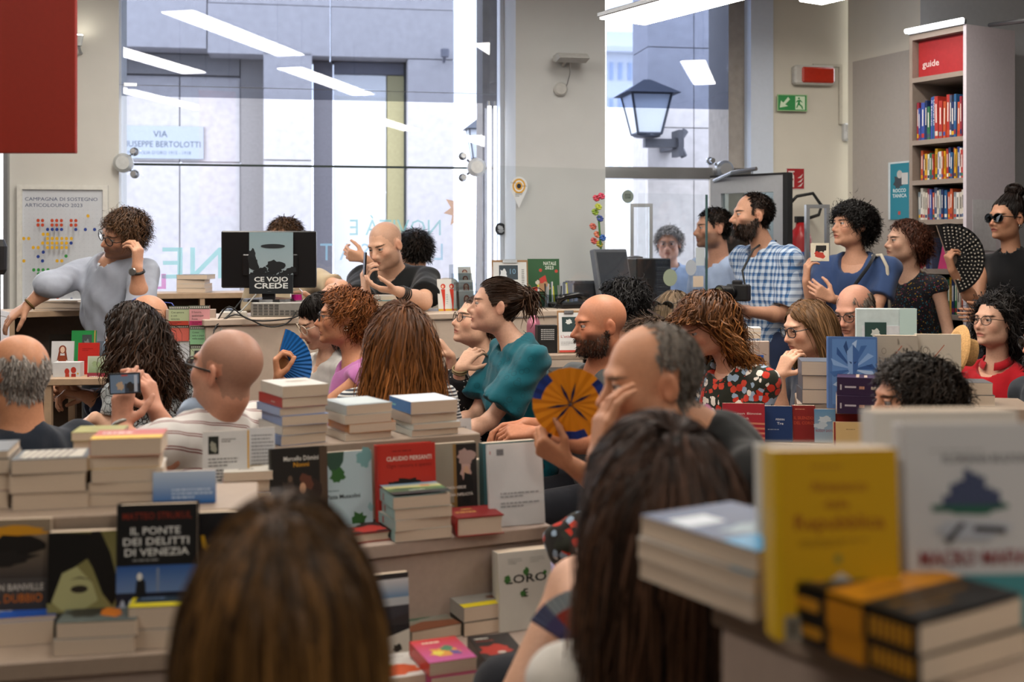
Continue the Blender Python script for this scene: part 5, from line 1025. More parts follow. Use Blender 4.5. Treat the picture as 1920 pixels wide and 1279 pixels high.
stand('pale pages beside the teal book', 892, 908, 862, 3.22, .75, '#c9c0b4', t=.03, yaw=24, lean=2)
x, y = at_z(652, 1022, .75); pile('the ledge before the trees novel', x, y, .75, 24, [(.024, '#8d1f1c', dict(look='red and black', hard=True, art=[('r', 0, 0, 1, 1, '#2a1614'), ('b', .6, .3, .35, .25, '#a52a22', 3), ('b', .3, .7, .25, .15, '#7d8588', 5)]))], w=.115, h=.13)
x, y = at_z(738, 1019, .75)
BLU = dict(spine_col='#8fb0b0', spine=[('r', .3, .2, .36, .8, '#a8463c')])
pile('the pile before the red hardback', x, y, .75, 24, [(.027, '#c9c4b8', dict(BLU, look='green-spined')), (.027, '#c9c4b8', dict(BLU, look='green-spined')), (.027, '#c9c4b8', dict(BLU, look='green-spined')), (.030, '#9fb7b4', dict(BLU, look='landscape-covered', curl=.006, art=[('g', 0, .55, 1, 1, '#b9b06a', '#4a7aa0'), ('r', 0, 0, 1, .2, '#1b1f22'), ('g', 0, .2, 1, .55, '#26382c', '#5c7a4a'), ('b', .3, .45, .2, .1, '#2c4a34', 4), ('b', .72, .66, .09, .06, '#a5452c', 4), ('l', .35, .26, .85, .36, 1, '#c9d0c0')]))], w=.150, h=.13)
x, y = at_z(855, 1008, .75); pile('the thick red hardback pile', x, y, .75, 20, [(.048, '#8d1c1c', dict(look='thick red', hard=True, art=[('r', 0, 0, 1, 1, '#741616'), ('l', .3, .68, .7, .84, 1, '#c9a85a'), ('l', .1, .38, .9, .62, 1, '#b98a4a')]))], w=.125, h=.12)
# low ledge
stand('white novel reading LORO E with leafy letters', 935, 1034, 1040, 2.93, .52, '#c2c0b8', t=.026, yaw=22, lean=5, art=[('l', .18, .84, .48, .92, 3, '#9a9a94'), ('l', .6, .84, .9, .92, 3, '#9a9a94'), ('t', 'LORO', .52, .6, .105, '#1b211f', 'c', 1, .78), ('t', 'E', .5, .42, .1, '#1b211f', 'c', 1), ('b', .16, .66, .06, .05, '#3c6a34', 3), ('b', .52, .73, .05, .05, '#3c6a34', 5), ('b', .44, .46, .06, .04, '#3c6a34', 7), ('b', .88, .7, .04, .03, '#3c6a34', 9)])
stand('copy of the leafy-lettered novel tucked behind it', 928, 1030, 1036, 2.98, .52, '#b9b7b0', t=.02, yaw=22, lean=4)
stand('monochrome photo book half hidden by the nearest head', 690, 764, 1083, 2.75, .52, '#2a2a2c', t=.02, yaw=22, lean=5, art=[('g', 0, .7, 1, .93, '#5b7fa0', '#c2c4c4'), ('r', 0, .56, 1, .7, '#a9b0b4'), ('p', [(0, .35), (1, .5), (1, .6), (0, .6)], '#33343a'), ('r', 0, .18, 1, .36, '#1d1d20'), ('p', [(0, 0), (1, 0), (1, .3), (.3, .2), (0, .12)], '#c4c0b6'), ('b', .7, .08, .1, .05, '#2a2724', 3)])
LW_ = .52
x, y = at_z(772, 1210, LW_); book('landscape-covered book lying under the yellow-banded one', Matrix.Translation((x, y, LW_+.001)) @ RZ(30), .135, .13, .03, '#6d6656', art=[('g', 0, 0, 1, 1, '#6d4a34', '#8f9a90'), ('b', .3, .7, .35, .12, '#3f5a44', 3), ('p', [(0, 0), (1, 0), (1, .3), (.4, .45), (0, .25)], '#7d4a32')])
x, y = at_z(852, 1205, LW_); pile('the yellow-banded grey pile on the low ledge', x+.02, y+.04, LW_, 22, [(.034, '#3a352f', dict(look='dark')), (.036, '#9a9790', dict(look='grey yellow-banded', art=[('g', 0, 0, 1, 1, '#77746e', '#a9a69e'), ('r', 0, 0, 1, .2, '#cdb81c'), ('b', .75, .4, .2, .1, '#5a3a2c', 3)]))], w=.15, h=.15)
x, y = at_z(962, 1182, LW_); book('charcoal book at the end of the low ledge', Matrix.Translation((x, y+.05, LW_+.001)) @ RZ(32), .1, .14, .03, '#262b2c', art=[('l', .2, .5, .8, .7, 3, '#8a8f8c')])
x, y = at_z(908, 1282, LW_); book('black novel with a red painted face on the low ledge', Matrix.Translation((x, y+.02, LW_+.001)) @ RZ(16), .1, .16, .045, '#1c1513', art=[('r', 0, 0, 1, 1, '#1e1715'), ('l', .1, .8, .7, .9, 1, '#c9c4ba'), ('l', .1, .7, .9, .78, 1, '#8d3a2c'), ('b', .4, .35, .35, .22, '#a3271a', 3), ('e', .5, .22, .1, .05, '#b9aaa0')])
x, y = at_z(806, 1296, LW_); pile('the pink picture-book pile on the low ledge', x, y, LW_, 20, [(.028, '#a8306a', dict(look='magenta')), (.03, '#b8322c', dict(look='pink and red illustrated', art=[('g', 0, 0, 1, 1, '#b0508c', '#b8332a'), ('l', .2, .78, .9, .9, 1, '#d8c9b0'), ('b', .5, .4, .3, .2, '#c98a3a', 3), ('b', .6, .5, .12, .12, '#4a7a5a', 5), ('b', .35, .35, .12, .1, '#d2c24a', 8), ('b', .7, .3, .1, .1, '#5a4a8a', 4)]))], w=.11, h=.15)
x, y = at_z(700, 1300, LW_); book('white book with an orange flower painting on the low ledge', Matrix.Translation((x, y, LW_+.001)) @ RZ(22), .13, .15, .025, '#c4c0ba', art=[('b', .5, .3, .4, .22, '#b5481c', 3), ('b', .3, .5, .2, .1, '#8a8a4a', 5), ('l', .3, .78, .9, .86, 2, '#7d7d7d')])
# ---- right foreground counter
FZ = 1.07; YB = 32
def fpos(px, py): return at_z(px, py, FZ)
x, y = fpos(1412, 1165); pile('the blue-covered stack in the right foreground', x, y, FZ, YB, [(.0245, '#c4bdb2', dict(flip=True, look='blue-trimmed', art=[('r', 0, .8, 1, 1, '#3f93b8')])), (.0245, '#c4bdb2', dict(flip=True, look='blue-trimmed', dx=-.002, yaw=0, art=[('r', 0, .8, 1, 1, '#3f93b8')])), (.026, '#274066', dict(flip=True, look='navy and sky-blue', yaw=0, art=[('r', 0, 0, 1, 1, '#2a3f66'), ('r', 0, .72, 1, 1, '#3f93c4'), ('r', .0, .6, .35, 1, '#4a9cc8'), ('b', .5, .6, .3, .1, '#7d93a0', 3), ('r', .55, .2, .95, .4, '#b9c2cc')]))], w=.15, h=.205)
stand('white-edged book behind the yellow almanac', 1424, 1640, 838, 1.36, FZ, '#c9c5bd', t=.024, yaw=0, lean=4, hard=True)
e = stand('yellow almanac reading Almanacco della Repubblica', 1446, 1686, 848, 1.235, FZ, '#c09a10', t=.036, yaw=6, lean=4, art=[('r', .06, 0, 1, 1, '#b98f0c'), ('l', .3, .9, .75, .925, 1, '#8a5a14'), ('t', 'Almanacco', .52, .78, .055, '#8a4f14', 'c', 1, .46), ('t', 'della', .5, .69, .045, '#8a4f14', 'c', 1, .2), ('t', 'Repubblica', .52, .58, .075, '#8a4f14', 'c', 1, .72), ('l', .2, .49, .82, .53, 2, '#8f6a14'), ('e', .5, .42, .03, .025, '#7d7a34'), ('r', .42, .2, .62, .3, '#b9b4ac'), ('p', [(.42, .3), (.52, .35), (.62, .3)], '#b9b4ac'), ('r', .25, .13, .8, .2, '#aaa59c'), ('r', .06, .0, .95, .13, '#7d7668'), *[('r', .1+.09*i, .02, .15+.09*i, .11, '#3a352c') for i in range(9)]])
stand('white novel reading MACRO MAFIA with a drawn city', 1694, 1945, 800, 1.27, FZ, '#b9b9ba', t=.03, yaw=4, lean=4, hard=True, art=[('r', 0, 0, 1, 1, '#b7b8ba'), ('l', .2, .86, .95, .88, 1, '#8a8a8a'), ('t', 'FLORIANA BULFON', .62, .81, .038, '#2a2a2c', 'c', 1, .66), ('b', .5, .6, .22, .03, '#1f4a3c', 3), ('b', .5, .585, .27, .035, '#27584a', 5), *[('r', .28+.055*i, .6, .335+.055*i, .65+.06*min(i, 7-i)*.6+.02*(i % 2), '#3c4560') for i in range(8)], ('b', .5, .48, .26, .05, '#a3a9b4', 6), ('p', [(.28, .43), (.32, .41), (.45, .51), (.41, .52)], '#3a3a3c'), ('p', [(.5, .47), (.75, .46), (.75, .49), (.52, .50)], '#3a3a3c'), ('t', 'MACRO MAFIA', .5, .31, .07, '#7d1f22', 'c', 1, .82), ('r', 0, 0, 1, .26, '#3f7f86')])
stand('tall white book standing at the back of the foreground counter', 1632, 1905, 772, 1.50, FZ, '#c6c2bb', t=.05, yaw=4, lean=3, art=[('r', .15, .2, .28, .9, '#4a2a2a')])
x, y = fpos(1726, 1290); OR_ = [('r', 0, 0, 1, 1, '#131110'), ('r', .06, .3, .36, .72, '#b9801c'), *[('r', .70+.04*i, .2, .725+.04*i, .85, '#b9801c') for i in range(7)], ('r', .42, 0, .66, 1, '#b8780f')]
pile('the black and orange pile in the right foreground', x, y, FZ, YB, [(.027, '#131110', dict(look='black orange-banded', yaw=0, dx=0, spine=OR_)), (.029, '#131110', dict(look='black orange-banded', yaw=1, dx=0, spine=OR_, curl=.004, art=[('r', 0, 0, 1, 1, '#151312'), ('r', 0, .36, 1, .6, '#b8780f'), ('l', .1, .7, .85, .95, 2, '#b9801c'), ('l', .1, .1, .9, .3, 2, '#6a4a14'), ('l', .2, .42, .8, .54, 1, '#8a5a10')]))], w=.16, h=.19)
# ---- mid display on the right
def mz(px, py, z): return at_z(px, py, z)
LB = 'novels facing out on the mid display'
stand('red novel with wavy coral stripes on the mid display', 1355, 1432, 757, 4.22, .78, '#9a2230', t=.02, yaw=-6, lean=5, group=LB, art=[('r', 0, 0, 1, 1, '#a32530'), ('t', 'Imogen Binnie', .52, .72, .05, '#d8c2b8', 'c', 1, .8), ('t', 'Nevada', .52, .6, .05, '#d8c2b8', 'c', 1), *[('p', [(0, .05+.12*i), (.4, .12+.12*i), (1, .1+.12*i), (1, .15+.12*i), (.4, .17+.12*i), (0, .1+.12*i)], '#c9785e') for i in range(4)]])
stand('navy novel with a small white title on the mid display', 1431, 1484, 762, 4.24, .78, '#1d3358', t=.022, yaw=-6, lean=5, group=LB, art=[('r', 0, 0, 1, 1, '#1c3460'), ('t', 'PERRIN', .58, .6, .05, '#c9ccd2', 'c', 1, .3), ('t', 'Tre', .58, .48, .07, '#d2d4d8', 'c', 1, .22), ('l', .15, .32, .85, .38, 1, '#8d98ac')])
stand('dark red novel reading IL SILENZIO DEL CORO on the mid display', 1486, 1527, 761, 4.24, .78, '#7d1c1a', t=.03, yaw=-6, lean=5, group=LB, art=[('r', 0, 0, 1, 1, '#7d1d1a'), ('l', .1, .88, .9, .92, 1, '#c98a6a'), ('t', 'IL SILENZIO', .48, .62, .08, '#b5482c', 'c', 1, .86), ('t', 'DEL CORO', .48, .48, .08, '#b5482c', 'c', 1, .86)])
stand('sky-blue novel with white clouds on the mid display', 1527, 1565, 768, 4.22, .78, '#6f9ab8', t=.02, yaw=-6, lean=5, group=LB, art=[('g', 0, 0, 1, 1, '#a9b9c2', '#5a8ab0'), ('b', .5, .7, .3, .1, '#c6d0d6', 3), ('b', .3, .5, .3, .1, '#bcc9d0', 5), ('t', 'RODDY DOYLE', .5, .32, .07, '#9c4a5a', 'c', 1, .9)])
stand('red novel beside the sky-blue one', 1566, 1612, 777, 4.22, .78, '#8d2420', t=.02, yaw=-6, lean=5, group=LB)
stand('small cream book at the front of the mid display', 1563, 1620, 792, 4.1, .78, '#c9a872', t=.016, yaw=-6, lean=5, group=LB, art=[('r', 0, 0, .06, 1, '#8a2a26'), ('l', .4, .7, .9, .76, 1, '#6d5c3a')])
x, y = mz(1503, 757, .90); pile('the pale stack beside the blue art book', x, y, .90, -8, [(.052, '#4a4f58'), (.052, '#4c525c'), (.052, '#505a68', dict(look='blue-grey topped'))], w=.115, h=.16)
stand('large blue art book with a faceted paper head', 1552, 1640, 632, 4.25, .90, '#4a6ca0', t=.04, yaw=-8, lean=2, hard=True, art=[('r', .08, .06, .97, .97, '#5b82b8'), *[('p', [(.5, .55), (.5+.48*math.cos(a), .55+.42*math.sin(a)), (.5+.4*math.cos(a+.22), .55+.36*math.sin(a+.22))], c) for a, c in zip(np.linspace(0, 6.0, 14), ['#2f5288', '#86a6d0', '#3d639a', '#a9c0dc', '#294878']*3)], ('p', [(.38, .8), (.5, .9), (.62, .8), (.6, .55), (.5, .42), (.4, .55)], '#7fa0cc'), ('p', [(.5, .9), (.62, .8), (.6, .55), (.5, .42)], '#3a5f96'), ('p', [(.42, .66), (.48, .65), (.47, .62)], '#1f3a68'), ('p', [(.58, .66), (.52, .65), (.53, .62)], '#1f3a68')])
for i, (a, c, yt, col) in enumerate(((1640, 1716, 629, '#a99e90'), (1717, 1796, 627, '#bfb5a6'))):
    stand(('taupe' if i == 0 else 'cream')+' slipcase with a round emblem beside the blue art book', a, c, yt, 4.3, .90, col, t=.045, yaw=-8, lean=2, art=[('e', .2, .78, .06, .045, '#8a8074', 16), ('e', .2, .78, .045, .034, col, 16), ('p', [(.3, .62), (.62, .86), (.63, .85), (.31, .61)], '#a8553c'), ('t', 'WILLIAM T.', .6, .55, .06, '#8f867a', 'c', 0, .6)])
x, y = mz(1662, 776, .90); pile('the purple pile before the blue art book', x, y-.04, .90, 76, [(.062, '#33223c', dict(look='dark purple', spine=[('r', .06, .3, .09, .6, '#b9b0b4'), ('r', .15, .42, .36, .52, '#b9b0b4'), ('l', .42, .28, .6, .68, 1, '#c08a72'), ('l', .64, .28, .84, .68, 1, '#c9b8a4'), ('b', .93, .5, .02, .12, '#d2ccc8', 3)])), (.062, '#33223c', dict(look='dark purple', dx=.012, spine=[('r', .06, .3, .09, .6, '#b9b0b4'), ('r', .15, .42, .36, .52, '#b9b0b4'), ('l', .42, .28, .6, .68, 1, '#c08a72'), ('l', .64, .28, .84, .68, 1, '#c9b8a4'), ('b', .93, .5, .02, .12, '#d2ccc8', 3)], art=[('r', 0, 0, 1, 1, '#3a2743'), ('l', .1, .4, .9, .7, 2, '#c9b09a')]))], w=.16, h=.18)
x, y = mz(1818, 762, .90); pile('the pair of pale books by the red shirt', x, y, .90, -10, [(.04, '#4a4f55'), (.045, '#5a5f64', dict(look='grey-topped'))], w=.085, h=.14)
# ---------------------------------------------------------------- card table and small-book rack at the back left
tb = empty('card_table', (P(150, 0, 4.95).x, 4.95, 0), (0, 0, .1)); tag(tb, 'narrow oak table with cards and art books at the back left', 'table'); TZ = .93
b = MB(); b.box(-.16, .24, 0, .42, TZ-.03, TZ, bev=.003); b.build('top', OAK, tb)
for x in (-.15, .2):
    for y in (.01, .38): b = MB(); b.box(x, x+.03, y, y+.03, 0, TZ-.031); b.build('leg', OAK, tb)
def stand2(label, px0, px1, pyt, pyb, D, col, items, t=.008, yaw=4, lean=6, cat='card', name='greeting_card', group=None):
    W = (px1-px0)/F*D; z = CH+(HY-pyb)/F*D; Hh = (pyb-pyt)/F*D
    e = empty(name); e.matrix_world = Matrix.Translation(((px0-CX)/F*D, D, z)) @ RZ(yaw) @ RX(90-lean); tag(e, label, cat, group)
    b = MB(); b.box(0, W, 0, Hh, -t, 0); c = b.build('sheet', cover_mat(col), e)
    if items: decal('print', c, items, W, Hh, Matrix.Identity(4))
    return e
gl = [('e', .5, .74, .17, .13, '#7d3a24'), ('e', .5, .73, .1, .1, '#d2b49c'), ('p', [(.34, .7), (.42, .66), (.36, .42), (.26, .4)], '#7d3a24'), ('p', [(.66, .7), (.58, .66), (.64, .42), (.74, .4)], '#7d3a24'), ('p', [(.38, .55), (.62, .55), (.72, .26), (.28, .26)], '#8a3f24'), ('p', [(.2, .1), (.8, .1), (.72, .24), (.28, .24)], '#b98a3a'), ('e', .42, .17, .08, .04, '#c9c9c9'), ('e', .6, .17, .08, .04, '#c9c9c9')]
stand2('white card with a brown-haired girl standing on the oak table', 95, 136, 640, 700, 5.12, '#c9cacb', gl, group='illustrated cards at the back left')
stand2('white boxed card with two red figures on the oak table', 99, 149, 680, 722, 5.0, '#c6c8ca', [('e', .52, .6, .09, .14, '#a8372a', 14), ('e', .76, .66, .1, .14, '#a8372a', 14), ('p', [(.46, .5), (.6, .5), (.62, .1), (.44, .1)], '#b0402c'), ('p', [(.68, .5), (.84, .5), (.86, .12), (.66, .12)], '#9c2c22'), ('e', .3, .3, .03, .04, '#4a6a9a'), ('e', .92, .5, .03, .04, '#c9a02a')], t=.06, lean=0, group='illustrated cards at the back left')
stand2('green art book with a dark photo on the oak table', 132, 176, 620, 700, 5.24, '#1f7f3f', [('r', .45, .45, .85, .9, '#3c4444'), ('b', .65, .65, .12, .15, '#6d7676', 3), ('r', .95, 0, 1, 1, '#a98a4a')], t=.02, cat='book', name='art_book')
stand2('bright red book with faint lines on the oak table', 145, 183, 643, 705, 5.10, '#b3241c', [('l', .2, .75, .75, .85, 2, '#7d1410'), ('l', .2, .4, .7, .48, 2, '#8a1a14')], t=.015, cat='book', name='slim_book')
stand2('landscape postcard with a crimson band on the oak table', 163, 205, 668, 722, 5.0, '#b9c2ae', [('g', .05, .35, .95, .95, '#6d8a5c', '#b4c0aa'), ('r', 0, .2, 1, .42, '#8a3442'), ('l', .1, .27, .8, .34, 1, '#d2c4c4'), ('b', .4, .7, .2, .12, '#8fa37a', 4)], group='illustrated cards at the back left')
stand2('grey book behind the red one on the oak table', 180, 202, 640, 705, 5.22, '#55606c', None, t=.02, cat='book', name='slim_book')
e = stand2('clear acrylic sleeve at the back of the oak table', 90, 145, 627, 700, 5.30, '#c9c9c9', None, t=.004, cat='display', name='acrylic_sleeve'); e.children[0].data.materials[0] = glass('#eef4f6', .8, .97)
rc = empty('book_rack', (P(313, 0, 5.32).x, 5.32, 0), (0, 0, .12)); tag(rc, 'slim white rack of small pastel books beside the counter', 'rack'); RWd = 84/F*5.3
for z in (.62, .78, .93, 1.06): b = MB(); b.box(-.01, RWd+.01, -.03, .03, z-.012, z, bev=.002); b.build('ledge', WHITE, rc)
b = MB(); b.box(-.01, RWd+.01, .03, .045, .0, 1.2, bev=.002); b.build('back_board', LAM2, rc)
sm = [(316, 353, 574, 610, '#a9b58f', '#a83a2a', 'pale green and red small book reading Con amore e con amicizia', ['Con amore', 'e con', 'amicizia'], 'l'), (355, 392, 573, 610, '#c98f92', '#a82a5c', 'pink and magenta small book reading Il futuro qualunque fosse', ['Il futuro,', 'qualunque', 'fosse'], 'l'), (317, 353, 610, 640, '#c25f52', '#c2b9a4', 'coral small book with a starred top band', [], None), (356, 393, 612, 646, '#7fae84', '#4a4f48', 'green small book reading Come sale e pepe nella zuppa', ['Come', 'sale e pepe', 'nella zuppa'], None), (318, 354, 640, 678, '#c4c7cc', '#c4c7cc', 'white small book with pale print on the slim rack', [], None), (357, 393, 648, 680, '#a9b89a', '#2a2c30', 'grey-green small book with a black photo', [], 'x')]
for (a, c, y0, y1, c1, c2, lab, tx, sub) in sm:
    it = [('r', 0, .82, 1, 1, '#5d6258' if c2 != c1 else c1), *[('e', .07+.095*i, .91, .03, .05, '#c4c2b8', 6) for i in range(10)], *[('t', s_, .12, .62-.17*i, .10, '#3a3a34', 'l', 0) for i, s_ in enumerate(tx)]]
    if sub: it += [('r', 0, 0, 1, .22, c2)]+([('l', .12, .04, .7, .2, 2, '#3a1414')] if sub != 'x' else [('r', .2, .2, .8, .7, '#2a2c30')])
    stand2(lab, a, c, y0, y1, 5.26, c1, it, t=.012, yaw=7, lean=4, cat='book', name='small_book', group='small pastel books on the slim rack')
# ---------------------------------------------------------------- counters and shelving at the back
def thing(name, label, cat, M, group=None):
    e = empty(name); e.matrix_world = M; tag(e, label, cat, group); return e
def line_M(pa, Da, pb, Db):
    a, b_ = P(pa, HY, Da), P(pb, HY, Db); d = b_-a; return Matrix.Translation((a.x, a.y, 0)) @ Matrix.Rotation(math.atan2(d.y, d.x), 4, 'Z'), math.hypot(d.x, d.y)
MC, LC = line_M(385, 5.25, 1330, 6.45); CZ = 1.16
ct = thing('sales_counter', 'long taupe sales counter running behind the audience', 'counter', MC)
npan = 5
for i in range(npan):
    b = MB(); b.box(LC*i/npan+.002, LC*(i+1)/npan-.002, 0, .03, 0, CZ-.034, bev=.002); b.build('front_panel', BEIGE, ct)
b = MB(); b.box(-.01, LC, -.015, .46, CZ-.03, CZ, bev=.004); b.build('worktop', mat('#b5a494', .45, var=.05), ct)
b = MB(); b.box(0, .03, .03, .45, 0, CZ-.032); b.build('side_panel', BEIGE2, ct)
def cpos(px, v):      # point on the counter top under picture column px, v behind the front edge
    k = (px-CX)/F; o, dx, dy = MC.translation, MC.col[0], MC.col[1]
    ox, oy = o.x+dy.x*v, o.y+dy.y*v; u = (k*oy-ox)/(dx.x-k*dx.y); return MC @ Vector((u, v, CZ))
CY = math.degrees(math.atan2(MC[1][0], MC[0][0]))
def on_counter(px, v, yaw=None, z=0): p = cpos(px, v); return Matrix.Translation((p.x, p.y, CZ+z)) @ RZ(CY if yaw is None else yaw)
cs = lambda px, v: F/cpos(px, v).y       # pixels per metre there
# low shelving under the window
def shelving(label, pa, Da, pb, Db, zt, bays, dep=.32):
    M, L = line_M(pa, Da, pb, Db); e = thing('low_shelf_unit', label, 'shelf', M)
    b = MB(); b.box(0, L, 0, dep, zt-.03, zt, bev=.002); b.build('top_board', OAK, e)
    for i in range(bays+1): b = MB(); x = (L-.025)*i/bays; b.box(x, x+.025, .005, dep, 0, zt-.031); b.build('upright', OAK, e)
    b = MB(); b.box(.0, L, dep-.02, dep-.002, 0, zt-.031); b.build('back_panel', mat('#5d5148', .7), e)
    for z in (zt-.42, zt-.8): b = MB(); b.box(.025, L-.025, .01, dep-.02, z, z+.022); b.build('shelf', OAK, e)
    return M, L
SA, SAL = shelving('oak shelf unit the man in the pale shirt leans on', 18, 5.85, 290, 6.25, 1.16, 1)
SB, SBL = shelving('oak shelf unit left of the monitor', 287, 6.3, 470, 6.45, 1.235, 2)
def flat_stack(where, M, specs, group=None):
    """simple papers or books piled on a surface, given with their own sizes"""
    z = 0
    for i, (w, d, t, col, lab) in enumerate(specs):
        e = book(lab, M @ Matrix.Translation((0, 0, z+.0005)) @ RZ(random.uniform(-4, 4)), w, d, t, col, group=group or where); z += t+.0008
q = P(331, 0, 6.38); flat_stack('books by the window', Matrix.Translation((q.x, q.y, 1.236)) @ RZ(5), [(.155, .2, .025, '#b5a68f', 'cream book at the bottom of the pile by the window'), (.15, .2, .022, '#c9c6c0', 'white book second in the pile by the window'), (.15, .2, .022, '#c4c1ba', 'pale book third in the pile by the window'), (.165, .2, .026, '#5d5c5c', 'grey hardback on top of the pile by the window')])
q = P(62, 0, 5.95); flat_stack('papers on the oak shelf', Matrix.Translation((q.x, q.y, 1.161)) @ RZ(8), [(.3, .21, .012, '#d2cfc8', 'white ream of paper lying on the oak shelf'), (.28, .2, .03, '#d6d3cc', 'white box file on the oak shelf'), (.22, .2, .008, '#c9c6c0', 'white leaflets on top of the box file')])
b = MB(); b.box(0, .22, 0, .16, 0, .05); o_ = b.build('plastic_bag_stack', mat('#4f5358', .25), M=Matrix.Translation(P(50, 0, 6.0).to_2d().to_3d()+Vector((0, 0, .765)))); tag(o_, 'shrink-wrapped dark packet inside the oak shelf', 'packet')
# framed poster
def framed(label, px0, px1, py0, py1, items, off=-.03, fw=.028):
    W, Hh = wu(px1, off)-wu(px0, off), wz(px0, py0, off)-wz(px0, py1, off)
    e = thing('framed_poster', label, 'poster', MW @ Matrix.Translation((wu(px0, off), off, wz(px0, py1, off))))
    b = MB()
    for x0, x1, z0, z1 in ((0, W, 0, fw), (0, W, Hh-fw, Hh), (0, fw, fw, Hh-fw), (W-fw, W, fw, Hh-fw)): b.box(x0, x1, -.005, .028, z0, z1)
    b.build('frame', mat('#d2d2cc', .5), e)
    b = MB(); b.box(fw, W-fw, .01, .02, fw, Hh-fw); s_ = b.build('sheet', mat('#c3c8cf', .6, var=.02), e)
    decal('print', s_, items, W-2*fw, Hh-2*fw, Matrix.Translation((fw, .01, fw)) @ RX(90)); return e
R_, B_2, Y_, G_ = '#b5401c', '#1f3a86', '#d6a61c', '#2f8a3a'
dots = []
def row(y, xs, c): dots.extend([('e', x/700, y, .0205, .0155, c, 14) for x in xs])
for r in range(22):
    for c in range(17): dots.append(('e', .045+.056*c, .04+.037*r, .005, .004, '#b3b8c0', 6))
row(.764, [580], Y_)
for yy in (.722, .682): row(yy, [150, 188, 270, 310, 350, 435, 475], R_)
row(.643, [232, 272, 312, 352, 475, 558, 638], B_2); row(.60, [195, 232], Y_); row(.562, [28, 70, 232, 272, 312, 355, 395, 437], Y_); row(.522, [190, 232, 272, 312, 355, 395], Y_); row(.522, [435], B_2); row(.482, [110, 152, 232, 272, 312, 355, 395], Y_)
row(.442, [196], B_2); row(.402, [152], B_2); row(.364, [190], B_2); row(.364, [30, 315, 355], Y_); row(.406, [392], G_); row(.284, [115, 155, 195, 237], G_); row(.248, [155, 195, 237], G_); row(.25, [480, 520], G_); row(.168, [150, 435, 478, 520], R_); row(.13, [315, 355, 395, 437, 478, 520], B_2); row(.02, [320], R_); row(.02, [440], B_2)
framed('white framed poster of coloured dots headed CAMPAGNA DI SOSTEGNO', 32, 202, 346, 575, [('t', 'CAMPAGNA DI SOSTEGNO', .03, .90, .031, '#2c3a66', 'l', 0, .9), ('t', 'ARTICOLOUNO 2023', .03, .845, .031, '#2c3a66', 'l', 0, .71), ('t', 'LE', .03, .02, .02, '#555555', 'l', 0), *dots])
# red hanging banner, wall spot, black object at the frame edge
q = P(-60, 287, 3.6); q2 = P(141, 0, 3.6)
e = thing('hanging_banner', 'large red hanging sign board in the top left corner', 'sign', Matrix.Translation((q.x, 3.6, q.z)))
b = MB(); b.box(0, q2.x-q.x, 0, .02, 0, 1.15, bev=.002); b.build('board', mat('#8c1c04', .6, var=.05, nscale=60), e)
for x in (.06, q2.x-q.x-.06): b = MB(); b.tube([(x, .01, 1.14), (x, .01, CEIL-q.z)], .002, 5); b.build('cable', DARK, e)
c = MW @ Vector((wu(150, -.05), -.09, wz(150, 88, -.05)))
e = thing('wall_spotlight', 'small white wall spotlight shining up beside the red sign', 'lamp', Matrix.Translation(c) @ Matrix.Rotation(WA, 4, 'Z'))
b = MB(); b.lathe([(.018, 0), (.028, .06)], 16); b.build('head', mat('#c4c8c6', .4), e); b = MB(); b.lathe([(.024, .061), (.024, .064)], 16); b.build('bulb', mat('#fff6e0', .5, emit=30.), e); b = MB(); b.tube([(0, 0, .0), (0, .05, -.03), (0, .085, -.03)], .008, 8); b.build('arm', ALU, e)
c = P(-6, 515, 5.0); b = MB(); b.lathe([(.03, 0), (.04, .02), (.042, .12), (.03, .15)], 16); o_ = thing('speaker', 'black loudspeaker at the left frame edge', 'speaker', Matrix.Translation((c.x, c.y, 0)))
b.build('cabinet', mat('#131316', .5), o_, M=Matrix.Translation((0, 0, c.z))); b = MB(); b.lathe([(.14, 0), (.14, .02), (.015, .03), (.015, c.z)], 16); b.build('stand', DARK, o_)
# ---------------------------------------------------------------- monitor with its poster, computer, cables
kk = cs(505, .18); M0 = on_counter(505, .18, 4)
pc = thing('desktop_computer', 'grey desktop computer lying under the monitor', 'computer', on_counter(470, .10, 4))
b = MB(); b.box(0, .36, 0, .34, 0, .067, bev=.004); b.build('case', mat('#8d8b86', .45, .3), pc)
for i in range(14):
    for j in range(4):
        if 4 < i < 9 and j > 1: continue
        b = MB(); b.box(.012+i*.0245, .03+i*.0245, -.002, .001, .008+j*.0135, .017+j*.0135); b.build('vent_slot', mat('#4a4947', .6), pc)
b = MB(); b.box(.275, .295, -.012, .002, .02, .055); b.build('blue_plug', mat('#2447a0', .4), pc)
mo = thing('monitor', 'black computer monitor seen from behind', 'monitor', on_counter(505, .20, 4, .0675))
w2 = 88/kk; zt_, zb_ = wz, 0
zb = .123; zh = 107/kk
b = MB(); b.box(-w2, w2, -.02, .02, zb-.06, zb-.06+zh, bev=.006); bz = b.build('screen_back', mat('#0d0d0f', .35), mo)
b = MB(); b.box(-w2*.55, w2*.62, -.036, -.021, zb, zb+.1, bev=.006); b.build('rear_hump', mat('#101012', .35), mo)
b = MB(); b.box(-.03, .03, -.03, -.005, .008, .1); b.build('neck', DARK, mo)
b = MB(); b.lathe([(.001, 0), (.125, 0), (.12, .012), (.02, .02)], 24); b.build('foot', mat('#121214', .25), mo)
ps = thing('poster_sheet', 'poster of a dark disc over trees reading CE VOJO CREDE taped on the monitor', 'poster', on_counter(505, .20, 4, .0675) @ Matrix.Translation((-.088, -.042, .036)))
pw, ph = 81/kk, 115/kk
b = MB(); b.box(0, pw, 0, .0012, 0, ph); s_ = b.build('sheet', mat('#a9b6ba', .45), ps)
tr = [('b', .08+.9*i/11, .30+.03*((i*5) % 4), .09, .05+.02*((i*3) % 3), '#171a1d', i) for i in range(12)]
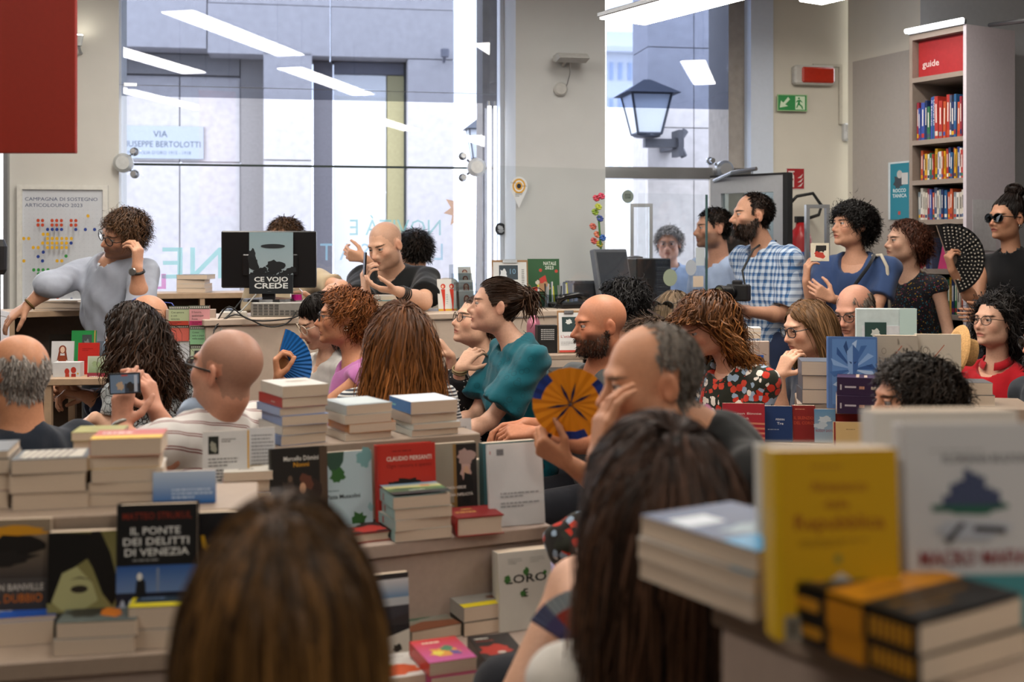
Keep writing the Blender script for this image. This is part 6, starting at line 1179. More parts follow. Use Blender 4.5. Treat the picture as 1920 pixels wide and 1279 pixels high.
decal('print', s_, [('g', 0, .28, 1, 1, '#93a2a8', '#7f979f'), *tr, ('b', .06, .62, .09, .12, '#1d2124', 3), ('b', .1, .48, .12, .12, '#171a1d', 4), ('b', .6, .45, .2, .1, '#171a1d', 6), ('e', .54, .775, .28, .035, '#22272b'), ('r', 0, 0, 1, .31, '#1c2024'), ('t', 'CE VOJO', .5, .20, .075, '#d3d6d4', 'c', 2, .77), ('t', 'CREDE', .5, .09, .085, '#d3d6d4', 'c', 2, .77), ('l', .42, .035, .58, .045, 1, '#777777')], pw, ph, RX(90))
b = MB(); b.lathe([(.028, 0), (.03, .005), (.03, .045), (.012, .06), (.012, .09)], 16); o_ = b.build('bottle', glass('#f2f2f2', 1., .9), M=on_counter(556, .16, 0, .068)); tag(o_, 'small clear bottle with pink liquid beside the monitor', 'bottle')
b = MB(); b.lathe([(.026, .003), (.026, .03)], 16); b.build('pink_liquid', mat('#d81b8a', .3), o_)
for i, (pts, lab) in enumerate((([(408, 600, .05), (430, 575, -.02), (470, 600, -.03), (540, 598, -.04), (575, 585, .05)], 'black cable looping before the computer'), ([(400, 620, .02), (440, 590, .02), (500, 612, -.05), (540, 605, -.05), (560, 575, .1)], 'thin black cable hanging off the counter'), ([(455, 560, .2), (430, 590, .05), (405, 612, .0), (398, 640, -.03)], 'black cord dropping at the counter end'), ([(480, 552, .15), (450, 585, .05), (420, 600, .05), (412, 640, -.03)], 'grey cord behind the computer'))):
    V3 = []
    for (px, py, v) in pts: p = cpos(px, v); V3.append(P(px, py, p.y-.02))
    sm = []
    for j in range(len(V3)-1):
        p0, p1_, p2_, p3_ = V3[max(0, j-1)], V3[j], V3[j+1], V3[min(len(V3)-1, j+2)]
        for t in np.linspace(0, 1, 6, endpoint=False): sm.append(.5*((2*p1_)+(-p0+p2_)*t+(2*p0-5*p1_+4*p2_-p3_)*t*t+(-p0+3*p1_-3*p2_+p3_)*t**3))
    b = MB(); b.tube(sm+[V3[-1]], .0035, 6); o_ = b.build('cable', mat('#161616' if i < 3 else '#8a8a86', .5), smooth=True); tag(o_, lab, 'cable', 'computer cables')
b = MB(); b.box(0, .12, 0, .06, 0, .028, bev=.004); o_ = b.build('power_strip', mat('#b9b5ac', .5), M=on_counter(412, .08, 10)); tag(o_, 'pale power strip under the cables', 'power strip')
b = MB(); b.lathe([(.01, 0), (.035, .004), (.03, .03), (.012, .038)], 16); o_ = b.build('computer_mouse', mat('#3b4048', .3), M=on_counter(428, .2), smooth=True); tag(o_, 'dark computer mouse at the counter end', 'mouse')
# piles of teal-edged books the bald man leans on
for px, v, n, lab in ((700, .12, 2, 'left'), (760, .2, 3, 'right')):
    p = cpos(px, v); pile('the %s counter pile' % ('lower' if n == 2 else 'higher'), p.x-.12, p.y, CZ, CY, [(.028, '#b9b2a8'), (.028, '#5fa3ac', dict(look='teal-edged'))][:2]+([(.02, '#bdb6ac')] if n == 3 else []), w=.25, h=.2)
# card racks on the counter
def card(label, px0, px1, py0, py1, v, items, col='#c9c8c4', group='illustrated cards on the counter', yaw=None, lean=8):
    p = cpos((px0+px1)/2, v); s_ = F/p.y; W, Hh = (px1-px0)/s_, (py1-py0)/s_; z = CH+(HY-py1)/F*p.y
    e = thing('greeting_card', label, 'card', Matrix.Translation((p.x-W/2, p.y, z)) @ RZ(CY if yaw is None else yaw) @ RX(90-lean), group)
    b = MB(); b.box(0, W, 0, Hh, -.003, 0); c_ = b.build('sheet', mat(col, .5, var=.02), e); decal('print', c_, items, W, Hh, Matrix.Identity(4)); return e
fig = lambda x: [('e', x, .80, .13, .07, '#b5321f'), ('e', x-.02, .79, .06, .04, '#d8b49a'), ('p', [(x-.12, .72), (x+.1, .72), (x+.08, .45), (x+.03, .16), (x-.02, .16), (x-.05, .45)], '#b8331f'), ('p', [(x-.04, .2), (x+.02, .2), (x+.12, .06), (x-.02, .06)], '#a92c1c')]
card('card with two women in red beside the card rack', 823, 861, 523, 592, .16, [('r', 0, 0, 1, .18, '#c99a2a'), *fig(.3), *fig(.76), ('l', .42, .3, .55, .6, 5, '#8aa0a0')])
girl = [('e', .5, .66, .2, .16, '#8a3a26'), ('e', .5, .64, .12, .12, '#d8b8a2'), ('p', [(.3, .6), (.38, .6), (.4, .3), (.3, .3)], '#8a3a26'), ('p', [(.7, .6), (.62, .6), (.6, .3), (.7, .3)], '#8a3a26'), ('p', [(.36, .48), (.64, .48), (.7, .12), (.3, .12)], '#a9998f')]
rk = thing('card_rack', 'clear stepped rack holding portrait cards', 'rack', on_counter(876, .14))
for i in range(4): b = MB(); b.box(-.06, .06, .03*i, .03*i+.004, 0, .1+.045*i); b.build('acrylic_step', glass('#eef2f4', 1.2, .93), rk)
for i, (y0, y1, lab) in enumerate(((545, 592, 'front'), (525, 560, 'second'), (511, 545, 'third'), (500, 530, 'last'))): card('portrait card of a red-haired girl, %s step of the clear rack' % lab, 863-i, 893-i*2, y0, y1, .15+.03*i, girl)
# clipboard, Christmas book, pens, phone, keyboard, till screen, tower, acrylic screens
def board(label, px0, px1, py0, py1, v, items, M=None):
    p = cpos((px0+px1)/2, v); s_ = F/p.y; W, Hh = (px1-px0)/s_, (py1-py0)/s_; z = CH+(HY-py1)/F*p.y
    e = thing('clipboard', label, 'clipboard', Matrix.Translation((p.x-W/2, p.y, max(z, CZ) if v > 0 else z)) @ RZ(8) @ RX(82))
    b = MB(); b.box(0, W, 0, Hh, -.004, 0, bev=.001); b.build('board', mat('#8d6a48', .5), e)
    b = MB(); b.box(W*.04, W*.96, Hh*.02, Hh*.95, .0005, .0012); s2 = b.build('sheet', mat('#c9c9c8', .6, var=.02), e); decal('print', s2, items, W, Hh, Matrix.Translation((0, 0, .0012)))
    b = MB(); b.box(W*.3, W*.7, Hh*.93, Hh*1.01, .001, .008, bev=.001); b.build('clip', STEEL, e); return e
board('clipboard with a sheet showing a white figure and the number 10', 923, 992, 487, 570, .3, [('r', .2, .55, .72, .88, '#2c3a44'), ('b', .32, .68, .09, .12, '#c9ccd0', 3), ('t', '10', .58, .68, .12, '#6f93ac', 'c', 0), ('l', .82, .3, .9, .8, 12, '#555555')])
p_ = cpos(1020, .33); Wn = 60*p_.y/F
book('green Christmas book reading NATALE 2023', Matrix.Translation((p_.x-Wn/2, p_.y, CZ)) @ RZ(8) @ RX(84), Wn, 90*p_.y/F, .015, '#23502c', art=[('r', 0, 0, 1, 1, '#24522e'), ('t', 'NATALE', .70, .87, .07, '#d8dcd2', 'c', 1, .4), ('t', '2023', .68, .78, .07, '#d8dcd2', 'c', 1, .27), ('e', .4, .76, .05, .035, '#b53a2c'), ('e', .9, .74, .05, .035, '#b53a2c'), ('p', [(.35, .58), (.55, .66), (.6, .52), (.4, .46)], '#b8332a'), ('b', .5, .42, .2, .1, '#a9805c', 3), ('p', [(.1, .3), (.35, .3), (.3, .42), (.14, .4)], '#b53a2c'), ('b', .3, .5, .06, .05, '#c9c0b0', 5)])
pn = thing('pen_box', 'clear pen box of markers and pens before the Christmas book', 'box', on_counter(1050, .22))
b = MB(); b.box(-.13, .11, 0, .07, 0, .07); b.build('box', glass('#dfe8f0', 1., .85), pn)
for i in range(16): b = MB(); x = -.12+.0142*i; b.tube([(x, .02+.015*(i % 3), .004), (x+random.uniform(-.012, .012), .02+.02*(i % 3), .11+.03*random.random())], .0042, 6); b.build('pen', mat(['#c9c9c6', '#2b3f6a', '#d2c81c', '#8a8a8a', '#26262a', '#b9bcc4'][i % 6], .4), pn)
kb = thing('desk_phone', 'black desk phone on the counter', 'phone', on_counter(1082, .10))
b = MB(); b.box(-.09, .09, 0, .17, .0, .03, bev=.008); b.build('base', mat('#141416', .3), kb); b = MB(); b.tube([(-.1, .03, .045), (-.05, .035, .062), (.03, .05, .07), (.1, .07, .055)], [.022, .016, .016, .022], 10); b.build('handset', mat('#0e0e10', .25), kb, smooth=True); b = MB(); b.tube([(-.1, .03, .03), (-.14, 0, .01), (-.12, -.01, .004)], .003, 6); b.build('cord', DARK, kb)
kb = thing('card_terminal', 'dark grey till keyboard sloping up by the screen', 'keyboard', on_counter(1115, .34, None, .10))
b = MB(); b.box(-.13, .1, 0, .14, -.1, .03, bev=.006); b.build('body', mat('#2c2e33', .4), kb)
for i in range(9):
    for j in range(3): b = MB(); b.box(-.12+.024*i, -.1+.024*i, .01+.04*j, .04+.04*j, .03, .036); b.build('key', mat('#3a3d44', .4), kb)
sc_ = thing('till_screen', 'dark slanted till screen beside the black tower', 'monitor', on_counter(1158, .30, 40, .0))
b = MB(); b.box(-.13, .13, -.012, .03, .02, .32, M=Matrix.Translation((0, 0, .0)) @ RX(-12), bev=.006); b.build('panel', mat('#5d6066', .35), sc_)
b = MB(); b.box(-.115, .115, -.0145, -.011, .04, .30, M=RX(-12)); b.build('screen', mat('#3f434a', .25), sc_); b = MB(); b.box(-.08, .08, 0, .14, 0, .018); b.build('foot', DARK, sc_)
tw = thing('tower_computer', 'black tower computer by the entrance', 'computer', on_counter(1226, .34, 20))
b = MB(); b.box(-.11, .11, 0, .35, 0, .26, bev=.006); b.build('case', mat('#0f1012', .35), tw)
for i in range(12): b = MB(); b.box(.02, .1, -.003, 0, .05+.014*i, .058+.014*i); b.build('vent_slat', mat('#26282c', .4), tw)
b = MB(); b.lathe([(.05, .262), (.05, .268), (.02, .275)], 16, Matrix.Translation((-.05, .15, 0))); b.build('dish', DARK, tw)
ACR = glass('#fcfdfd', .6, 1.)
def acrylic(label, M, W, Hh, rad=.05, t=.006, feet=True):
    e = thing('acrylic_screen', label, 'screen', M, 'clear counter screens'); pts = [(0, 0), (W, 0)]+[(W-rad+rad*math.cos(a), Hh-rad+rad*math.sin(a)) for a in np.linspace(0, math.pi/2, 6)]+[(rad-rad*math.sin(a), Hh-rad+rad*math.cos(a)) for a in np.linspace(0, math.pi/2, 6)]
    b = MB(); b.prism(pts, 0, t, RX(90)); b.build('pane', ACR, e)
    if feet:
        for x in (.04, W-.04): b = MB(); b.prism([(-.09, 0), (.09, 0), (.012, .26), (-.012, .26)], -.003, .003, Matrix.Translation((x, 0, 0)) @ RZ(90) @ RX(90)); b.build('foot', ACR, e)
    return e
pA = cpos(905, .18); pB = cpos(1210, .18); zA = CH+(HY-328)/F*pA.y-CZ
acrylic('wide clear counter screen with rounded corners before the column', Matrix.Translation((pA.x, pA.y, CZ)) @ RZ(CY), (pB-pA).length, zA+.05, .06)
pA = cpos(1195, .12); pB = cpos(1326, .12)
e = acrylic('clear counter screen with stickers by the doorway', Matrix.Translation((pA.x, pA.y, CZ)) @ RZ(CY), (pB-pA).length, CH+(HY-362)/F*pA.y-CZ, .004, feet=False)
b = MB(); Ls = (pB-pA).length; Hs = CH+(HY-362)/F*pA.y-CZ; b.box(Ls-.012, Ls-.002, -.008, .002, 0, Hs); b.build('edge_strip', mat('#3f5a5a', .3), e)
for it_ in (('e', .45, .46, .10, .14, '#8f9a86', 18), ('e', .75, .62, .08, .13, '#a9b0b8', 18), ('r', .82, .65, .95, .95, '#b9c2c6'), ('r', .78, .3, .93, .48, '#c9b8a4')): decal('sticker', e, [it_], Ls, Hs*.55, Matrix.Translation((0, -.008, 0)) @ RX(90))
g = thing('security_gate', 'tall clear security gate frame by the entrance', 'gate', Matrix.Translation(P(1182, 0, 7.0).to_2d().to_3d()))
Wg, Zg = 42/F*7.0, CH+(HY-388)/F*7.0
for x in (0, Wg-.02): b = MB(); b.box(x, x+.02, 0, .05, 0, Zg); b.build('post', ALU, g)
b = MB(); b.box(0, Wg, 0, .05, Zg, Zg+.02); b.build('top_rail', ALU, g); b = MB(); b.box(.02, Wg-.02, .02, .03, .1, Zg); b.build('pane', ACR, g)
g = thing('security_gate', 'clear security gate frame between the extinguisher and the blue tee', 'gate', Matrix.Translation(P(1512, 0, 6.85).to_2d().to_3d()))
Wg, Zg = 44/F*6.85, CH+(HY-390)/F*6.85
for x in (0, Wg-.02): b = MB(); b.box(x, x+.02, 0, .05, 0, Zg); b.build('post', ALU, g)
b = MB(); b.box(0, Wg, 0, .05, Zg, Zg+.02); b.build('top_rail', ALU, g); b = MB(); b.box(.02, Wg-.02, .02, .03, .1, Zg); b.build('pane', ACR, g)
fl = thing('flower_bunch', 'bunch of paper flowers in pink, red, yellow and blue by the entrance', 'flowers', on_counter(1128, .45))
for i, (px, py, c_) in enumerate(((1118, 372, '#c9485a'), (1128, 368, '#d2506a'), (1122, 388, '#b9c24a'), (1116, 398, '#8fa83f'), (1125, 410, '#4a5aa0'), (1112, 425, '#c86a58'), (1120, 440, '#d07a5a'), (1130, 446, '#3f6ab0'), (1114, 452, '#c9605a'), (1124, 458, '#b0a03a'))):
    p = cpos(1128, .45); c3 = P(px, py, p.y)-Vector((p.x, p.y, CZ)); c3 = RZ(-CY) @ c3; b = MB()
    for k in range(7): a = 2*math.pi*k/7; b.lathe([(.004, -.006), (.013, 0), (.004, .008)], 7, Matrix.Translation(c3+Vector((math.cos(a)*.013, math.sin(k)*.008, math.sin(a)*.013))))
    b.build('flower', mat(c_, .7), fl)
b = MB(); b.tube([(0, 0, 0), (0, 0, .25), (-.02, 0, .5)], .006, 6); b.build('stem', mat('#4a7a3a', .6), fl); b = MB(); b.lathe([(.035, 0), (.045, .12), (.043, .12)], 14); b.build('vase', mat('#b9bcc2', .3), fl)
b = MB(); b.lathe([(.001, 0), (.032, 0), (.034, .01), (.034, .12), (.03, .145), (.016, .165), (.016, .175)], 20); p = cpos(998, .06); o_ = b.build('water_bottle', mat('#a8687a', .3, .4), M=Matrix.Translation((p.x, p.y-.35, .98)), smooth=True); tag(o_, 'pink metal water bottle behind the teal blouse', 'bottle')
b = MB(); b.lathe([(.017, .176), (.017, .2)], 16); b.build('cap', DARK, o_)
# small side shelf before the counter: perforated box, clipboard, books
sp_ = P(1060, 0, 5.55); sd = thing('side_table', 'small side table in front of the counter holding a clipboard', 'table', Matrix.Translation((sp_.x, 5.5, 0)) @ RZ(10))
b = MB(); b.box(-.18, .18, 0, .25, .955, .98, bev=.003); b.build('top', LAM, sd)
for x in (-.16, .14):
    for y in (.01, .22): b = MB(); b.box(x, x+.025, y, y+.025, 0, .955); b.build('leg', DARK, sd)
pb_ = thing('perforated_box', 'black box with rows of white dots behind the teal blouse', 'box', Matrix.Translation((P(1008, 0, 5.55).x, 5.56, .981)) @ RZ(10)); W = 38*5.55/F; Hh = 52*5.55/F
b = MB(); b.box(0, W, 0, .06, 0, Hh); c_ = b.build('box', mat('#141414', .5), pb_)
decal('dots', c_, [('e', .2+.075*i, .5+.07*j, .025, .025, '#b9b9b6', 8) for i in range(9) for j in range(6)], W, Hh, RX(90))
e = thing('clipboard', "clipboard with a dark green print reading L'atlante", 'clipboard', Matrix.Translation((P(1046, 0, 5.58).x, 5.56, .981)) @ RZ(8) @ RX(82)); W = 44*5.56/F; Hh = 80*5.56/F
b = MB(); b.box(0, W, 0, Hh, -.004, 0); b.build('board', mat('#8d6a48', .5), e); b = MB(); b.box(W*.06, W*.97, Hh*.02, Hh*.95, .0005, .0012); s2 = b.build('sheet', mat('#c9c9c8', .6, var=.02), e)
decal('print', s2, [('r', .2, .5, .92, .85, '#26393a'), ('b', .5, .74, .13, .06, '#c9ccc8', 3), ('t', "L'atlante", .14, .36, .06, '#a83a34', 'l', 0, .7), ('l', .14, .18, .8, .28, 3, '#999999'), ('r', .06, .02, .97, .07, '#b5453a')], W, Hh, Matrix.Translation((0, 0, .0012)))
b = MB(); b.box(W*.3, W*.7, Hh*.93, Hh*1.0, .001, .008); b.build('clip', STEEL, e)
pile('the pile on the floor stand', P(1034, 0, 5.2).x, 5.2, .84, 10, [(.03, '#b9b0a2'), (.03, '#c2bbae'), (.03, '#2a2c2c', dict(look='black'))], w=.14, h=.18)
b = MB(); b.box(-.02, .2, -.02, .22, 0, .84, bev=.004); o_ = b.build('floor_stand', LAM2, M=Matrix.Translation((P(1034, 0, 5.2).x, 5.2, 0)) @ RZ(10)); tag(o_, 'low taupe stand carrying three books by the counter', 'stand')
# ---------------------------------------------------------------- items on the walls at the right
def wall_item(name, label, cat, px, py, off=0.0): return thing(name, label, cat, MW @ Matrix.Translation((wu(px, off), off, wz(px, py, off))))
def wsz(px, n, off=0.): return n*(W0+wu(px, off)*WS+off*WC)/F
# wall floodlight on the column
e = wall_item('wall_lamp', 'white tilted wall floodlight on the column', 'lamp', 1062, 114, -.45); k = wsz(1062, 1, -.45)
b = MB(); b.prism([(-.10, -.02), (-.02, .02), (.11, .02), (.11, -.01), (.02, -.03)], 0, 56*k, Matrix.Translation((-28*k, -.14, 0)) @ Matrix(((0, 0, 1, 0), (1, 0, 0, 0), (0, 1, 0, 0), (0, 0, 0, 1)))); b.build('head', mat('#b4b4b0', .5), e)
b = MB(); b.tube([(-.02, 0, -.03), (-.02, -.09, -.01), (-.02, -.13, 0)], .01, 8); b.build('arm', mat('#b9b9b5', .5), e)
b = MB(); b.tube([(0, -.1, -.02), (.01, -.06, -.08), (0, -.03, -.14), (-.012, -.02, -.17)], .003, 6); b.build('cord', ALU, e)
b = MB(); b.lathe([(13*k, 0), (13*k, .02), (10*k, .03)], 24, Matrix.Translation((-12*k, 0, -54*k)) @ RX(90)); b.build('junction_box', mat('#b0b1ae', .5), e)
# red emergency light with conduit
e = wall_item('emergency_light', 'white emergency light with a red lens', 'lamp', 1483, 160); k = wsz(1500, 1)
b = MB(); b.box(0, 78*k, -.07, 0, 0, 36*k, bev=.012); b.build('body', mat('#c3c1ba', .5), e); b = MB(); b.box(13*k, 77*k, -.085, -.02, 3*k, 32*k, bev=.01); b.build('lens', mat('#b5301c', .2), e)
b = MB(); b.box(42*k, 100*k, -.02, -.001, 36*k, 41*k); b.box(94*k, 100*k, -.02, -.001, -72*k, 36*k); b.build('conduit', mat('#bdb8ab', .6), e)
e = wall_item('exit_sign', 'green emergency exit sign with arrow and running figure', 'sign', 1457, 208, -.03); W, Hh = 59*k, 31*k
b = MB(); b.box(0, W, -.004, 0, 0, Hh); c_ = b.build('plate', mat('#9fbf8f', .5), e)
decal('pictogram', c_, [('r', .03, .05, .97, .95, '#2f8a4a'), ('p', [(.08, .2), (.12, .62), (.2, .5), (.36, .85), (.42, .7), (.26, .4), (.36, .3)], '#d2e6c8'), ('r', .6, .1, .92, .9, '#d2e6c8'), ('e', .72, .78, .035, .06, '#2f8a4a', 12), ('p', [(.68, .68), (.76, .7), (.84, .55), (.82, .52), (.76, .6), (.75, .46), (.84, .3), (.86, .14), (.82, .14), (.79, .28), (.71, .38), (.66, .2), (.62, .2), (.67, .42), (.69, .58), (.63, .52), (.62, .56)], '#2f8a4a')], W, Hh, Matrix.Translation((0, -.004, 0)) @ RX(90))
e = wall_item('fire_sign', 'red fire extinguisher sign behind the open door', 'sign', 1474, 355); W, Hh = 36*k, 40*k
b = MB(); b.box(0, W, -.004, 0, 0, Hh); c_ = b.build('plate', mat('#c9c4bc', .5), e)
decal('pictogram', c_, [('r', .03, .03, .97, .97, '#9c2026'), ('r', .16, .1, .42, .66, '#d2cac4'), ('p', [(.2, .66), (.38, .66), (.34, .84), (.24, .84)], '#d2cac4'), ('r', .1, .8, .44, .86, '#d2cac4'), ('r', .2, .42, .38, .5, '#9c2026'), *[('p', [(.6, .12+.2*i), (.74, .2+.2*i), (.92, .34+.2*i), (.8, .14+.2*i)], '#d2cac4') for i in range(3)]], W, Hh, Matrix.Translation((0, -.004, 0)) @ RX(90))
e = wall_item('motion_sensor', 'white motion sensor in the wall corner', 'sensor', 1577, 265); b = MB(); b.box(0, 21*k, -.05, 0, 0, 33*k, bev=.01); b.build('case', mat('#c4c6c6', .4), e); b = MB(); b.box(3*k, 18*k, -.056, -.045, 4*k, 18*k, bev=.004); b.build('lens', mat('#d2d4d4', .3), e)
e = wall_item('fire_extinguisher', 'red fire extinguisher by the open door', 'extinguisher', 1500, 530, -.14)
zb_ = e.matrix_world.translation.z
b = MB(); b.lathe([(.02, -.1), (.07, -.09), (.075, -.07), (.075, .28), (.06, .33), (.03, .36), (.025, .39)], 24); b.build('cylinder', mat('#a3181c', .3), e, smooth=True)
b = MB(); b.lathe([(.0765, .02), (.0765, .2)], 24); b.build('label_band', mat('#3b5a9a', .5), e); b = MB(); b.box(-.03, .05, -.02, .02, .39, .43); b.build('valve', DARK, e)
b = MB(); b.tube([(.03, 0, .41), (.12, -.02, .44), (.14, -.02, .5), (.08, -.02, .58), (-.03, -.02, .56), (-.07, -.02, .52)], .011, 8); b.build('hose', mat('#141414', .5), e, smooth=True)
b = MB(); b.box(-.03, .03, .05, .14, .1, .2); b.build('wall_bracket', STEEL, e)
# wall poster ROCCO TANICA, tall teal
t0 = .40
def rpos(px, z, d=.02):
    k_ = (px-CX)/F; o = ca-n2*d; t = (k_*o[1]-o[0])/(d2[0]-k_*d2[1]); q_ = o+d2*t; return q_, CH
q0, _ = rpos(1666, 0); q1, _ = rpos(1705, 0); W = float(np.linalg.norm(q1-q0)); z0, z1 = CH+(HY-412)/F*q0[1], CH+(HY-305)/F*q0[1]
e = thing('wall_poster', 'tall teal poster with a cartoon figure beside the bookcase', 'poster', Matrix.Translation((q0[0], q0[1], z0)) @ Matrix.Rotation(math.atan2(d2[1], d2[0]), 4, 'Z'))
b = MB(); b.box(0, W, -.002, 0, 0, z1-z0); c_ = b.build('sheet', mat('#c9d4d6', .5), e)
decal('print', c_, [('r', .1, .0, 1, .97, '#1f7f92'), ('b', .5, .66, .22, .12, '#3a3f44', 3), ('e', .55, .78, .13, .07, '#b9b4ae'), ('r', .65, .6, .95, .8, '#c4c4c0'), ('t', 'ROCCO', .55, .47, .06, '#d6e2e2', 'c', 2, .62), ('t', 'TANICA', .55, .38, .06, '#d6e2e2', 'c', 2, .68), ('r', .48, .08, .6, .14, '#b5453a')], W, z1-z0, Matrix.Translation((0, -.002, 0)) @ RX(90))
# ---------------------------------------------------------------- bookcase marked guide
A0, A1 = P(1705, 0, 6.95), P(1812, 0, 6.60); dv = (A1-A0); BW = math.hypot(dv.x, dv.y); MBk = Matrix.Translation((A0.x, A0.y, 0)) @ Matrix.Rotation(math.atan2(dv.y, dv.x), 4, 'Z')
BT = CH+(HY-45)/F*6.6; TP = mat('#8f8278', .5, var=.05, nscale=60); LIL = mat('#cbc4cc', .55, var=.04, nscale=60)
bk = thing('bookcase', 'tall bookcase headed guide at the right wall', 'bookcase', MBk); DP = .42
b = MB(); b.box(0, .022, 0, DP, 0, BT); b.build('side_panel', TP, bk)
b = MB(); b.box(BW-.022, BW, 0, DP, 0, BT); b.build('side_panel', LIL, bk)
b = MB(); b.box(.022, BW-.022, DP-.02, DP, 0, BT); b.build('back_panel', mat('#4a4038', .7), bk)
b = MB(); b.box(.022, BW-.022, 0, DP-.02, BT-.035, BT-.002); b.build('top_board', TP, bk)
zof = lambda py: CH+(HY-py)/F*6.72
SH = [(137, ), (258, ), (335, ), (411, ), (505, ), (590, ), (680, )]
shz = [zof(a[0]) for a in SH]
for z in shz: b = MB(); b.box(.022, BW-.022, .0, DP-.02, z-.028, z); b.build('shelf', TP, bk)
sgz0, sgz1 = shz[0], BT-.036
b = MB(); b.box(.026, BW-.026, .05, .06, sgz0, sgz1); s_ = b.build('header_panel', mat('#a3262a', .5), bk); decal('lettering', s_, [('t', 'guide', .08, .28, .17, '#d8c9c6', 'l', 1, .34)], BW-.052, sgz1-sgz0, Matrix.Translation((.026, .05, sgz0)) @ RX(90))
lt = thing('light_tube', 'glowing tube lamp on top of the guide bookcase', 'lamp', MBk @ Matrix.Translation((0, -.03, BT+.02))); b = MB(); b.tube([(0, 0, 0), (BW, 0, 0)], .014, 10); b.build('tube', mat('#fdfcff', .4, emit=8.), lt, smooth=True); b = MB(); b.box(0, BW, .012, .03, -.02, .006); b.build('holder', ALU, lt)
CO = ['#3a4f9a', '#a8342c', '#c9c2b6', '#c99a1e', '#2a5a8a', '#b5502c', '#1f2f5a', '#7d8a94', '#8a2a3a', '#2f6a4a', '#d2cfc8', '#46506a']
def shelf_row(name_, z, x0, x1, hmin, hmax, cols, seed, depth=.02, wmin=.010, wmax=.02, titles=None):
    rr = random.Random(seed); x = x0; i = 0
    ordn = ['first', 'second', 'third', 'fourth', 'fifth', 'sixth', 'seventh', 'eighth', 'ninth', 'tenth', 'eleventh', 'twelfth', 'thirteenth', 'fourteenth', 'fifteenth', 'sixteenth', 'seventeenth', 'eighteenth', 'nineteenth', 'twentieth', 'twenty-first', 'twenty-second', 'twenty-third', 'twenty-fourth', 'twenty-fifth', 'twenty-sixth', 'twenty-seventh', 'twenty-eighth']
    NM = {'#3a4f9a': 'blue', '#a8342c': 'red', '#c9c2b6': 'cream', '#c99a1e': 'yellow', '#2a5a8a': 'mid-blue', '#b5502c': 'orange', '#1f2f5a': 'navy', '#7d8a94': 'grey', '#8a2a3a': 'crimson', '#2f6a4a': 'green', '#d2cfc8': 'white', '#46506a': 'slate', '#2d6a3a': 'dark green', '#1d5a6a': 'teal'}
    while x < x1-.008 and i < 28:
        w = rr.uniform(wmin, wmax); h = rr.uniform(hmin, hmax); c = cols[i % len(cols)] if isinstance(cols, list) else cols
        if x+w > x1: break
        dd_ = rr.uniform(.13, .17); y0 = depth+rr.uniform(0, .015)
        e = empty('shelf_book'); e.matrix_world = MBk @ Matrix.Translation((x, y0, z+.0006)) @ Matrix.Rotation(rr.uniform(-.02, .02), 4, 'Y')
        tag(e, '%s-spined guide, %s from the left on %s' % (NM.get(c, 'dark'), ordn[i], name_), 'book', 'guidebooks on '+name_)
        b = MB(); b.box(.0012, w-.0012, .0015, dd_-.003, .002, h-.002); b.build('pages', PAGEW, e)
        b = MB(); b.box(0, .0011, 0, dd_, 0, h); b.box(w-.0011, w, 0, dd_, 0, h); b.box(0, w, 0, .0012, 0, h); cv = b.build('cover', cover_mat(c), e)
        ink = '#d8d4cc' if sum(H(c)) < .9 else '#3a3a3a'
        if titles and i in titles: decal('spine_print', cv, [('t', titles[i], .08, .25, .5, '#d8dce4', 'l', 1, .6)], h, w, Matrix(((0, 1, 0, 0), (0, 0, -1, 0), (-1, 0, 0, h), (0, 0, 0, 1))))
        else: decal('spine_print', cv, [('r', .18, .3, .62, .62, ink), ('r', .82, .12, .93, .88, CO[(i*5+3) % 12])], h, w, Matrix(((0, 1, 0, 0), (0, 0, -1, 0), (-1, 0, 0, h), (0, 0, 0, 1))))
        x += w+.0006; i += 1
shelf_row('the top shelf of the guide bookcase', shz[1], .03, BW-.03, .19, .255, ['#8a2a3a', '#3a4f9a', '#3a4f9a', '#1f2f5a', '#2f6a4a', '#3a4f9a', '#2a5a8a', '#a8342c', '#a8342c', '#b5502c', '#a8342c', '#46506a', '#1f2f5a', '#2a5a8a', '#b5502c'], 3, wmin=.014, wmax=.026, titles={5: 'Il Mondo', 6: 'Universo'})
shelf_row('the second shelf of the guide bookcase', shz[2], .055, BW-.03, .15, .185, ['#b5502c', '#1f2f5a', '#c99a1e', '#d2cfc8', '#2f6a4a', '#a8342c', '#c99a1e', '#3a4f9a', '#d2cfc8', '#b5502c', '#c99a1e', '#a8342c', '#1f2f5a', '#2a5a8a', '#b5502c', '#c99a1e', '#3a4f9a', '#d2cfc8', '#a8342c'], 5)
shelf_row('the third shelf of the guide bookcase', shz[3], .04, BW-.03, .15, .19, ['#7d8a94', '#d2cfc8', '#c9c2b6', '#c9c2b6', '#8a2a3a', '#3a4f9a', '#b5502c', '#46506a', '#c9c2b6', '#7d8a94', '#1f2f5a', '#2a5a8a', '#b5502c', '#b5502c'], 9, wmin=.014, wmax=.022)
shelf_row('the fifth shelf of the guide bookcase', shz[5], .03, BW-.03, .19, .22, ['#c99a1e', '#1f2f5a', '#2d6a3a', '#c9c2b6', '#b5502c', '#c99a1e', '#1d5a6a', '#2d6a3a', '#2f6a4a', '#2d6a3a', '#1d5a6a', '#2f6a4a'], 12, wmin=.016, wmax=.024)
shelf_row('the lowest visible shelf of the guide bookcase', shz[6], .03, BW-.03, .16, .22, ['#2f6a4a', '#1f2f5a', '#2a5a8a', '#46506a', '#c9c2b6', '#2d6a3a', '#1d5a6a', '#c99a1e'], 15, wmin=.016, wmax=.03)
b = MB(); b.prism([(0, 0), (.11, 0), (.055, .22)], 0, .004, RX(90)); o_ = b.build('pink_card', mat('#b0386a', .5), M=MBk @ Matrix.Translation((.16, .06, shz[4]+.001))); tag(o_, 'pink triangular card standing on the fourth bookcase shelf', 'card')
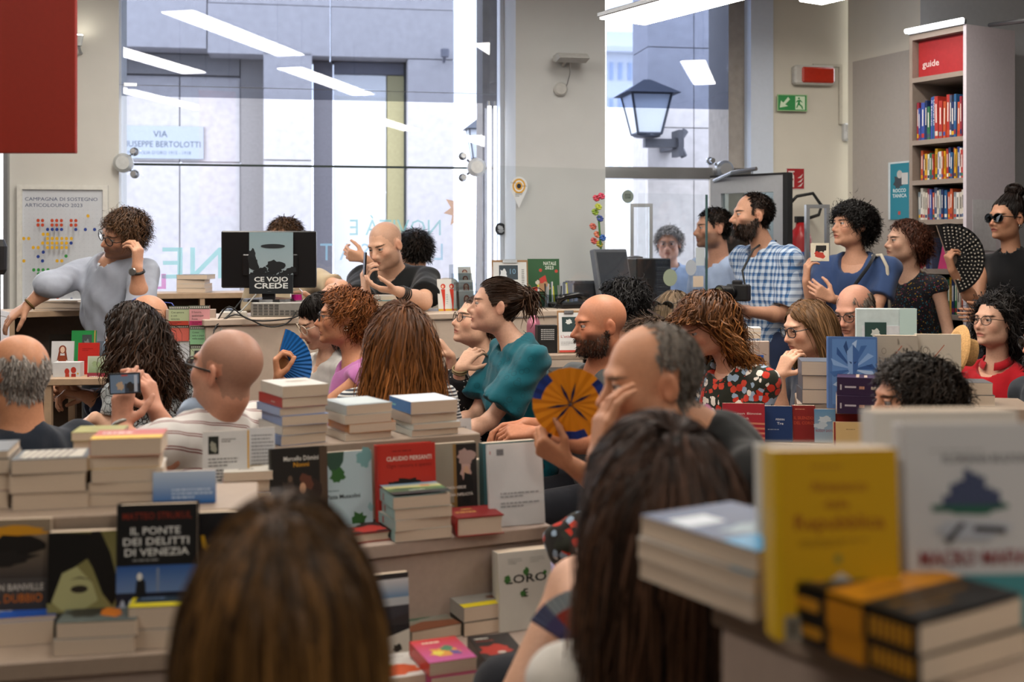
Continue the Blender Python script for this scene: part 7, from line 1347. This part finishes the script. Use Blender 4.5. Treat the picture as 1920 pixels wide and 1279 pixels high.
shelf_row('the fourth shelf of the guide bookcase', shz[4], .03, .15, .15, .19, ['#46506a', '#8a2a3a', '#c9c2b6', '#1f2f5a'], 19, wmin=.018, wmax=.026)
e = thing('notice_sheet', 'white notice with lines of print on the bookcase side', 'notice', MBk @ Matrix.Translation((BW+.002, .05, zof(470))) @ RZ(90)); b = MB(); b.box(0, .2, -.001, 0, 0, .29); c_ = b.build('sheet', mat('#cdcdd2', .6), e); decal('print', c_, [('t', 'CON LA', .1, .88, .05, '#666a78', 'l'), ('l', .1, .7, .6, .85, 4, '#8a8fa0'), ('l', .1, .45, .6, .68, 4, '#b5705c'), ('l', .1, .1, .9, .4, 6, '#8a8fa0')], .2, .29, RX(90) @ Matrix.Translation((0, 0, .0)))
b = MB(); b.tube([P(1856, 47, 6.5), P(1990, 30, 5.2)], .012, 8); o_ = b.build('ceiling_rail', DARK); tag(o_, 'black rail running from the bookcase top', 'rail')
# ---------------------------------------------------------------- things people hold
def axes_M(o, x, y):
    x = Vector(x).normalized(); z = x.cross(Vector(y)).normalized(); y = z.cross(x); M = Matrix.Identity(4)
    for i, a in enumerate((x, y, z)): M.col[i] = (*a, 0)
    M.col[3] = (*o, 1); return M
def folding_fan(name, label, pivot, a0, a1, r0, r1, M, paper, stick, n=22, pattern=None, ink=None):
    """pleated leaf from radius r0 to r1 between two angles, ribs to the pivot"""
    e = thing(name, label, 'fan', M); dp = .004
    b = MB(); rows = [r0, (r0+r1)/2, r0+(r1-r0)*.75, r1]
    V = [(r*math.cos(a0+(a1-a0)*i/(2*n)), r*math.sin(a0+(a1-a0)*i/(2*n)), dp*(i % 2)*(r/r1)) for i in range(2*n+1) for r in rows]; m = len(rows)
    for i in range(2*n):
        for j in range(m-1):
            c = paper(i/(2*n), j) if callable(paper) else H(paper); b.col = c; b.add([V[i*m+j], V[i*m+j+1], V[(i+1)*m+j+1], V[(i+1)*m+j]], [(0, 1, 2, 3)])
    lf = b.build('leaf', PRINT, e, cols=True)
    for i in range(n+1):
        a = a0+(a1-a0)*i/n; ex = r1 if i in (0, n) else r0+.01; b = MB(); w = .005 if i in (0, n) else .0032
        b.prism([(0, -w), (ex, -w*.8), (ex, w*.8), (0, w)], -.0018-.0002*i, -.0004-.0002*i, Matrix.Rotation(a, 4, 'Z')); b.build('rib', mat(stick, .5, var=.1), e)
    if pattern: decal('dots', lf, pattern, 1, 1, Matrix.Identity(4), lift=.005)
    b = MB(); b.lathe([(.004, -.008), (.004, .006)], 10); b.build('rivet', STEEL, e); return e
D = 4.75-.18
# blue fan: pivot below the hand, leaf fanned to the right
pv = P(518, 683, D); mm = D/F
folding_fan('folding_fan', 'blue folding fan with wooden ribs held by the pink-topped woman', pv, math.radians(-62), math.radians(74), 26*mm, 70*mm, axes_M(pv, (1, -.15, 0), (0, -.05, 1)), '#1565b0', '#b98a5c', 18)
# orange round fan
D = 2.98; pv = P(1070, 757, D); mm = D/F
def opaper(t, j):
    k = int(t*40) % 14
    return H('#1d3a8a') if (j == 2 and k < 5) else H('#f0961a')
e = folding_fan('round_fan', 'round orange pleated fan with blue flower print', pv, 0, 2*math.pi, 6*mm, 72*mm, axes_M(pv, (1, -.1, 0), (0, -.25, 1)), opaper, '#c07a18', 20)
ptl = []
for a in (.5, 1.35, 2.0, 3.3, 4.0, 5.5): ptl.append(('p', [(.0, .0), (.032*math.cos(a-.12), .032*math.sin(a-.12)), (.062*math.cos(a), .062*math.sin(a)), (.032*math.cos(a+.12), .032*math.sin(a+.12))], '#141c4a'))
decal('flower_print', e, ptl, 1, 1, Matrix.Translation((0, 0, .006)))
b = MB(); b.tube([(0, 0, -.003), (-.045*1.0, -.075, -.003), (-.062, -.1, -.003)], [.003, .005, .006], 8); b.build('handle', mat('#1b2350', .4), e, smooth=True)
# black dotted fan
D = 6.0; pv = P(1778, 486, D); mm = D/F
dd_ = [('e', r*math.cos(a)*mm, r*math.sin(a)*mm, (1.0+.012*r)*mm, (1.0+.012*r)*mm, '#b9b2a4', 8) for r in range(24, 64, 6) for a in np.linspace(-1.15, 1.75, int(r*.42))]
folding_fan('folding_fan', 'black folding fan with cream dots held by the woman with the bun', pv, -1.25, 1.9, 16*mm, 67*mm, axes_M(pv, (1, -.1, 0), (0, -.05, 1)), '#0d0d10', '#8a7a6c', 16, pattern=dd_)
# near paper fan in pale blue and red
D = 1.98; pv = P(1118, 1238, D); mm = D/F
cf = lambda t, j: [H('#8d2f34'), H('#a8473f'), H('#9fb4c0')][j] if t < .75 else [H('#4a4a78'), H('#565688'), H('#5d6a90')][j]
folding_fan('folding_fan', 'pale blue and red paper fan in front of the long brown hair', pv, 1.35, 2.62, 20*mm, 142*mm, axes_M(pv, (1, -.2, 0), (0, -.1, 1)), cf, '#5a5a80', 14)
def phone(label, c, M, w=.072, h=.15, scr=None):
    e = thing('smartphone', label, 'phone', M, 'smartphones'); b = MB(); b.box(-w/2, w/2, -h/2, h/2, -.004, .004, bev=.002); bd = b.build('body', mat('#101114', .25), e)
    if scr: decal('screen', bd, scr, w, h, Matrix.Translation((-w/2, -h/2, .0042)))
    b = MB(); b.box(-w*.42, -w*.12, h*.3, h*.44, -.0055, -.004); b.build('camera_bump', mat('#1d1f24', .3), e); return e
c = P(234, 719, 3.42); phone('smartphone filming the speaker in the striped-polo man\'s hands', c, axes_M(c, (0, -.1, 1), (-1, -.25, 0)), .062, .088*1.0, [('r', .06, .05, .94, .95, '#6f86a0'), ('r', .06, .05, .5, .5, '#3c4656'), ('b', .4, .65, .2, .12, '#b9a48c', 3), ('b', .35, .3, .22, .12, '#33302e', 5), ('r', .1, .1, .9, .2, '#b9c6d6'), ('r', .86, .4, .93, .6, '#c05a5a')])
c = P(684, 496, 5.78); phone('dark smartphone held by the bald man behind the counter', c, axes_M(c, (.25, -.9, 0), (.05, 0, 1)), .06, .12)
# camera on its strap
c = P(1382, 548, 5.9); e = thing('camera', 'black camera with a short zoom lens held by the plaid shirt', 'camera', axes_M(c, (.75, -.55, 0), (0, 0, 1)))
b = MB(); b.box(-.055, .065, -.045, .04, -.03, .02, bev=.008); b.box(-.025, .025, .035, .06, -.02, .012, bev=.006); b.build('body', mat('#121214', .45), e)
Ml = Matrix.Translation((-.03, 0, 0)) @ Matrix.Rotation(math.radians(-62), 4, 'Y'); b = MB(); b.lathe([(.034, 0), (.036, .02), (.033, .022), (.034, .07), (.037, .075), (.037, .09)], 24, Matrix.Translation((-.02, 0, .01)) @ Matrix.Rotation(math.radians(-22), 4, 'Y')); b.build('lens', mat('#0e0e10', .35), e, smooth=False)
b = MB(); b.lathe([(.028, .0905), (.028, .092)], 24, Matrix.Translation((-.02, 0, .01)) @ Matrix.Rotation(math.radians(-22), 4, 'Y')); b.build('front_glass', mat('#5a5a44', .1), e)
# strap up to the neck
sC = p24['C']; inv = e.matrix_world.inverted(); pts = [c+Vector((.04, 0, .03)), P(1392, 508, 6.0), P(1412, 468, 6.05), Vector(sC+vec(0, 0, .06)-p24['B'][:, 1]*-.03), Vector(sC+vec(.0, .0, .075)-p24['B'][:, 1]*.07)]
b = MB(); b.tube([inv @ q for q in pts], .006, 6); b.build('strap', mat('#101012', .6), e, smooth=True)
# illustrated card held up by the woman in blue
c = P(1541, 473, 5.86); e = thing('illustrated_card', 'card with a black-haired cartoon face held up by the blue tee', 'card', axes_M(c, (.95, -.3, 0), (0, 0, 1)) @ Matrix.Translation((-.055, -.045, 0)))
b = MB(); b.box(0, .09, 0, .09, 0, .003, bev=.001); c_ = b.build('card', mat('#c4bca8', .5), e); decal('print', c_, [('e', .55, .5, .38, .42, '#cfc6b4'), ('p', [(.25, .5), (.3, .88), (.85, .88), (.85, .6), (.6, .55)], '#14110f'), ('b', .5, .35, .28, .2, '#a8372a', 4), ('e', .45, .55, .05, .05, '#14110f'), ('e', .68, .55, .05, .05, '#14110f')], .09, .09, Matrix.Translation((0, 0, .003)))
# display frame behind the art books, straw hat, blue panel, bag, chairs
p = P(1605, 640, 4.62); mm = 4.62/F; e = thing('picture_display', 'white acrylic picture display with a dark green print', 'frame', Matrix.Translation((p.x, 4.62, .901)) @ RZ(-6)); W = 110*mm; zt = CH+(HY-578)/F*4.62-.901
b = MB(); b.box(0, W, 0, .02, 0, zt, bev=.003); s_ = b.build('frame', mat('#b9c6c6', .4), e); b = MB(); b.box(W*.1, W*.72, -.004, 0, .0, zt*.8); b.build('mount', mat('#c6c8cc', .5), e)
decal('print', s_, [('r', .14, 0.6, .5, .84, '#26413c'), ('b', .32, .72, .07, .05, '#bfc2bc', 3), ('p', [(.72, 1), (1, 1), (1, .5), (.72, .65)], '#b3cac6')], W, zt, Matrix.Translation((0, -.005, 0)) @ RX(90))
p = P(1788, 655, 4.75); b = MB(); b.lathe([(.075, 0), (.10, .012), (.105, .02), (.06, .025), (.055, .08), (.02, .09)], 28, axes_M(p, (0, 1, .2), (.2, 0, 1))); o_ = b.build('straw_hat', mat('#b98f5a', .8, var=.25, nscale=160, bump=.4)); tag(o_, 'woven straw hat edge-on beside the red shirt', 'hat')
b = MB(); b.box(0, .10, 0, .02, 0, .34, bev=.003); p = P(1394, 0, 5.0); o_ = b.build('board_stand', LAM2, M=Matrix.Translation((p.x+.02, 5.05, .74)) @ RZ(-8)); tag(o_, 'taupe board with a blue sheet behind the floral tee', 'board'); b2_ = MB(); b2_.box(.01, .075, -.002, 0, .04, .28); b2_.build('blue_sheet', mat('#1d4f9c', .5), o_)
b = MB(); b.box(-.02, .3, -.05, .3, 0, .74, bev=.004); o_ = b.build('low_stand', LAM2, M=Matrix.Translation((p.x, 5.02, 0)) @ RZ(-8)); tag(o_, 'low taupe stand behind the floral tee', 'stand')
pile('the white pile behind the floral tee', p.x, 5.12, 1.085, -8, [(.016, '#c4c4c2'), (.016, '#c9c9c7'), (.012, '#bfc4c8', dict(look='grey-white'))], w=.1, h=.12)
# hand bag on the lap
p = P(1078, 1022, 2.75); S_ = Sculpt(); S_.ell(np.array(p), vec(.075, .06, .06), None, .02); S_.ell(np.array(p)+vec(.02, .02, .03), vec(.05, .05, .04), None, .03); V, Q = S_.mesh(.008, wob=[(vec(60, 20, 40), 0, .004), (vec(-30, 50, 70), 1, .003)])
o_ = mesh_obj('cloth_bag', V-np.array(p), Q, cloth('#1d1a17', pattern='floral', col2='#8a5a2a', scale=1.2), smooth=True, M=Matrix.Translation(p)); tag(o_, 'dark patterned cloth bag on the lavender lap', 'bag')
# chairs under the seated listeners
def make_chair():
    e = empty('chair'); m = mat('#5a1f2a', .4); s_ = mat('#3a3c40', .4, .6)
    b = MB(); b.box(-.21, .21, -.2, .21, .425, .45, bev=.008); b.build('seat', m, e)
    b = MB(); b.prism([(-.2, 0), (.2, 0), (.18, .3), (-.18, .3)], -.012, .012, Matrix.Translation((0, -.235, .55)) @ RX(98)); b.build('backrest', m, e)
    for x, y in ((-.19, -.19), (.19, -.19), (-.19, .18), (.19, .18)): b = MB(); b.tube([(x, y, .425), (x*1.08, y*1.1, 0)], .011, 8); b.build('leg', s_, e)
    for x in (-.17, .17): b = MB(); b.tube([(x, -.19, .43), (x, -.25, .58)], .01, 8); b.build('back_post', s_, e)
    return e
ch0 = make_chair(); first = True
SEATS = [(p3, 'leaf-print woman'), (p4, 'man in the navy tee'), (p5, 'man in the striped polo'), (p10, 'woman with the blue fan'), (p11, 'auburn-haired woman'), (p12, 'polka-dot shirt'), (p13, 'teal blouse'), (p14, 'bald bearded man'), (p17, 'floral tee'), (p18, 'man with his hand over his mouth'), (p19, 'long-haired woman in white'), (p20, 'nearest listener'), (p21, 'lavender trousers'), (p29, 'girl with her chin in her hand'), (p31, 'dark-curled person'), (p32, 'red shirt'), (p9, 'woman in clear glasses'), (p2, 'man with blue spectacles'), (p15, 'black-haired woman'), (p16, 'woman with sunglasses on her hair'), (p16b, 'person with the silver clip'), (p30, 'man behind the display frame'), (p33, 'bearded man at the frame edge')]
for pp, who in SEATS:
    o_ = ch0 if first else ch0.copy()
    if not first:
        COL.objects.link(o_)
        for c_ in list(ch0.children): k_ = c_.copy(); COL.objects.link(k_); k_.parent = o_
    first = False; f_ = pp['B'][:, 1]; q = pp['pel']-f_*.02; dz = max(0, q[2]-.12-.45)
    o_.location = (q[0], q[1], 0); o_.scale = (1, 1, max(.9, (q[2]-.115)/.45)); o_.rotation_euler = (0, 0, math.atan2(f_[1], f_[0])-math.pi/2)
    tag(o_, 'burgundy stacking chair under the '+who, 'chair', 'stacking chairs of the audience')
# ---------------------------------------------------------------- worn accessories
def wrist_band(pp, i, t, col, r=.004, rad=.031, metal=0, name='bracelet', n=1, gap=.012):
    a, e, w = pp['arms'][i]; ax = nrm(w-e); u = nrm(np.cross(ax, vec(.2, .3, .9))); v = np.cross(ax, u)
    for k in range(n):
        c = e+(w-e)*t+ax*gap*k-pp['base']; b = MB(); b.tube([Vector(c+rad*(math.cos(q)*u+math.sin(q)*v)) for q in np.linspace(0, 2*math.pi, 18, endpoint=False)], r, 6, True); o = b.build(name, mat(col, .4, metal), pp['root'], smooth=True)
    return o, c, u, v, ax
o, c, u, v, ax = wrist_band(p1, 1, .9, '#1c1a18', .007, .031, 0, 'wristwatch'); b = MB(); b.lathe([(.017, 0), (.019, .006), (.015, .01)], 16, Matrix.Translation(Vector(c)+Vector((-.012, -.03, 0))) @ RX(90)); b.build('dial', mat('#9a9a98', .2, .8), o)
wrist_band(p1, 0, .93, '#5a4418', .006, .029)
wrist_band(p5, 1, .92, '#8d8a84', .007, .031, 1, 'wristwatch')
wrist_band(p7, 1, .66, '#17130f', .004, .034, n=4, gap=.013)
wrist_band(p12, 1, .9, '#8a7a58', .004, .029, .6, n=2)
wrist_band(p13, 1, .93, '#c9c6c0', .002, .027, 1)
def strap(pp, pts, col, r, name):
    b = MB(); b.tube([Vector(np.array(P(*q)))-Vector(pp['base']) for q in pts], r, 6); b.build(name, cloth(col), pp['root'], smooth=True)
strap(p26, [(1640, 478, 6.02), (1628, 500, 5.93), (1606, 530, 5.90), (1585, 562, 5.90)], '#14151a', .010, 'bag_strap')
strap(p26, [(1636, 480, 6.05), (1652, 478, 5.97), (1663, 500, 5.95), (1667, 545, 5.96), (1668, 590, 5.98)], '#b9b2a2', .009, 'tote_strap')
# pale face mask of the leaf-print woman
S_ = Sculpt(); T_ = p3['T']; S_.ell(T_(0, .085, -.055), vec(.05, .035, .045), p3['R'], .02); V, Q = S_.mesh(.006); mesh_obj('face_mask', V-p3['base'], Q, cloth('#8fb0cc'), p3['root'], smooth=True)
b = MB(); c = p16b['T'](0, -.03, .135)-p16b['base']; b.box(-.04, .04, -.006, .006, -.004, .004, M=Matrix.Translation(c) @ Matrix.Rotation(.5, 4, 'Y')); b.build('hair_clip', STEEL, p16b['root'])
